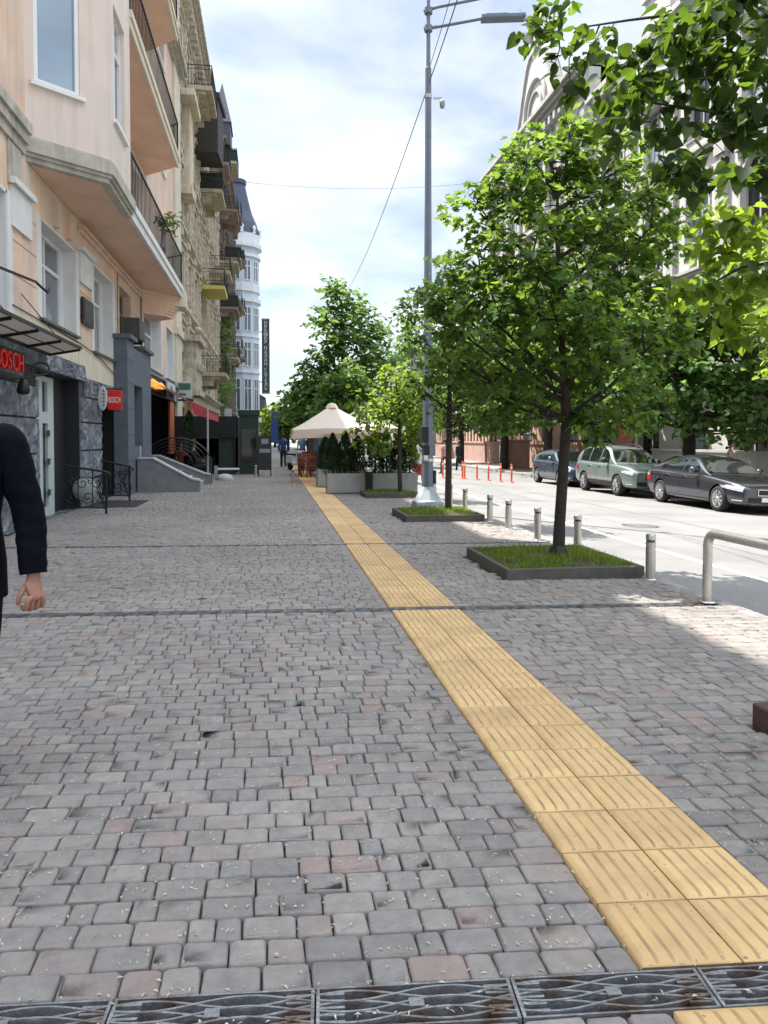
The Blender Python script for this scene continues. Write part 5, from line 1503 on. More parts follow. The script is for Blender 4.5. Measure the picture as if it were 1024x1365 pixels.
def thuja_mesh(seed, H, rad):
    rng = np.random.default_rng(seed); n = 2600
    z = rng.random(n) ** .8 * H; r = rad * (1 - (z / H) ** 2.4) ** .75 * np.sqrt(rng.uniform(.35, 1.08, n)) * (1 + .12 * np.sin(z * 17 + seed)); a = rng.uniform(0, 6.283, n)
    c = np.stack([r * np.cos(a), r * np.sin(a), z], 1)
    out_ = np.stack([np.cos(a), np.sin(a), rng.uniform(.8, 2.0, n)], 1); out_ /= np.linalg.norm(out_, axis=1)[:, None]
    t_ = np.stack([-np.sin(a), np.cos(a), rng.normal(0, .4, n)], 1)
    l = rng.uniform(.03, .065, n)[:, None]; w = l * .32
    V = np.empty((n, 4, 3)); V[:, 0] = c - out_ * l * .5; V[:, 1] = c + t_ * w; V[:, 2] = c + out_ * l; V[:, 3] = c - t_ * w
    F = (np.arange(n)[:, None] * 4 + np.array([0, 1, 2, 3])).ravel()
    return V.reshape(-1, 3), F, np.arange(n) * 4
TL = {(0, 0): 'leftmost cone shrub in the first hedge box', (0, 1): 'middle cone shrub in the first hedge box', (0, 2): 'right hand cone shrub in the first hedge box',
      (1, 0): 'cone shrub at the left end of the kerbside hedge box', (1, 1): 'second cone shrub from the left in the kerbside hedge box', (1, 2): 'third cone shrub from the left in the kerbside hedge box', (1, 3): 'cone shrub at the kerb end of the kerbside hedge box',
      (2, 0): 'cone shrub closer to the viewer in the set back hedge box', (2, 1): 'cone shrub farther back in the set back hedge box'}
for i, (x, y, b, k) in enumerate(TJ):
    H = [1.12, 1.16, 1.05][b] + .08 * math.sin(i * 2.3); rd = [.275, .26, .27][b]
    t = thing('thuja', 'dark green ' + TL[(b, k)], 'shrub', (x, y, .5), 0, 'cone shrubs in the hedge boxes')
    v, f, ls = thuja_mesh(i, H, rd); np_obj('foliage', v + np.array([x, y, .52]), f, ls, M_thuja, t)
    mb = MB(); mb.tube([(x, y, .48), (x, y, .5 + H * .8)], [.03, .008], 6); mb.build('trunk', M_bark, t)
# litter bin between the hedge boxes
t = thing('litter_bin', 'slim dark litter bin between the two hedge boxes', 'bin', (2.61, 20.4, 0))
mb = MB(); mb.lathe([(.10, .02), (.11, .55), (.12, .56), (.12, .62)], (2.61, 20.35, 0), 14); mb.build('body', mat('dark_bin', (.03, .03, .03), .5), t)
mb = MB(); mb.lathe([(.125, .6205), (.125, .66), (.05, .72), (0, .72)], (2.61, 20.35, 0), 14); mb.build('lid', M_steel, t)

# parasols
M_canvas = mat('cream_canvas', (.72, .62, .50), .9, var=.05, scale=3)
def canvas_mat():
    m = bpy.data.materials.new('cream_parasol_canvas'); m.use_nodes = True; t = m.node_tree; p = t.nodes['Principled BSDF']; p.inputs['Base Color'].default_value = (.82, .74, .64, 1); p.inputs['Roughness'].default_value = .9
    tr = t.nodes.new('ShaderNodeBsdfTranslucent'); tr.inputs[0].default_value = (.74, .55, .40, 1); mx = t.nodes.new('ShaderNodeMixShader'); mx.inputs[0].default_value = .35
    t.links.new(p.outputs[0], mx.inputs[1]); t.links.new(tr.outputs[0], mx.inputs[2]); t.links.new(mx.outputs[0], t.nodes['Material Output'].inputs[0]); return m
M_par = canvas_mat()
def parasol(label, x, y, hw, ze, zp, rz=0):
    t = thing('parasol', label, 'parasol', (x, y, 0), rz, 'cream cafe parasols')
    o0 = ROOT[t.name]; ROOT[t.name] = Vector((0, 0, 0))
    mb = MB(); n = 8
    # square canopy with slight sag between ribs
    N2 = 32; rings = [(.10, zp + .02), (.16, zp - .03), (.5, None), (1.0, None)]
    V = []
    for fr in (.1, .25, .45, .65, .85, 1.0):
        for k in range(N2):
            a = 2 * math.pi * k / N2; m_ = max(abs(math.cos(a)), abs(math.sin(a))); rx, ry = math.cos(a) / m_ * hw * fr, math.sin(a) / m_ * hw * fr
            corner = (math.hypot(rx, ry) / (hw * fr) - 1) / .414
            z = zp - (zp - ze) * (fr - .1) / .9 - .05 * math.sin(math.pi * fr) * (1 - corner) - .06 * fr * corner
            V.append((rx, ry, z))
    F = [(i * N2 + k, i * N2 + (k + 1) % N2, (i + 1) * N2 + (k + 1) % N2, (i + 1) * N2 + k) for i in range(5) for k in range(N2)]
    mb.add(V, F, True)
    mb.build('canopy', M_par, t)
    mb = MB(); V = []
    for k in range(N2):
        a = 2 * math.pi * k / N2; m_ = max(abs(math.cos(a)), abs(math.sin(a))); rx, ry = math.cos(a) / m_ * hw, math.sin(a) / m_ * hw
        corner = (math.hypot(rx, ry) / hw - 1) / .414; z = ze - .06 * corner
        V += [(rx * 1.002, ry * 1.002, z + .002), (rx * 1.004, ry * 1.004, z - .17)]
    mb.add(V, [(2 * k, 2 * ((k + 1) % N2), 2 * ((k + 1) % N2) + 1, 2 * k + 1) for k in range(N2)]); mb.build('valance', M_par, t)
    mb = MB(); mb.lathe([(0, zp + .17), (.14, zp + .12), (.2, zp + .03), (.24, zp - .02)], (0, 0, 0), 16); mb.build('vent_cap', M_par, t)
    mb = MB(); mb.tube([(0, 0, .0), (0, 0, zp)], .035, 10); mb.build('pole', M_white, t)
    for k in range(8):
        a = 2 * math.pi * k / 8; m_ = max(abs(math.cos(a)), abs(math.sin(a))); r_ = MB()
        r_.bar((0, 0, zp - .05), (math.cos(a) / m_ * hw * .97, math.sin(a) / m_ * hw * .97, ze - .03 - (.05 if k % 2 else 0)), .02); r_.build('rib', mat('rib_wood', (.4, .3, .2), .6), t)
    mb = MB(); mb.box(-.3, .3, -.3, .3, .002, .1, .02); mb.build('base', M_conc, t)
    return t
parasol('large cream square parasol with pointed top closest to the yellow strip', 2.1, 26.6, 1.38, 1.85, 2.60)
parasol('cream parasol mostly hidden behind the first one, nearer the kerb', 3.35, 28.9, 1.3, 1.95, 2.60)
parasol('cream parasol low behind the first one, farther down the terrace', 2.4, 31.5, 1.6, 1.72, 2.35)

# terrace chairs and tables
M_redwood = mat('red_brown_wood', (.20, .045, .025), .5, var=.25, scale=12)
def chair(t=None):
    t = thing('terrace_chair', 'x', 'chair', (0, 0, 0), 0, 'red brown wooden chairs on the terrace')
    for sx in (-.22, .22):
        for sy, h in ((-.2, .46), (.22, .92)):
            mb = MB(); mb.bar((sx, sy, 0), (sx, sy + (.04 if h > .5 else 0), h), .045); mb.build('leg', M_redwood, t)
    mb = MB()
    for k in range(5): mb.box(-.24, .24, -.23 + k * .09, -.16 + k * .09, .44, .47)
    mb.build('seat', M_redwood, t)
    mb = MB()
    for k in range(4): mb.box(-.22, .22, .235, .255, .55 + k * .1, .62 + k * .1)
    mb.build('backrest', M_redwood, t)
    mb = MB()
    for sx in (-.24, .24): mb.box(sx - .025, sx + .025, -.22, .24, .64, .67)
    mb.build('armrest', M_redwood, t)
    return t
ch = chair()
CH = [(1.45, 29.6, .5, 'red brown chair at the front corner of the terrace by the yellow strip'), (1.35, 31.2, 1.4, 'red brown chair behind the front one on the terrace edge'), (1.5, 33.2, -.4, 'red brown chair farther back on the terrace edge'), (2.3, 30.4, 3.4, 'red brown chair under the parasols behind the hedge boxes')]
for i, (x, y, r, lb) in enumerate(CH):
    o = ch if i == 0 else copy_tree(ch); place(o, (x, y, 0), r, lb)
t = thing('terrace_table', 'small wooden table among the red brown terrace chairs', 'table', (1.9, 31.8, 0))
mb = MB(); mb.box(1.55, 2.25, 31.45, 32.15, .72, .75, .01); mb.build('tabletop', M_redwood, t)
mb = MB(); mb.lathe([(.2, 0), (.03, .04), (.03, .72)], (1.9, 31.8, 0), 10); mb.build('pedestal', M_black, t)
t = thing('terrace_cabin', 'dark wooden cabin under the parasols at the back of the terrace', 'cabin', (2.8, 35, 0))
mb = MB(); mb.box(1.7, 3.9, 35, 37, .001, 2.0); mb.build('wall', mat('dark_cabin_wood', (.05, .035, .022), .8, var=.25), t)
mb = MB(); mb.box(1.5, 4.1, 34.8, 37.2, 2.001, 2.1); mb.build('roof', mat('dark_cabin_wood', (.05, .035, .022)), t)
mb = MB(); mb.box(1.9, 3.7, 34.96, 34.99, .9, 1.7); mb.build('window', M_glass, t)

# orange posts at the far side of the road
M_orange = mat('orange_plastic', (.68, .10, .03), .5, var=.08)
def opost():
    t = thing('flexible_post', 'x', 'post', (0, 0, 0), 0, 'orange flexible posts on the road')
    mb = MB(); mb.lathe([(.04, .03), (.04, .74), (.03, .78), (0, .79)], n=12); mb.build('post', M_orange, t)
    mb = MB(); mb.lathe([(.12, .001), (.12, .02), (.06, .045), (.04, .05)], n=12); mb.build('base', M_orange, t)
    mb = MB(); mb.lathe([(.0415, .6), (.0415, .68)], n=12, cap=False); mb.build('band', M_white, t)
    return t
op = opost()
OP = [(7.55, 33.0), (8.0, 33.3), (8.35, 32.6), (8.55, 33.0), (8.9, 32.2), (9.3, 31.8), (9.6, 31.0), (9.95, 30.6)]
OW = ['first from the left in the row, near the second tree trunk', 'second from the left in the row', 'third from the left, in front of a close twin', 'fourth from the left, half hidden behind its twin', 'fifth from the left in the row', 'sixth from the left in the row', 'second from the right in the row', 'last on the right, before the thin far tree']
for i, (x, y) in enumerate(OP):
    o = op if i == 0 else copy_tree(op); place(o, (x, y, road_z(x)), label='orange road post, ' + OW[i])
t0 = None
for i, y in enumerate((33.6, 34.6, 35.6)):
    mb = MB(); x = 13.9
    if i == 0:
        w = .7; pts = [(x - w / 2, y, FZ), (x - w / 2, y, FZ + .8), (x - w / 2 + .06, y, FZ + .88), (x + w / 2 - .06, y, FZ + .88), (x + w / 2, y, FZ + .8), (x + w / 2, y, FZ)]
        mb.tube(pts, .03, 8); mb.bar((x - w / 2, y, FZ + .45), (x + w / 2, y, FZ + .45), .04)
        t0 = mb.build('bike_rack', M_steel, None, (x, y, FZ))
        o = t0
    else:
        o = t0.copy(); COL.objects.link(o); o.location = (x - .35 * i, y, FZ)
    tag(o, ['steel hoop rack across the road closest to the blue car', 'middle steel hoop rack of three across the road', 'steel hoop rack across the road farthest from the blue car'][i], 'bike rack', 'steel hoop racks across the road')

# dark terrace kiosk and things along the left
M_kiosk = mat('black_awning_cloth', (.008, .009, .010), .8, var=.2)
M_kgreen = mat('dark_green_board', (.012, .028, .022), .6, var=.25, scale=2)
t = thing('terrace_pavilion', 'black canopied terrace pavilion with dark green panels standing against the left facade', 'pavilion', (-2.7, 36, 0))
mb = MB(); mb.box(-4.05, -1.45, 32.5, 41.0, 1.55, 2.45); mb.build('canopy', M_kiosk, t)
for y in (32.6, 36.7, 40.8):
    for x in (-3.9, -1.55): mb = MB(); mb.bar((x, y, 0), (x, y, 1.548), .09); mb.build('post', M_black, t)
mb = MB(); mb.box(-1.52, -1.47, 34.8, 40.8, .002, 1.545); mb.box(-2.2, -1.55, 32.62, 32.68, .002, 1.545); mb.box(-3.9, -1.6, 40.7, 40.75, .002, 1.545); mb.build('side_panel', M_kgreen, t)
mb = MB(); mb.box(-3.5, -2.5, 33.2, 35, .002, .72); mb.build('counter', mat('dark_counter', (.05, .05, .045), .6), t)
mb = MB()
for k in range(4): mb.box(-3.6 + k * .5, -3.3 + k * .5, 34 + k * .4, 34.4 + k * .4, 2.452, 2.7 + .06 * k)
tag(mb.build('vent_unit', mat('pale_vent', (.4, .4, .4), .6), None, (-3, 35, 2.45)), 'pale ventilation boxes on the black pavilion roof', 'ventilation box')
t = thing('green_booth', 'tall dark green booth with glass front beside the black pavilion', 'booth', (-1.0, 33.2, 0))
mb = MB(); mb.box(-1.35, -.55, 32.6, 34.0, .002, 2.5); mb.box(-1.4, -.5, 32.55, 34.05, 2.5, 2.72); mb.build('body', M_kgreen, t)
mb = MB(); mb.box(-1.25, -.65, 32.585, 32.597, .5, 1.9); mb.build('pane', M_darkglass, t)
t = thing('menu_stand', 'dark menu board stand with pale sheets in front of the green booth', 'menu stand', (-.35, 30.8, 0))
mb = MB(); mb.box(-.55, .0, 30.8, 30.86, .25, 1.62); 
for x in (-.52, -.03): mb.bar((x, 30.83, 0), (x, 30.83, 1.6), .05)
mb.build('board', mat('dark_board', (.02, .025, .023), .6), t)
mb = MB(); mb.box(-.4, -.12, 30.792, 30.798, 1.3, 1.5); mb.box(-.47, -.05, 30.792, 30.798, .95, 1.1); mb.build('sheet', mat('menu_paper', (.25, .27, .27), .8), t)
mb = MB(); mb.lathe([(.30, .001), (.31, .08), (.24, .17), (.12, .22), (0, .235)], (-1.68, 28.1, 0), 20)
tag(mb.build('concrete_dome', mat('pale_concrete', (.42, .41, .40), .9, var=.1), None, (-1.68, 28.1, 0)), 'pale half round concrete stopper on the paving in front of the pavilion', 'stopper')
t = thing('boom_barrier', 'pale horizontal bar on short foot by the awning pole', 'barrier', (-2.0, 28.9, 0))
mb = MB(); mb.bar((-2.1, 28.9, .38), (-1.2, 28.9, .38), .07); mb.build('arm', M_white, t)
mb = MB(); mb.bar((-2.05, 28.9, 0), (-2.05, 28.9, .5), .12); mb.build('post', M_steel, t)
mb = MB()
for k in range(3): mb.box(.0 + k * .02, .5 + k * .02, 60 + k * .3, 60.05 + k * .3, 1.2, 3.6)
tag(mb.build('banner', mat('blue_banner', (.03, .07, .25), .7), None, (.2, 60, 1.2)), 'blue vertical banner far down the pavement by the tower', 'banner')
# ------------------------------------------------------------------ cars
def paint(name, col, metal=.6, rough=.28):
    return mat(name, col, rough, metal=metal, var=.03, scale=2, coat=1.0)
M_tyre = mat('tyre_rubber', (.012, .012, .012), .85, var=.2)
M_rim = mat('alloy_rim', (.62, .62, .63), .28, metal=.9, var=.05)
M_carglass = mat('car_glass', (.008, .011, .011), .02, var=0, spec=.9, ior=1.6)
M_trim = mat('black_trim', (.012, .012, .013), .5, var=.1)
M_chrome = mat('chrome', (.75, .75, .76), .12, metal=1.0, var=0)
M_lamp = mat('headlight_glass', (.45, .50, .54), .08, var=.3, scale=14, spec=.9)
M_well = mat('wheel_well', (.006, .006, .006), .9, var=0)
def interp(s, pts):
    xs = [p[0] for p in pts]; ys = [p[1] for p in pts]
    return float(np.interp(s, xs, ys))
def smooth_interp(s, pts):
    # average over a small window for rounded profiles
    return sum(interp(s + d, pts) for d in (-.12, -.06, 0, .06, .12)) / 5
def make_car(name, label, C, pm, loc):
    t = thing(name, label, 'car', (0, 0, 0), 0, 'cars parked across the road')
    L, Wd = C['L'], C['W'] / 2
    deck = lambda s: smooth_interp(s, C['deck']); roof = lambda s: smooth_interp(s, C['roof']); wid = lambda s: Wd * smooth_interp(s, C['plan']); low = lambda s: smooth_interp(s, C['low'])
    Y = lambda s: s - L / 2
    def section(s):
        w, d, zl = wid(s), deck(s), low(s)
        sh = zl + (d - zl) * .80
        return [(0, zl), (w * .80, zl), (w * .95, zl + .05), (w * .985, zl + .16), (w * 1.0, zl + (d - zl) * .40), (w * .985, zl + (d - zl) * .62), (w * .985, sh), (w * .955, d - .05), (w * .90, d - .008), (w * .70, d + .012), (0, d + .03)]
    def w_at(s, z):
        sec = section(s)[1:10]; zs = [p[1] for p in sec]; xs = [p[0] for p in sec]
        return float(np.interp(z, zs, xs))
    st = [0.0, .03, .10, .22, .4] + [x for x in np.arange(.6, L - .5, .2)] + [L - .4, L - .22, L - .1, L - .03, L]
    V = []; m = 0
    for s in st:
        sec = section(s)
        full = sec + [(-x, z) for x, z in reversed(sec[1:-1])]
        if s in (0.0, L):   # pull the ends in to a rounded nose
            zc = (sec[0][1] + sec[-1][1]) / 2; full = [(x * .93, zc + (z - zc) * .88) for x, z in full]
        m = len(full); V += [(x, Y(s), z) for x, z in full]
    F = [(i * m + k, i * m + (k + 1) % m, (i + 1) * m + (k + 1) % m, (i + 1) * m + k) for i in range(len(st) - 1) for k in range(m)]
    F.append(tuple(range(m))); F.append(tuple(reversed(range((len(st) - 1) * m, len(st) * m))))
    mb = MB(); mb.add(V, F, True); body0 = mb.build('body', pm)
    sub = body0.modifiers.new('sub', 'SUBSURF'); sub.levels = 1; sub.render_levels = 1
    cm = MB(); R_ = C['wr'] + .055
    for s in C['wheels']:
        for sx in (-1, 1): cm.lathe([(R_, -.16), (R_, .16)], (sx * (Wd - .12), Y(s), C['wr']), 28, 'X')
    cut = cm.build('cutter', M_well)
    bo = body0.modifiers.new('cut', 'BOOLEAN'); bo.operation = 'DIFFERENCE'; bo.object = cut; bo.solver = 'EXACT'
    bpy.context.view_layer.update()
    me = evaluated_mesh(body0)
    bpy.data.objects.remove(body0); bpy.data.objects.remove(cut)
    me.materials.clear(); me.materials.append(pm)
    for p in me.polygons: p.use_smooth = True
    body = bpy.data.objects.new('body', me); COL.objects.link(body); body.parent = t; ROOT[body.name] = Vector((0, 0, 0))
    es = body.modifiers.new('edge', 'EDGE_SPLIT'); es.split_angle = R(38)
    # greenhouse
    g0, g1 = C['gh']
    wt = lambda s: Wd * smooth_interp(s, C['roofplan'])
    gs = list(np.linspace(g0, g1, 34))
    def gsec(s):
        d = deck(s) - .03; zr = max(roof(s), d + .012); wb = wid(s) * .925; wr_ = wt(s)
        f = (zr - d) / max(.01, C['H'] - d); 
        tx = wb + (wr_ - wb) * min(1, f)
        return [(wb, d), (wb + (tx - wb) * .55, d + (zr - d) * .5), (tx + .012, zr - .10 * f), (tx - .05, zr - .035 * f), (tx * .72, zr + .004), (0, zr + .028 * f)]
    V = []
    for s in gs:
        sec = gsec(s); full = sec + [(-x, z) for x, z in reversed(sec[:-1])]; m = len(full); V += [(x, Y(s), z) for x, z in full]
    F = [(i * m + k, i * m + k + 1, (i + 1) * m + k + 1, (i + 1) * m + k) for i in range(len(gs) - 1) for k in range(m - 1)]
    mb = MB(); mb.add(V, F, True); mb.build('cabin', pm, t)
    def side_x(s, z):
        sec = gsec(s)[:4]; return float(np.interp(z, [p[1] for p in sec], [p[0] for p in sec]))
    def patch(fn, us, vs, mt, nm, par=t, both=True):
        out_ = None
        for sx in ((1, -1) if both else (1,)):
            mb = MB(); V = [fn(u, v) for v in vs for u in us]; V = [(x * sx, y, z) for x, y, z in V]; n = len(us)
            mb.add(V, [(j * n + i, j * n + i + 1, (j + 1) * n + i + 1, (j + 1) * n + i) for j in range(len(vs) - 1) for i in range(n - 1)], True)
            out_ = mb.build(nm, mt, par)
        return out_
    # side windows
    for a, b in C['sidewin']:
        us = np.linspace(a, b, 9); vs = np.linspace(0, 1, 5)
        def fn(s, v):
            z0 = deck(s) + .045; z1 = max(z0 + .01, roof(s) - .085); z = z0 + (z1 - z0) * v
            return (side_x(s, z) + .007, Y(s), z)
        patch(fn, us, vs, M_carglass, 'side_window')
    # chrome or black strip under and around windows
    a, b = C['sidewin'][0][0], C['sidewin'][-1][1]
    patch(lambda s, v: (side_x(s, deck(s) + .02) + .012 - .004 * v, Y(s), deck(s) + .018 + .026 * v), np.linspace(a, b, 14), [0, 1], C.get('strip', M_trim), 'window_trim')
    # windscreen and rear window
    def top_pt(s, u):
        zr = roof(s); sec = gsec(s); tx = sec[3][0]; x = u * tx * .97
        f = (zr - deck(s) + .03) / max(.01, C['H'] - deck(s) + .03); z = zr + .028 * f * (1 - abs(u) ** 1.5) + .002
        return (x, Y(s), z)
    def screen(a, b, nm):
        def fn(u, s):
            p = top_pt(s, u); sl = (roof(s + .02) - roof(s - .02)) / .04; n = Vector((0, -sl, 1)).normalized() * .012
            return (p[0], p[1] + n.y, p[2] + n.z)
        patch(fn, np.linspace(-1, 1, 13), np.linspace(a, b, 9), M_carglass, nm, both=False)
    screen(*C['ws'], 'windscreen'); screen(*C['rw'], 'rear_window')
    # lamps, grille, bumper details
    def body_patch(s0, s1, z0, z1, mt, nm, off=.006, both=True, n=8):
        def fn(s, v):
            za, zb_ = (z0(s) if callable(z0) else z0), (z1(s) if callable(z1) else z1); z = za + (zb_ - za) * v
            e = 1.0
            return (w_at(s, z) + off, Y(s), z)
        return patch(fn, np.linspace(s0, s1, n), np.linspace(0, 1, 4), mt, nm, both=both)
    body_patch(.06, C['hl'], lambda s: C['hlz'] + .09 * (s / C['hl']) - .02, lambda s: C['hlz'] + .11 + .05 * (s / C['hl']) - (.03 if s > C['hl'] * .8 else 0), M_lamp, 'headlight', .010)
    body_patch(L - .5, L - .06, C['hlz'] + .08, C['hlz'] + .22, mat('tail_lamp', (.3, .01, .01), .15), 'tail_light', .010)
    for s in C['doors']: body_patch(s, s + .012, lambda q: low(q) + .16, lambda q: deck(q) - .01, M_trim, 'door_gap', .002, n=2)
    body_patch(C['wheels'][0] + .42, C['wheels'][1] - .42, lambda s: low(s) + .02, lambda s: low(s) + C.get('clad', .10), M_trim if C.get('clad') else pm, 'sill', .010)
    if C.get('crease'): body_patch(.9, L - .4, lambda s: deck(s) - .15, lambda s: deck(s) - .135, pm, 'shoulder_crease', .012, n=18)
    for s in C['handles']:
        for sx in (-1, 1):
            z = deck(s) - .13; x = w_at(s, z); mb = MB(); mb.box(min(sx * (x - .01), sx * (x + .028)), max(sx * (x - .01), sx * (x + .028)), Y(s), Y(s) + .2, z, z + .032, .006); mb.build('door_handle', C.get('strip', pm) if C.get('chrh') else pm, t)
    for sx in (-1, 1):
        s = C['mirror']; z = deck(s) + .09; mb = MB()
        mb.lathe([(0, -.10), (.07, -.09), (.095, -.02), (.09, .05), (.05, .10), (0, .11)], (sx * (wid(s) + .07), Y(s), z), 12, 'X'); mb.bar((sx * (wid(s) * .90), Y(s), z - .05), (sx * (wid(s) + .02), Y(s), z - .03), .05)
        mb.build('mirror', C.get('mm', pm), t)
    # front: grille and lower intake, plate
    mb = MB()
    for gx0, gx1 in C['grille']: mb.box(gx0, gx1, Y(0) - .022, Y(0) + .14, C['gz'][0], C['gz'][1], .0)
    g = mb.build('grille', M_trim, t)
    mb = MB(); tt = .016
    for gx0, gx1 in C['grille']:
        yy = Y(0) - .03
        mb.box(gx0 - tt, gx1 + tt, yy, yy + .1, C['gz'][1], C['gz'][1] + tt); mb.box(gx0 - tt, gx1 + tt, yy, yy + .1, C['gz'][0] - tt, C['gz'][0]); mb.box(gx0 - tt, gx0, yy, yy + .1, C['gz'][0], C['gz'][1]); mb.box(gx1, gx1 + tt, yy, yy + .1, C['gz'][0], C['gz'][1])
    mb.build('grille_frame', M_chrome, g)
    mb = MB(); mb.box(-.62, .62, Y(0) - .012, Y(0) + .2, low(.1) + .09, low(.1) + .22); mb.build('air_intake', M_trim, t)
    mb = MB(); mb.box(-.26, .26, Y(0) - .035, Y(0) - .0, C['gz'][0] - .17, C['gz'][0] - .06); mb.build('number_plate', M_white, t)
    body_patch(.07, .34, low(.1) + .12, low(.1) + .155, M_chrome, 'bumper_trim', .012)
    if C.get('rails'):
        for sx in (-1, 1):
            mb = MB(); pts = [(sx * (wt(s) - .1), Y(s), roof(s) + .02 + (.045 if 0 < i < 8 else 0)) for i, s in enumerate(np.linspace(C['rails'][0], C['rails'][1], 9))]; mb.tube(pts, .018, 6); mb.build('roof_rail', C.get('railm', M_trim), t)
    # wheels
    for s in C['wheels']:
        for sx in (-1, 1):
            wr = C['wr']; x = sx * (Wd - .115); o = sx * .115
            mb = MB(); prof = [(wr * .66, -.10), (wr * .92, -.11), (wr, -.075), (wr, .075), (wr * .92, .11), (wr * .66, .10)]
            mb.lathe(prof, (x, Y(s), wr), 32, 'X', cap=False); w_ = mb.build('wheel', M_tyre, t)
            mb = MB(); mb.lathe([(wr * .70, sx * .095), (wr * .66, sx * .11), (wr * .60, sx * .085), (wr * .60, sx * .02)], (x, Y(s), wr), 32, 'X', cap=False)
            for k in range(C['spokes']):
                a = 2 * math.pi * k / C['spokes'] + .2
                for da in ((-.10, .10) if C.get('twin') else (0,)):
                    p0 = Vector((x + sx * .085, Y(s) + wr * .10 * math.cos(a), wr + wr * .10 * math.sin(a))); p1 = Vector((x + sx * .10, Y(s) + wr * .65 * math.cos(a + da), wr + wr * .65 * math.sin(a + da)))
                    mb.bar(p0, p1, C.get('spw', .03), .03)
            mb.lathe([(wr * .16, sx * .05), (wr * .16, sx * .10), (0, sx * .105)], (x, Y(s), wr), 14, 'X'); mb.build('rim', M_rim, w_)
            mb = MB(); mb.lathe([(wr * .62, 0), (wr * .62, sx * .02), (0, sx * .02)], (x, Y(s), wr), 24, 'X'); mb.build('brake_disc', M_well, w_)
    mb = MB(); mb.box(-Wd * .8, Wd * .8, Y(.5), Y(L - .5), low(L / 2) - .02, low(L / 2) + .25); mb.build('underbody', M_well, t)
    t.location = loc
    return t
SEDAN = dict(L=4.95, W=1.86, H=1.47, wr=.335, wheels=(.88, 3.86), deck=[(-.2, .62), (0, .68), (.15, .76), (.6, .84), (1.3, .925), (1.75, .96), (2.6, .965), (3.9, 1.0), (4.5, 1.02), (4.8, .98), (5.1, .92)],
             roof=[(1.2, .90), (1.42, .95), (2.28, 1.385), (2.7, 1.45), (3.1, 1.455), (3.6, 1.40), (4.1, 1.22), (4.55, 1.02), (4.8, .98)], plan=[(-.2, .62), (0, .74), (.12, .85), (.35, .94), (.8, .99), (1.5, 1.0), (4.0, 1.0), (4.6, .96), (4.85, .88), (5.1, .78)],
             low=[(0, .22), (.3, .20), (4.6, .22), (4.95, .30)], gh=(1.32, 4.6), roofplan=[(1.3, .78), (2.3, .655), (3.5, .64), (4.4, .70)], sidewin=[(1.95, 2.72), (2.80, 3.62), (3.66, 3.95)], ws=(1.5, 2.28), rw=(3.62, 4.35),
             hl=.72, hlz=.58, doors=(1.78, 2.76, 3.72), handles=(2.45, 3.4), mirror=1.92, grille=[(-.36, -.03), (.03, .36)], gz=(.50, .63), spokes=10, twin=True, spw=.018, strip=M_chrome, chrh=True, crease=True)
SUV = dict(L=4.62, W=1.80, H=1.70, wr=.345, wheels=(.93, 3.60), deck=[(-.2, .74), (0, .82), (.12, .92), (.4, .99), (1.2, 1.06), (1.6, 1.075), (3.0, 1.08), (4.3, 1.11), (4.62, 1.05), (4.8, 1.0)],
           roof=[(1.0, 1.02), (1.22, 1.06), (1.95, 1.56), (2.3, 1.66), (3.0, 1.69), (3.8, 1.65), (4.2, 1.55), (4.42, 1.25), (4.58, 1.06), (4.7, 1.05)], plan=[(-.2, .66), (0, .78), (.12, .88), (.35, .95), (.8, .99), (1.5, 1.0), (4.0, 1.0), (4.4, .97), (4.62, .86), (4.8, .8)],
           low=[(0, .30), (.3, .27), (4.3, .28), (4.62, .38)], gh=(1.12, 4.60), roofplan=[(1.1, .82), (2.0, .70), (3.8, .69), (4.4, .74)], sidewin=[(1.72, 2.42), (2.50, 3.30), (3.38, 4.05)], ws=(1.3, 1.96), rw=(4.22, 4.5),
           hl=.62, hlz=.72, doors=(1.55, 2.46, 3.36), handles=(2.2, 3.1), mirror=1.72, grille=[(-.36, .36)], gz=(.60, .80), spokes=5, spw=.075, clad=.20, mm=M_trim, rails=(1.95, 4.05))
HATCH = dict(L=4.3, W=1.77, H=1.48, wr=.315, wheels=(.85, 3.45), deck=[(-.2, .66), (0, .72), (.15, .82), (.5, .89), (1.1, .97), (1.5, .99), (3.0, 1.0), (4.1, 1.03), (4.3, .98), (4.5, .9)],
             roof=[(.9, .94), (1.12, .97), (1.95, 1.38), (2.3, 1.45), (2.9, 1.47), (3.5, 1.42), (3.9, 1.30), (4.15, 1.05), (4.3, 1.0)], plan=[(-.2, .64), (0, .76), (.12, .87), (.35, .95), (.8, .99), (1.5, 1.0), (3.8, 1.0), (4.1, .95), (4.3, .85), (4.5, .8)],
             low=[(0, .22), (.3, .20), (4.0, .22), (4.3, .30)], gh=(1.02, 4.28), roofplan=[(1.0, .8), (2.0, .67), (3.5, .65), (4.2, .72)], sidewin=[(1.65, 2.35), (2.42, 3.15), (3.2, 3.55)], ws=(1.2, 1.95), rw=(3.75, 4.12),
             hl=.6, hlz=.60, doors=(1.5, 2.38, 3.2), handles=(2.1, 2.95), mirror=1.62, grille=[(-.34, .34)], gz=(.5, .64), spokes=7, spw=.04)
XC = 11.45
def car_at(name, label, C, pm, y_front_wheel, x_side=XC, rz=0):
    xm = x_side + C['W'] / 2
    t = make_car(name, label, C, pm, (0, 0, 0))
    t.location = (xm, y_front_wheel + C['L'] / 2 - C['wheels'][0], road_z(xm) + .0)
    t.rotation_euler = (0, -math.atan(-.038) , rz)
    return t
car_at('saloon_car', 'dark anthracite saloon parked first in line across the road', SEDAN, paint('anthracite_paint', (.062, .062, .078), .6, .22), 18.3, 11.5)
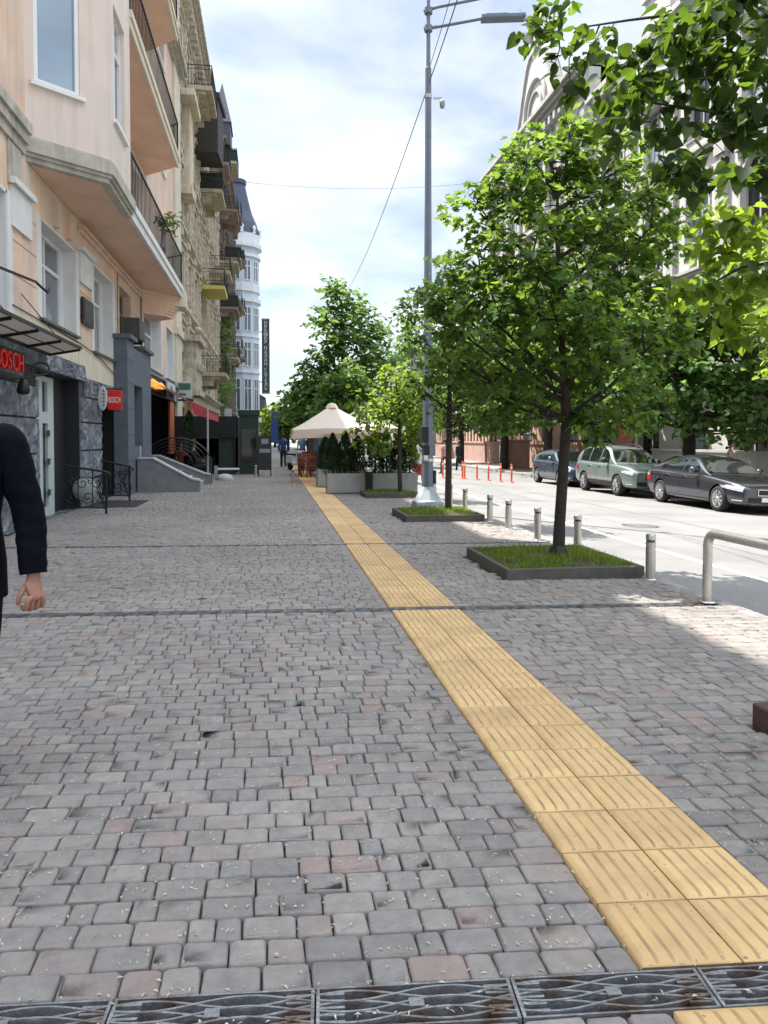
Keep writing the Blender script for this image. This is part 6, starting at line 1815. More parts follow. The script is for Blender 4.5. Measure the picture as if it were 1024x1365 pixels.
car_at('estate_car', 'sage green metallic off-road estate with roof rails, parked between the two dark cars', SUV, paint('sage_paint', (.215, .265, .245), .5, .28), 23.75, 11.3)
car_at('hatchback_car', 'dark blue grey hatchback parked behind the sage green car', HATCH, paint('blue_grey_paint', (.075, .095, .14), .55, .25), 29.1, 11.4)
# ------------------------------------------------------------------ trees
LEAF = {
    'lobed': ([(0, 0), (.20, .02), (.46, .10), (.30, .26), (.56, .52), (.26, .52), (.20, .72), (0, 1.05), (-.20, .72), (-.26, .52), (-.56, .52), (-.30, .26), (-.46, .10), (-.20, .02)],
              [[0, 1, 2, 3, 4, 5, 6, 7], [0, 7, 8, 9, 10, 11, 12, 13]], .16),
    'heart': ([(0, 0), (.28, -.08), (.46, .18), (.42, .50), (.22, .82), (0, 1.12), (-.22, .82), (-.42, .50), (-.46, .18), (-.28, -.08)],
              [[0, 1, 2, 3, 4, 5], [0, 5, 6, 7, 8, 9]], .14),
    'quad': ([(0, 0), (.34, .45), (0, 1.0), (-.34, .45)], [[0, 1, 2], [0, 2, 3]], .12),
    'clump': ([(0, 0), (.42, .25), (.30, .75), (0, 1.0), (-.30, .75), (-.42, .25)], [[0, 1, 2, 3], [0, 3, 4, 5]], .2),
    'bract': ([(0, 0), (.10, .2), (.11, .75), (0, 1.0), (-.11, .75), (-.10, .2)], [[0, 1, 2, 3], [0, 3, 4, 5]], .05),
}
def leaves(kind, pos, size, rng, out_dir=None, flat=.9, droop=.35):
    pts, polys, fold = LEAF[kind]
    P = np.array([(x, y, fold * abs(x) * 2 - .12 * y * y) for x, y in pts])
    n = len(pos)
    nrm = rng.normal(0, 1, (n, 3)); nrm[:, 2] = np.abs(nrm[:, 2]) + flat
    if out_dir is not None: nrm += out_dir * .45
    nrm /= np.linalg.norm(nrm, axis=1)[:, None]
    d = rng.normal(0, 1, (n, 3)); d[:, 2] -= droop * 2
    if out_dir is not None: d += out_dir * .8
    d -= nrm * np.sum(d * nrm, axis=1)[:, None]; d /= np.linalg.norm(d, axis=1)[:, None]
    s = np.cross(d, nrm)
    sz = size * rng.uniform(.6, 1.2, n)
    V = pos[:, None, :] + sz[:, None, None] * (P[None, :, 0, None] * s[:, None, :] + P[None, :, 1, None] * d[:, None, :] + P[None, :, 2, None] * nrm[:, None, :])
    k = len(P); flat_f = []; starts = []; c = 0
    base = np.arange(n) * k
    idx = np.concatenate([np.array(p) for p in polys]); lens = [len(p) for p in polys]
    F = (base[:, None] + idx[None, :]).ravel()
    tot = sum(lens); st0 = np.cumsum([0] + lens[:-1])
    LS = (np.arange(n)[:, None] * tot + st0[None, :]).ravel()
    return V.reshape(-1, 3), F, LS
def lobe_points(lobes, rng, dens, spread, per):
    pts = []; outs = []
    cen = np.mean([l[:3] for l in lobes], axis=0)
    for (x, y, z, r) in lobes:
        k = max(3, int(dens * (r ** 2)))
        v = rng.normal(0, 1, (k, 3)); v /= np.linalg.norm(v, axis=1)[:, None]
        rad = r * rng.uniform(.15, 1.0, k) ** .55
        c = np.array([x, y, z]) + v * rad[:, None] * np.array([1, 1.05, .9])
        for i in range(k):
            m = max(3, int(per * rng.uniform(.5, 1.4)))
            q = rng.normal(0, 1, (m, 3)) * spread * np.array([1, 1, .55])
            pts.append(c[i] + q); o = v[i] + .5 * (c[i] - cen) / (np.linalg.norm(c[i] - cen) + 1e-6); o /= np.linalg.norm(o) + 1e-6
            outs.append(np.repeat(o[None], m, 0))
    return np.concatenate(pts), np.concatenate(outs)
def make_tree(name, label, trunk, tr, lobes, kind, size, lm, dens=60, spread=.10, per=14, seed=1, bm=None, group=None, twigs=3, limb_r=.03, flat=.9, droop=.35, boughs=None):
    t = thing(name, label, 'tree', tuple(trunk[0]), 0, group)
    rng = np.random.default_rng(seed); rr = random.Random(seed)
    mb = MB(); mb.tube(trunk, tr, 10)
    top = Vector(trunk[-1]); tz0 = trunk[max(1, len(trunk) // 2)][2]
    for bg_ in boughs or []: mb.tube(bg_[0], bg_[1], 7)
    for (x, y, z, r) in lobes:
        # limb leaves the trunk lower than the lobe and curves up
        zz = max(tz0, min(top.z, z - max(.25, .75 * math.hypot(x - top.x, y - top.y))))
        for i in range(len(trunk) - 1):
            if trunk[i][2] <= zz <= trunk[i + 1][2] + 1e-6:
                u = (zz - trunk[i][2]) / max(1e-6, trunk[i + 1][2] - trunk[i][2]); st = Vector(trunk[i]).lerp(Vector(trunk[i + 1]), u); break
        else: st = top.copy()
        if boughs:
            cands = [Vector(bg_[0][i]).lerp(Vector(bg_[0][i + 1]), q / 6) for bg_ in boughs for i in range(len(bg_[0]) - 1) for q in range(7)]
            st = min(cands, key=lambda q: (q - Vector((x, y, z))).length)
        c = Vector((x, y, z)); mid = st.lerp(c, .5) + Vector((0, 0, -.05 * (c - st).length)) + Vector((rr.uniform(-.05, .05), rr.uniform(-.05, .05), 0))
        lr = limb_r * (.6 + .6 * r / max(l[3] for l in lobes))
        mb.tube([st, mid, c], [lr * 1.15, lr * .8, lr * .4], 6)
        for k in range(twigs):
            v = Vector((rr.gauss(0, 1), rr.gauss(0, 1), rr.gauss(.25, .8))).normalized() * r * rr.uniform(.6, .95)
            s0 = mid.lerp(c, rr.uniform(.3, 1.0)); e = c + v; m2 = s0.lerp(e, .5) + Vector((0, 0, .06 * r))
            mb.tube([s0, m2, e], [lr * .45, lr * .3, lr * .12], 5)
    mb.build('trunk', bm or M_bark, t)
    p, o = lobe_points(lobes, rng, dens, spread, per)
    v, f, ls = leaves(kind, p, size, rng, o, flat, droop)
    np_obj('crown', v, f, ls, lm, t)
    return t, rng, p, o
L_main = leaf_mat('maple_leaves', (0.054, 0.106, 0.024), (0.21, 0.335, 0.036), .47, .55)
L_light = leaf_mat('light_leaves', (0.085, 0.15, 0.028), (0.30, 0.42, 0.04), .5, .35)
L_dark = leaf_mat('dark_leaves', (0.042, 0.085, 0.022), (0.15, 0.26, 0.035), .4, .4)
L_mid = leaf_mat('mid_leaves', (0.065, 0.135, 0.04), (0.20, 0.34, 0.06), .42, .4)
L_lind = leaf_mat('linden_leaves', (0.028, 0.058, 0.013), (0.13, 0.23, 0.016), .38, .55)
L_bract = leaf_mat('linden_bracts', (0.28, 0.34, 0.12), (0.38, 0.46, 0.14), .5, .2)
GK = 'young trees in the kerb planters'
lob1 = [(3.26, 8.6, 4.75, 0.50), (2.75, 8.3, 4.33, 0.44), (2.37, 8.5, 4.08, 0.40), (4.05, 8.7, 4.74, 0.55), (3.66, 8.9, 4.43, 0.6), (4.64, 8.8, 4.12, 0.6), (2.81, 8.2, 3.63, 0.58), (2.31, 8.6, 3.54, 0.44), (3.69, 8.4, 3.54, 0.66), (2.38, 8.2, 2.87, 0.5), (3.09, 8.0, 2.86, 0.62), (4.5, 8.9, 3.32, 0.65), (4.55, 8.6, 2.63, 0.55), (2.05, 8.7, 2.86, 0.30), (2.77, 8.6, 2.42, 0.52), (3.57, 7.9, 2.61, 0.58), (2.09, 8.4, 2.39, 0.3), (2.44, 8.4, 1.99, 0.36), (3.34, 8.9, 2.19, 0.5), (4.03, 8.5, 2.08, 0.55), (3.45, 8.5, 5.12, 0.28), (3.04, 8.9, 4.98, 0.27), (4.62, 8.6, 4.6, 0.36), (2.85, 8.3, 1.78, 0.30), (3.76, 8.3, 1.66, 0.32), (2.02, 8.9, 3.15, .24), (4.2, 9.4, 3.9, .5), (3.3, 9.5, 3.4, .6)]
make_tree('maple_tree', 'leaning young maple with a dark thin trunk in the closest planter', [(3.36, 8.55, .05), (3.37, 8.54, .5), (3.41, 8.53, 1.2), (3.44, 8.52, 1.75), (3.38, 8.5, 2.4), (3.32, 8.5, 3.3), (3.3, 8.5, 4.3)], [.078, .066, .062, .058, .045, .032, .015],
          lob1, 'lobed', .104, L_main, dens=125, spread=.072, per=14, seed=11, group=GK, twigs=5, limb_r=.026)
lob2 = [(2.87, 14.2, 4.13, 0.43), (3.38, 14.2, 4.29, 0.58), (2.84, 14.4, 3.45, 0.46), (3.68, 14.2, 3.44, 0.72), (3.19, 14, 2.7, 0.57), (4.01, 14.3, 2.45, 0.58), (3.38, 14.2, 4.71, 0.4), (2.82, 14.3, 2.5, 0.40), (3.54, 14.2, 1.95, 0.40), (4.31, 14.3, 1.95, 0.5), (4.2, 14.2, 3.1, .55), (2.6, 14.2, 3.9, .28)]
make_tree('maple_tree', 'young dark leaved tree with a thin trunk in the second planter', [(3.35, 14.2, .05), (3.36, 14.2, .8), (3.37, 14.2, 1.6), (3.38, 14.2, 2.6), (3.4, 14.2, 4.0)], [.07, .062, .055, .04, .015],
          lob2, 'lobed', .13, L_dark, dens=85, spread=.11, per=9, seed=12, group=GK, twigs=4, limb_r=.024)
lob3 = [(3.31, 20.1, 3.12, 0.6), (2.73, 20, 2.4, 0.6), (3.8, 20.2, 2.62, 0.7), (2.54, 20.0, 1.65, 0.42), (3.34, 19.9, 2.0, 0.7), (4.11, 20.2, 1.91, 0.55), (4.3, 20.1, 2.82, 0.5), (2.92, 19.8, 1.5, 0.42), (3.74, 19.9, 1.5, 0.4)]
make_tree('maple_tree', 'small light green tree in front of the hedge boxes', [(3.36, 19.7, .05), (3.34, 19.7, .7), (3.35, 19.75, 1.4), (3.35, 19.8, 2.6)], [.065, .055, .05, .02],
          lob3, 'clump', .15, L_light, dens=85, spread=.13, per=9, seed=13, group=GK, twigs=3, limb_r=.024)
# overhanging linden at the right edge
lob0 = [(1.81, 5.0, 4.24, 0.15), (1.88, 4.9, 4.0, 0.13), (1.8, 5.2, 4.42, 0.12), (1.94, 4.8, 3.83, 0.1), (2.15, 4.8, 4.09, 0.17), (2.12, 4.4, 3.62, 0.19), (2.4, 4.3, 3.81, 0.32), (2.55, 4.0, 3.71, 0.34), (2.6, 3.8, 3.34, 0.29), (2.25, 4.2, 3.41, 0.24), (2.46, 4.0, 3.17, 0.26), (2.22, 4.5, 3.39, 0.17), (2.5, 3.7, 2.86, 0.16), (2.3, 4.1, 3.0, 0.17), (2.31, 4.5, 3.77, 0.21), (2.75, 4.1, 3.95, 0.31), (2.66, 4.5, 4.16, 0.26), (1.97, 5, 4.4, 0.09)]
lob0 += [(3.0, 3.4, 4.3, .6), (3.3, 2.7, 3.9, .8), (3.2, 2.2, 4.6, .8), (3.9, 2.6, 3.3, .7), (2.95, 2.2, 3.4, .5), (3.6, 3.4, 4.6, .6)]
BG0 = [([(3.1, 3.1, 3.7), (2.85, 3.6, 3.95), (2.6, 4.1, 3.98), (2.25, 4.6, 4.15), (1.85, 5.0, 4.25)], [.024, .018, .013, .008, .003]),
       ([(3.2, 2.95, 2.9), (2.95, 3.4, 3.15), (2.65, 3.85, 3.25), (2.3, 4.2, 3.45), (2.1, 4.5, 3.62)], [.022, .016, .012, .007, .003]),
       ([(3.27, 2.8, 2.3), (3.1, 3.3, 2.55), (2.8, 3.75, 2.75), (2.5, 3.8, 2.9)], [.018, .014, .009, .004])]
T0, rng0, p0, o0 = make_tree('linden_tree', 'linden branches with large leaves hanging into the upper right corner', [(3.3, 2.76, .05), (3.3, 2.76, 1.0), (3.28, 2.8, 2.0), (3.2, 2.95, 3.0), (3.1, 3.1, 4.2)], [.09, .08, .07, .055, .02],
          lob0, 'heart', .086, L_lind, dens=275, spread=.05, per=6, seed=17, group=GK, twigs=4, limb_r=.008, flat=.5, droop=.7, boughs=BG0)
sel = rng0.choice(len(p0), 330, replace=False)
v, f, ls = leaves('bract', p0[sel], .085, rng0, o0[sel], .1, 1.4)
np_obj('bracts', v, f, ls, L_bract, T0)['kind'] = 'stuff'
# second spray lower on the right, sunlight painted in as a brighter leaf colour
lobs = [(2.77, 4.4, 2.69, 0.20), (2.89, 4.2, 2.51, 0.18), (2.62, 4.4, 2.41, 0.17), (2.86, 4.3, 2.21, 0.16), (2.80, 4.0, 2.80, 0.13), (2.9, 4.5, 2.9, .16)]
p, o = lobe_points(lobs, rng0, 420, .05, 6); v, f, ls = leaves('heart', p, .085, rng0, o, .5, .7); np_obj('crown', v, f, ls, leaf_mat('sunlit_linden_leaves', (0.07, 0.13, 0.02), (0.30, 0.42, 0.03), .5, .35), T0)
mb = MB(); mb.tube([(3.27, 2.9, 2.2), (3.1, 3.6, 2.5), (2.85, 4.3, 2.55), (2.62, 4.5, 2.4)], [.018, .014, .008, .003], 6); mb.build('branch', M_bark, T0)

# larger background trees
lob4 = [(4.58, 50, 10.62, 1.35), (3.59, 50, 9.37, 1.2), (5.94, 51, 9.58, 1.3), (4.49, 49, 8.52, 1.7), (6.82, 50, 8.21, 1.2), (3.34, 50, 7.0, 1.1), (5.21, 49, 6.6, 2.0), (7.47, 51, 6.7, 1.4), (2.85, 50, 5.5, 1.4), (4.32, 50, 4.71, 2.1), (1.86, 50, 4.0, 1.4), (6.68, 49, 4.67, 1.9), (2.78, 49, 3.19, 1.6), (5.32, 50, 2.99, 1.9), (1.37, 50, 3.46, 0.9), (7.58, 50, 3.5, 1.5), (4.09, 50, 11.5, 0.8)]
make_tree('broad_tree', 'tall tiered green tree rising behind the parasols', [(4.6, 50, -.1), (4.6, 50, 3), (4.7, 50, 6), (4.6, 50, 10.5)], [.24, .2, .15, .05], lob4, 'clump', .36, L_mid, dens=16, spread=.30, per=11, seed=21, twigs=4, limb_r=.09)
GR = 'street trees on the far pavement'
lob5 = [(13.63, 23.5, 4.36, 1.4), (12.71, 24, 3.65, 1.1), (15.12, 23.5, 4.14, 1.4), (12.19, 24, 2.5, 0.9), (13.52, 23.5, 2.95, 1.3), (14.82, 23, 2.7, 1.15), (16.2, 24, 3.18, 1.2), (15.9, 24, 5.23, 1.29), (14.32, 24, 5.7, 1.3), (12.96, 24, 5.16, 1.1), (15.13, 24, 6.48, 1.0), (16.3, 24, 1.95, 0.6), (12.94, 25, 5.82, 0.79), (15.37, 23, 1.72, 0.5), (14.34, 23.5, 1.8, 0.6), (11.91, 24, 3.14, 0.76)]
make_tree('chestnut_tree', 'dark broad tree with a thick trunk behind the black saloon', [(14.4, 24.6, FZ - .05), (14.4, 24.6, .8), (14.35, 24.5, 1.8), (14.2, 24.2, 3.2), (14.3, 24, 5)], [.27, .24, .22, .16, .06], lob5, 'clump', .26, L_mid, dens=30, spread=.20, per=13, seed=22, group=GR, twigs=4, limb_r=.06)
def gen_tree(name, label, x, y, z0, th, h, r, seed, lm, size=.25, dens=26, group=GR, kind='clump', narrow=1.0, per=11):
    rr = random.Random(seed); lobes = []
    n = 15
    for i in range(n):
        u = (i + .5) / n; zz = th + (h - th) * u; rad = r * math.sin(math.pi * (.18 + .78 * u)) ** .8
        a = i * 2.4 + rr.uniform(-.5, .5); q = rad * rr.uniform(.35, .75)
        lobes.append((x + q * math.cos(a), y + q * math.sin(a), z0 + zz, max(.35, rad * rr.uniform(.42, .6)) * narrow))
    make_tree(name, label, [(x, y, z0 - .05), (x + .03, y, z0 + th * .6), (x, y, z0 + th * 1.1), (x, y, z0 + h * .9)], [r * .075, r * .065, r * .055, r * .015], lobes, kind, size, lm, dens=dens, spread=size * .8, per=per, seed=seed, group=group, twigs=3, limb_r=r * .022)
gen_tree('street_tree', 'thin dark trunked tree behind the orange posts across the road', 14.2, 45.2, FZ, 2.9, 11.2, 3.7, 31, L_mid, .32, 14)
gen_tree('street_tree', 'light leaved tree standing behind the sage green car', 14.4, 31.2, FZ, 2.7, 9.0, 2.8, 32, L_mid, .26, 26)
gen_tree('street_tree', 'tree behind the dark blue car across the road', 14.3, 38.0, FZ, 2.9, 10.2, 3.2, 33, L_mid, .28, 20)
gen_tree('street_tree', 'tree across the road at the corner of the gabled building', 14.2, 56.0, FZ, 3.0, 11.5, 3.6, 34, L_mid, .36, 12)
gen_tree('street_tree', 'bushy tree across the road partly behind the hanging linden leaves', 14.6, 17.5, FZ, 3.0, 8.6, 2.7, 35, L_light, .24, 26)
gen_tree('poplar_tree', 'tall narrow poplar left of the lamp mast in the distance', 13.8, 74.0, FZ, 3.0, 14.5, 2.2, 36, L_mid, .42, 12)
gen_tree('street_tree', 'rounded tree past the poplar far along the road', 11.5, 90.0, FZ, 2.5, 9.0, 3.6, 37, L_mid, .5, 8)
gen_tree('street_tree', 'light green tree at the vanishing end of the pavement', 2.2, 100, 0, 1.6, 5.6, 2.3, 38, L_light, .45, 14, 'trees closing the street')
gen_tree('street_tree', 'darker tree at the street end right of the light green one', 4.6, 88, 0, 1.8, 8.4, 2.8, 39, L_mid, .45, 12, 'trees closing the street')
gen_tree('street_tree', 'leafy tree just past the terrace on the kerb side', 4.0, 39.5, 0, 2.2, 5.4, 1.9, 40, L_mid, .26, 24, 'trees closing the street')
gen_tree('street_tree', 'broad tree in the road axis far away', 9.0, 118, -.2, 2.0, 11, 5.0, 41, L_mid, .7, 5, 'trees closing the street')
gen_tree('street_tree', 'farthest tree seen between the pavement end and the tower', .6, 135, 0, 1.5, 7.5, 3.2, 42, L_light, .6, 8, 'trees closing the street')
# creeper on the old building and pots on balconies
rngv = np.random.default_rng(5)
lv = [(-3.9, 61 + .5 * k, 3.5 + 1.0 * k, .8 + .15 * math.sin(k * 2)) for k in range(9)] + [(-3.6, 59.5, 5.2, .7), (-3.4, 58.5, 5.4, .5)]
p, o = lobe_points(lv, rngv, 26, .2, 9); v, f, ls = leaves('clump', p, .24, rngv, o)
tag(np_obj('creeper', v, f, ls, L_mid, None), 'green creeper climbing the left facades before the tower', 'creeper')
t = thing('balcony_shrub', 'dark green shrub growing over the rail of the lower long balcony', 'plant', (-3.0, 22.6, 6.6))
p, o = lobe_points([(-2.95, 22.6, 7.9, .34), (-2.9, 22.9, 7.6, .25), (-2.98, 22.3, 7.6, .25)], rngv, 160, .07, 9); v, f, ls = leaves('quad', p, .10, rngv, o); np_obj('foliage', v, f, ls, L_dark, t)
mb = MB(); mb.lathe([(.13, 6.6), (.17, 6.95), (.18, 6.97)], (-3.15, 22.6, 0), 14); mb.tube([(-3.15, 22.6, 6.9), (-3.0, 22.6, 7.6)], .015, 6); mb.build('pot', mat('terracotta', (.35, .14, .08), .8), t)
t = thing('potted_conifer', 'green potted conifer beside the cafe under the awning', 'plant', (-3.4, 31.6, 0))
v, f, ls = thuja_mesh(77, 1.7, .36); np_obj('foliage', v * np.array([1, 1, 1.0]) + np.array([-3.3, 31.6, .95]), f, ls, leaf_mat('bright_thuja', (.03, .075, .025), (.05, .10, .02), .25, .4), t)
mb = MB(); mb.lathe([(.2, .62), (.26, 1.0), (.27, 1.02)], (-3.3, 31.6, 0), 14); mb.build('pot', mat('dark_pot', (.05, .05, .05), .7), t)
# ------------------------------------------------------------------ people
M_skin = mat('skin', (.38, .18, .125), .5, var=.08, scale=12, bump=.08, bscale=60)
def skin_mesh(name, nodes, edges, m, parent=None, sub=2, root=0):
    me = bpy.data.meshes.new(name)
    keys = list(nodes); idx = {k: i for i, k in enumerate(keys)}
    me.from_pydata([nodes[k][0] for k in keys], [(idx[a], idx[b]) for a, b in edges], [])
    o = bpy.data.objects.new(name, me); COL.objects.link(o)
    md = o.modifiers.new('skin', 'SKIN'); md.use_smooth_shade = True; md.branch_smoothing = .4
    for i, k in enumerate(keys):
        r = nodes[k][1]; r = r if isinstance(r, tuple) else (r, r)
        me.skin_vertices[0].data[i].radius = r
        me.skin_vertices[0].data[i].use_root = (i == root)
    sb = o.modifiers.new('sub', 'SUBSURF'); sb.levels = sub; sb.render_levels = sub
    bpy.context.view_layer.update()
    me2 = evaluated_mesh(o); bpy.data.objects.remove(o)
    me2.materials.clear(); me2.materials.append(m)
    for p in me2.polygons: p.use_smooth = True
    o = bpy.data.objects.new(name, me2); COL.objects.link(o)
    if parent: o.parent = parent
    ROOT[o.name] = Vector((0, 0, 0))
    return o
def smooth_path(pts, rs, n=6):
    """Catmull-Rom through points, with radii"""
    P = [Vector(p) for p in pts]; out = []; rr_ = []
    for i in range(len(P) - 1):
        p0, p1, p2, p3 = P[max(0, i - 1)], P[i], P[i + 1], P[min(len(P) - 1, i + 2)]
        for k in range(n):
            u = k / n
            out.append(0.5 * ((2 * p1) + (p2 - p0) * u + (2 * p0 - 5 * p1 + 4 * p2 - p3) * u * u + (3 * p1 - p0 - 3 * p2 + p3) * u ** 3)); rr_.append(rs[i] + (rs[i + 1] - rs[i]) * (u * u * (3 - 2 * u)))
    out.append(P[-1]); rr_.append(rs[-1])
    return out, rr_
def torso_loft(mb, rings, n=28, cap=True):
    """rings: (z, rx, ry, y)"""
    V = []; m = len(rings)
    for z, rx, ry, y in rings:
        for k in range(n):
            a = 2 * math.pi * k / n; c, s_ = math.cos(a), math.sin(a); e = .85
            V.append((rx * math.copysign(abs(c) ** e, c), y + ry * math.copysign(abs(s_) ** e, s_), z))
    F = [(i * n + k, i * n + (k + 1) % n, (i + 1) * n + (k + 1) % n, (i + 1) * n + k) for i in range(m - 1) for k in range(n)]
    if cap: F += [tuple(reversed(range(n))), tuple(range((m - 1) * n, m * n))]
    mb.add(V, F, True)
HC = (0, -.012)
def head_point(th, ph, zc):
    """th: azimuth with 0 at the face (-Y), ph: -90..90 degrees"""
    cx_, sx_ = math.cos(ph), math.sin(ph)
    x = math.sin(th) * cx_; y = -math.cos(th) * cx_; z = sx_
    w = .074; d = .094; h = .118
    jaw = max(0, -z)
    px, py, pz = x * w * (1 - .22 * jaw ** 1.3), y * d * (1 - .10 * jaw), z * h
    front = max(0, math.cos(th)) ** 2 * cx_
    if y < 0: py *= 1 - .05 * front
    g = lambda ax, az, sa, sz: math.exp(-((px - ax) / sa) ** 2 - ((pz - az) / sz) ** 2) * (1 if y < 0 else 0)
    py -= .024 * g(0, -.028, .011, .020) + .012 * g(0, -.008, .009, .022)          # nose
    py += .010 * (g(.030, .004, .014, .011) + g(-.030, .004, .014, .011))          # eye sockets
    py -= .006 * g(0, .024, .045, .010)                                             # brow
    py -= .006 * (g(0, -.062, .020, .005) + g(0, -.075, .017, .006)); py += .004 * g(0, -.0685, .022, .0025)  # lips
    py -= .010 * g(0, -.100, .022, .016)                                            # chin
    return (HC[0] + px, HC[1] + py, zc + pz)
def head_mesh(mb, zc, nu=40, nv=30):
    V = []; 
    for j in range(nv + 1):
        ph = -math.pi / 2 + math.pi * j / nv
        for i in range(nu): V.append(head_point(2 * math.pi * i / nu - math.pi, ph, zc))
    mb.add(V, [(j * nu + i, j * nu + (i + 1) % nu, (j + 1) * nu + (i + 1) % nu, (j + 1) * nu + i) for j in range(nv) for i in range(nu)], True)
    for sx in (-1, 1):                                                              # ears
        V = []; n = 8
        for j in range(n + 1):
            for i in range(n):
                a, b_ = 2 * math.pi * i / n, math.pi * j / n - math.pi / 2
                V.append((HC[0] + sx * (.073 + .012 * math.cos(a) * math.cos(b_)), HC[1] + .012 + .018 * math.sin(a) * math.cos(b_), zc - .012 + .032 * math.sin(b_)))
        mb.add(V, [(j * n + i, j * n + (i + 1) % n, (j + 1) * n + (i + 1) % n, (j + 1) * n + i) for j in range(n) for i in range(n)], True)
def hair_mesh(mb, zc, nu=36, nv=24):
    V = []
    for j in range(nv + 1):
        for i in range(nu):
            th = 2 * math.pi * i / nu - math.pi
            lo = math.radians(34 if abs(th) < .8 else (34 - 44 * min(1, (abs(th) - .8) / .5)) if abs(th) < 1.3 else -10 - 28 * min(1, (abs(th) - 1.3) / .9))
            ph = lo + (math.pi / 2 - lo) * j / nv
            x, y, z = head_point(th, ph, zc); o_ = .004 + .009 * min(1, j / 3)
            n_ = Vector((x - HC[0], y - HC[1], z - zc)).normalized(); V.append((x + n_.x * o_, y + n_.y * o_, z + n_.z * o_ * 1.2))
    mb.add(V, [(j * nu + i, j * nu + (i + 1) % nu, (j + 1) * nu + (i + 1) % nu, (j + 1) * nu + i) for j in range(nv) for i in range(nu)], True)
def person(label, loc, rz, top, legs, hair=(.02, .015, .01), shoe=(.01, .01, .012), stride=.22, h=1.0, skirt=False, bare_arms=False, fine=False, arm_l=None, arm_r=None, jacket=False, group=None, sit=False):
    """faces -Y; origin between the feet"""
    t = thing('person', label, 'person', (0, 0, 0), 0, group)
    A = {}
    hz = .93; s = stride
    if sit: hz = .52
    A['pelvis'] = ((0, 0, hz), (.115, .09)); A['waist'] = ((0, -.0, hz + .17), (.115, .08)); A['chest'] = ((0, .005, hz + .38), (.13, .09)); A['collar'] = ((0, .01, hz + .50), (.08, .06))
    A['neck'] = ((0, .012, hz + .58), .052); A['neck2'] = ((0, .002, hz + .65), .054)
    E = [('pelvis', 'waist'), ('waist', 'chest'), ('chest', 'collar'), ('collar', 'neck'), ('neck', 'neck2')]
    for sd, sx in (('l', 1), ('r', -1)):
        f = -s if sd == 'l' else s
        if sit:
            A['hip' + sd] = ((sx * .10, -.02, hz), .08); A['knee' + sd] = ((sx * .12, -.42, hz + .0), .055); A['ankle' + sd] = ((sx * .12, -.44, .09), .04); A['toe' + sd] = ((sx * .13, -.60, .045), .035)
        else:
            A['hip' + sd] = ((sx * .085, f * .15, hz - .08), .08); A['knee' + sd] = ((sx * .092, f * .6 - .03, .50), .055); A['ankle' + sd] = ((sx * .10, f * 1.0 + .03, .09 + (.06 if f > 0.05 else 0)), .04); A['toe' + sd] = ((sx * .12, f * 1.0 - .14, .045), .034)
        E += [('pelvis', 'hip' + sd), ('hip' + sd, 'knee' + sd), ('knee' + sd, 'ankle' + sd), ('ankle' + sd, 'toe' + sd)]
        q = f * -.6
        arm = (arm_l if sd == 'l' else arm_r) or [(sx * .175, .01, hz + .46), (sx * .225, .03 + q * .3, hz + .20), (sx * .24, -.02 + q, hz - .04)]
        if sit: arm = [(sx * .175, .01, hz + .46), (sx * .23, -.05, hz + .22), (sx * .15, -.28, hz + .20)]
        A['sh' + sd] = (arm[0], .052); A['el' + sd] = (arm[1], .04); A['wr' + sd] = (arm[2], .028)
        E += [('collar', 'sh' + sd), ('sh' + sd, 'el' + sd), ('el' + sd, 'wr' + sd)]
        # hand: palm and five bent fingers
        w = Vector(arm[2]); d = (w - Vector(arm[1])).normalized()
        fw = Vector((-sx * .75, -.66, 0)); fw = (fw - d * fw.dot(d)).normalized(); inn = Vector((-sx * .66, .75, 0)); inn = (inn - d * inn.dot(d) - fw * inn.dot(fw)).normalized()
        A['palm' + sd] = (tuple(w + d * .055), (.040, .026)); E.append(('wr' + sd, 'palm' + sd))
        for k in range(4):
            off = fw * (.033 - .022 * k); ln = (.036, .041, .038, .030)[k]
            b0 = w + d * .092 + off; b1 = b0 + d * ln * .85 + inn * ln * .40; b2 = b1 + d * ln * .05 + inn * ln * .85; b3 = b2 - d * ln * .50 + inn * ln * .20
            for j, (b, r) in enumerate(((b0, .0125), (b1, .0115), (b2, .010), (b3, .0085))): A[f'f{k}{j}{sd}'] = (tuple(b), r)
            E += [('palm' + sd, f'f{k}0{sd}'), (f'f{k}0{sd}', f'f{k}1{sd}'), (f'f{k}1{sd}', f'f{k}2{sd}'), (f'f{k}2{sd}', f'f{k}3{sd}')]
        t0 = w + d * .035 + fw * .032 + inn * .012; t1 = t0 + d * .035 + fw * .022 + inn * .012; t2 = t1 + d * .036 + fw * .002 + inn * .018
        for j, (b, r) in enumerate(((t0, .014), (t1, .0115), (t2, .009))): A[f't{j}{sd}'] = (tuple(b), r)
        E += [('palm' + sd, 't0' + sd), ('t0' + sd, 't1' + sd), ('t1' + sd, 't2' + sd)]
    sk = skin_mesh('body', A, E, M_skin, t, 2 if fine else 1)
    zc = hz + .748
    mb = MB(); mb.add([tuple(v_.co) for v_ in sk.data.vertices], [tuple(p_.vertices) for p_ in sk.data.polygons], True); head_mesh(mb, zc)
    bpy.data.objects.remove(sk); body = mb.build('body', M_skin, t)
    for sx in (-1, 1):
        mb = MB(); mb.lathe([(0, -.011), (.008, -.008), (.011, 0), (.008, .008), (0, .011)], (sx * .030, HC[1] - .0685, zc + .004), 12, 'Y'); e_ = mb.build('eye', mat('eye_white', (.7, .68, .65), .2, var=0), t)
        mb = MB(); mb.lathe([(0, -.0125), (.0055, -.0112), (.006, -.009)], (sx * .030, HC[1] - .0685, zc + .004), 10, 'Y'); mb.build('iris', mat('eye_iris', (.03, .02, .012), .15, var=0), e_)
    hm = mat('hair_%02d_%02d' % (int(hair[0] * 99), int(hair[2] * 99)), hair, .55, var=.3, scale=60, bump=.5, bscale=120)
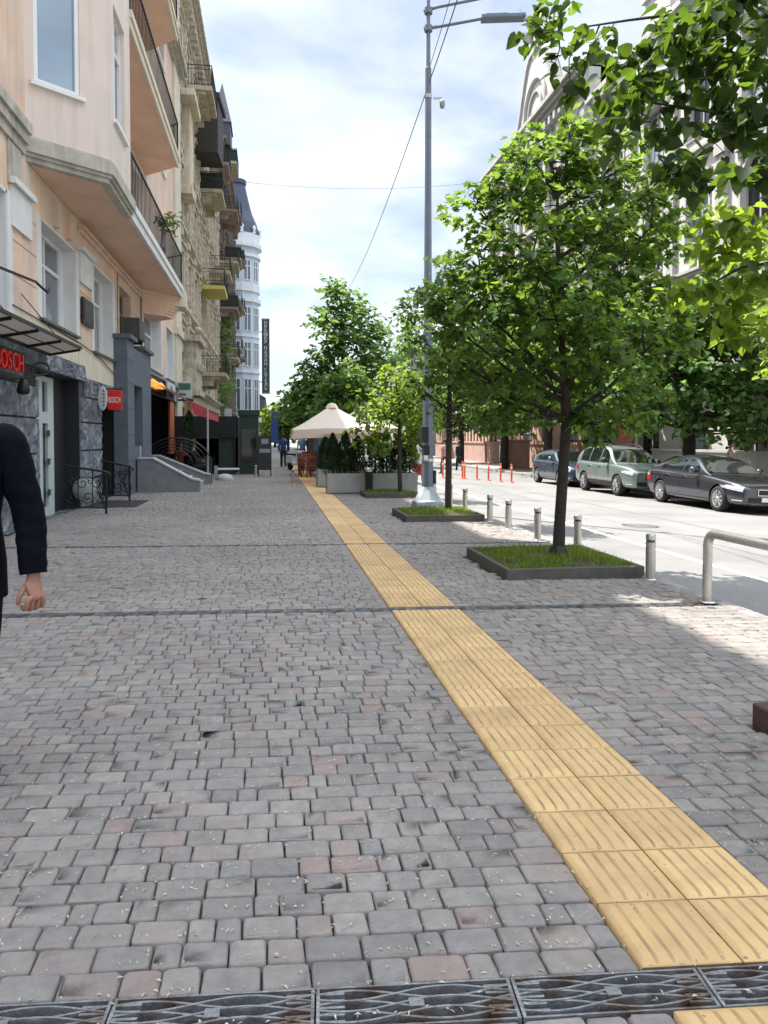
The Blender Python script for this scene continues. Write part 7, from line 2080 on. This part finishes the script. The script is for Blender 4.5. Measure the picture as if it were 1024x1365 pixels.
    mb = MB(); hair_mesh(mb, zc); mb.build('hair', hm, t)
    # clothes: lofted torso with sleeves, trousers or shorts, shoes
    g = .012 if jacket else 0.0
    lo = hz - (.17 if jacket else .06 if not sit else .02)
    mb = MB()
    torso_loft(mb, [(lo, .150 + g * 2, .112 + g * 2.2, 0), (hz - .02, .150 + g * 1.6, .115 + g * 1.6, 0), (hz + .15, .140 + g, .102 + g, 0), (hz + .30, .160 + g, .115 + g, .002), (hz + .40, .172 + g, .115 + g, .006), (hz + .455, .165 + g, .10 + g * .5, .010), (hz + .50, .142, .088, .012), (hz + .535, .092, .072, .012), (hz + .56, .066, .062, .012)])
    for sd in 'lr':
        sh, el, wr = (Vector(A[k_ + sd][0]) for k_ in ('sh', 'el', 'wr'))
        inn_ = Vector((sh.x * .5, sh.y, sh.z - .02))
        if bare_arms: p_, r_ = smooth_path([inn_, sh, sh.lerp(el, .55)], [.06, .068, .062])
        else: p_, r_ = smooth_path([inn_, sh, sh.lerp(el, .5), el, el.lerp(wr, .5), wr + (el - wr).normalized() * .015], [.055, .064 + g * .2, .063 + g * .3, .060 + g * .3, .054 + g * .2, .050 + g * .2], 10 if fine else 5)
        mb.tube(p_, r_, 20 if fine else 10)
    if fine:
        from mathutils import noise
        for i, c_ in enumerate(mb.v):
            c_ = Vector(c_); q = noise.noise(Vector((c_.x * 9, c_.y * 9, c_.z * 26 + 9 * c_.x))) * .010 + noise.noise(c_ * 40) * .003
            ax = Vector((0, 0, c_.z)) if abs(c_.x) < .17 else Vector((math.copysign(.25, c_.x), 0, c_.z)); n_ = (c_ - ax); n_.z = 0
            if n_.length > 1e-4: mb.v[i] = tuple(c_ + n_.normalized() * q)
    tp = mb.build('jacket' if jacket else 'shirt', top, t)
    if jacket:
        def fy(x, z):
            ry = float(np.interp(z, [hz, hz + .15, hz + .30, hz + .40, hz + .455, hz + .5, hz + .56], [.127, .114, .127, .127, .106, .082, .062])); rx = .17
            return .006 - ry * max(0.05, 1 - abs(x / rx) ** 2.2) ** .5 - .010
        mb = MB(); zs = [hz + .22 + .34 * k / 8 for k in range(9)]
        for k in range(8):
            wa, wb_ = .062 * k / 8, .062 * (k + 1) / 8
            mb.add([(-wa, fy(wa, zs[k]), zs[k]), (wa, fy(wa, zs[k]), zs[k]), (wb_, fy(wb_, zs[k + 1]), zs[k + 1]), (-wb_, fy(wb_, zs[k + 1]), zs[k + 1])], [(0, 1, 2, 3)], True)
        mb.build('shirt_front', mat('white_shirt', (.65, .66, .68), .8, var=.03), tp)
        mb = MB()
        for sx in (-1, 1):
            for k in range(8):
                wa, wb_ = .062 * k / 8, .062 * (k + 1) / 8; ca, cb = wa + .052 * math.sin(math.pi * min(1, (k + .6) / 8)), wb_ + .052 * math.sin(math.pi * min(1, (k + 1.6) / 8))
                v = [(sx * wa, fy(wa, zs[k]) - .003, zs[k]), (sx * ca, fy(ca, zs[k]) - .003, zs[k]), (sx * cb, fy(cb, zs[k + 1]) - .003, zs[k + 1]), (sx * wb_, fy(wb_, zs[k + 1]) - .003, zs[k + 1])]
                mb.add(v + [(x, y + .006, z) for x, y, z in v], [(0, 1, 2, 3), (0, 1, 5, 4), (1, 2, 6, 5), (3, 0, 4, 7)], True)
        mb.build('lapel', top, tp)
    mb = MB(); torso_loft(mb, [(hz - .10, .128, .100, 0), (hz - .02, .135, .103, 0), (hz + .10, .125, .092, 0)])
    for sd in 'lr':
        hp, kn, an = (Vector(A[k_ + sd][0]) for k_ in ('hip', 'knee', 'ankle'))
        if sit: hp = hp + Vector((0, .0, 0))
        top_ = hp + (Vector((0, .04, .06)) if not sit else Vector((0, .08, 0)))
        if skirt: p_, r_ = smooth_path([top_, hp, hp.lerp(kn, .5), kn + (hp - kn) * .1], [.085, .098, .095, .092])
        else: p_, r_ = smooth_path([top_, hp, hp.lerp(kn, .5), kn, kn.lerp(an, .5), an + Vector((0, .0, -.045))], [.080, .088, .082, .070, .064, .062])
        mb.tube(p_, r_, 16 if fine else 10)
    mb.build('shorts' if skirt else 'trousers', legs, t)
    sm = mat('shoe_%02d_%02d' % (int(shoe[0] * 99), int(shoe[2] * 99)), shoe, .45)
    for sd in 'lr':
        a, b = Vector(A['ankle' + sd][0]), Vector(A['toe' + sd][0])
        skin_mesh('shoe', {'h': (tuple(a + Vector((0, .04, -.04))), (.045, .042)), 'm': (tuple(a.lerp(b, .55) + Vector((0, 0, -.012))), (.048, .036)), 't': (tuple(b + Vector((0, -.05, 0))), (.042, .028))}, [('h', 'm'), ('m', 't')], sm, t, 2 if fine else 1)
    t.location = loc; t.rotation_euler = (0, 0, rz); t.scale = (h, h, h)
    return t
M_navy = mat('navy_wool', (.0022, .003, .0075), .85, var=.3, scale=30, bump=.7, bscale=11, spec=.12)
M_navy2 = mat('navy_trousers', (.0022, .003, .007), .85, var=.25, scale=60, spec=.12, bump=.4, bscale=14)
person('person in a dark navy suit at the left edge, one bare fist hanging', (-1.338, 3.5, 0), R(1), M_navy, M_navy2, stride=.10, h=1.068, fine=True, jacket=True,
       arm_l=[(.186, .01, 1.398), (.258, .03, 1.10), (.284, -.005, .836)], arm_r=[(-.186, .01, 1.392), (-.25, .03, 1.13), (-.25, -.03, .875)])
blue = mat('royal_blue_cloth', (.02, .04, .16), .8); dk = mat('dark_cloth', (.012, .014, .02), .85); wh = mat('white_cloth', (.6, .6, .6), .85); pk = mat('pink_cloth', (.45, .28, .28), .85); rd = mat('red_cloth', (.5, .05, .04), .8); gy = mat('grey_cloth', (.18, .19, .21), .85); bl2 = mat('light_blue_cloth', (.22, .35, .6), .8)
person('person in blue clothes walking on the pavement in the distance', (.62, 40.2, 0), R(180), blue, dk, stride=.15, group='people far along the street')
person('person in pale blue top beside a white scooter near the terrace', (1.5, 37.2, 0), R(160), bl2, gy, stride=.1, bare_arms=True, group='people far along the street')
person('person in pink top and dark trousers crossing the road far away', (8.8, 38.0, road_z(8.8)), R(200), pk, dk, stride=.2, bare_arms=True, group='people far along the street')
person('person in white shirt and red shorts walking just left of the lamp mast', (4.45, 22.6, 0 if 4.45 < KX else road_z(4.45)), R(170), wh, rd, stride=.18, skirt=True, bare_arms=True)
person('person in dark clothes walking behind the second thin tree trunk across the road', (10.95, 43.5, road_z(10.95)), R(190), dk, dk, stride=.2, group='people far along the street')
person('person in a pale top seen over the roof of the black saloon', (14.7, 22.6, FZ), R(60), pk, gy, stride=.12, bare_arms=True)
person('person in dark jacket sitting at the cafe table behind the curved railing', (-2.75, 27.4, 0), R(120), dk, dk, sit=True)
person('person in a wine red top sitting at the cafe table', (-3.3, 28.6, 0), R(40), mat('wine_cloth', (.12, .02, .025), .8), dk, sit=True, bare_arms=True)
t = thing('cafe_table', 'small dark cafe table between the seated people', 'table', (-2.9, 28.1, 0))
mb = MB(); mb.lathe([(.0, .72), (.36, .72), (.36, .75), (0, .75)], (-2.75, 28.1, 0), 20); mb.build('tabletop', mat('dark_tabletop', (.05, .04, .035), .4), t)
mb = MB(); mb.lathe([(.22, .001), (.03, .04), (.03, .72)], (-2.75, 28.1, 0), 10); mb.build('pedestal', M_black, t)
for i, (x, y, r, lb) in enumerate(((-2.75, 27.4, 120, 'black cafe chair under the person in dark jacket'), (-3.3, 28.6, 40, 'black cafe chair under the person in the wine red top'))):
    c = thing('cafe_chair', lb, 'chair', (0, 0, 0), 0, 'black cafe chairs'); mb = MB(); mb.box(-.21, .21, -.22, .22, .40, .43); mb.build('seat', M_black, c)
    mb = MB(); mb.box(-.21, .21, .22, .25, .45, .9); mb.build('backrest', M_black, c)
    for sx in (-.19, .19):
        for sy in (-.2, .2): mb = MB(); mb.bar((sx, sy, 0), (sx, sy, .4), .03); mb.build('leg', M_black, c)
    place(c, (x, y, 0), R(r))
# white scooter
def scooter():
    t = thing('motor_scooter', 'white and dark scooter parked at the end of the terrace', 'scooter', (0, 0, 0))
    for y in (-.6, .6):
        mb = MB(); mb.lathe([(.14, -.05), (.24, -.05), (.25, 0), (.24, .05), (.14, .05)], (0, y, .25), 20, 'X'); mb.build('wheel', M_tyre, t)
    mb = MB(); mb.box(-.16, .16, .05, .75, .35, .72, .04); mb.box(-.2, .2, -.55, -.42, .35, .95, .03); mb.box(-.17, .17, -.42, .1, .25, .36, .02); mb.build('body', M_white, t)
    mb = MB(); mb.box(-.14, .14, .0, .8, .722, .80, .02); mb.build('seat', M_black, t)
    mb = MB(); mb.tube([(0, -.6, .25), (0, -.48, .98)], .025, 8); mb.bar((-.33, -.46, 1.0), (.33, -.46, 1.0), .035); mb.build('handlebar', M_black, t)
    mb = MB(); mb.lathe([(0, -.06), (.08, -.04), (.09, .04)], (0, -.56, .85), 12, 'Y'); mb.build('headlight', M_lamp, t)
    t.location = (1.15, 36.4, 0); t.rotation_euler = (0, 0, R(25))
scooter()
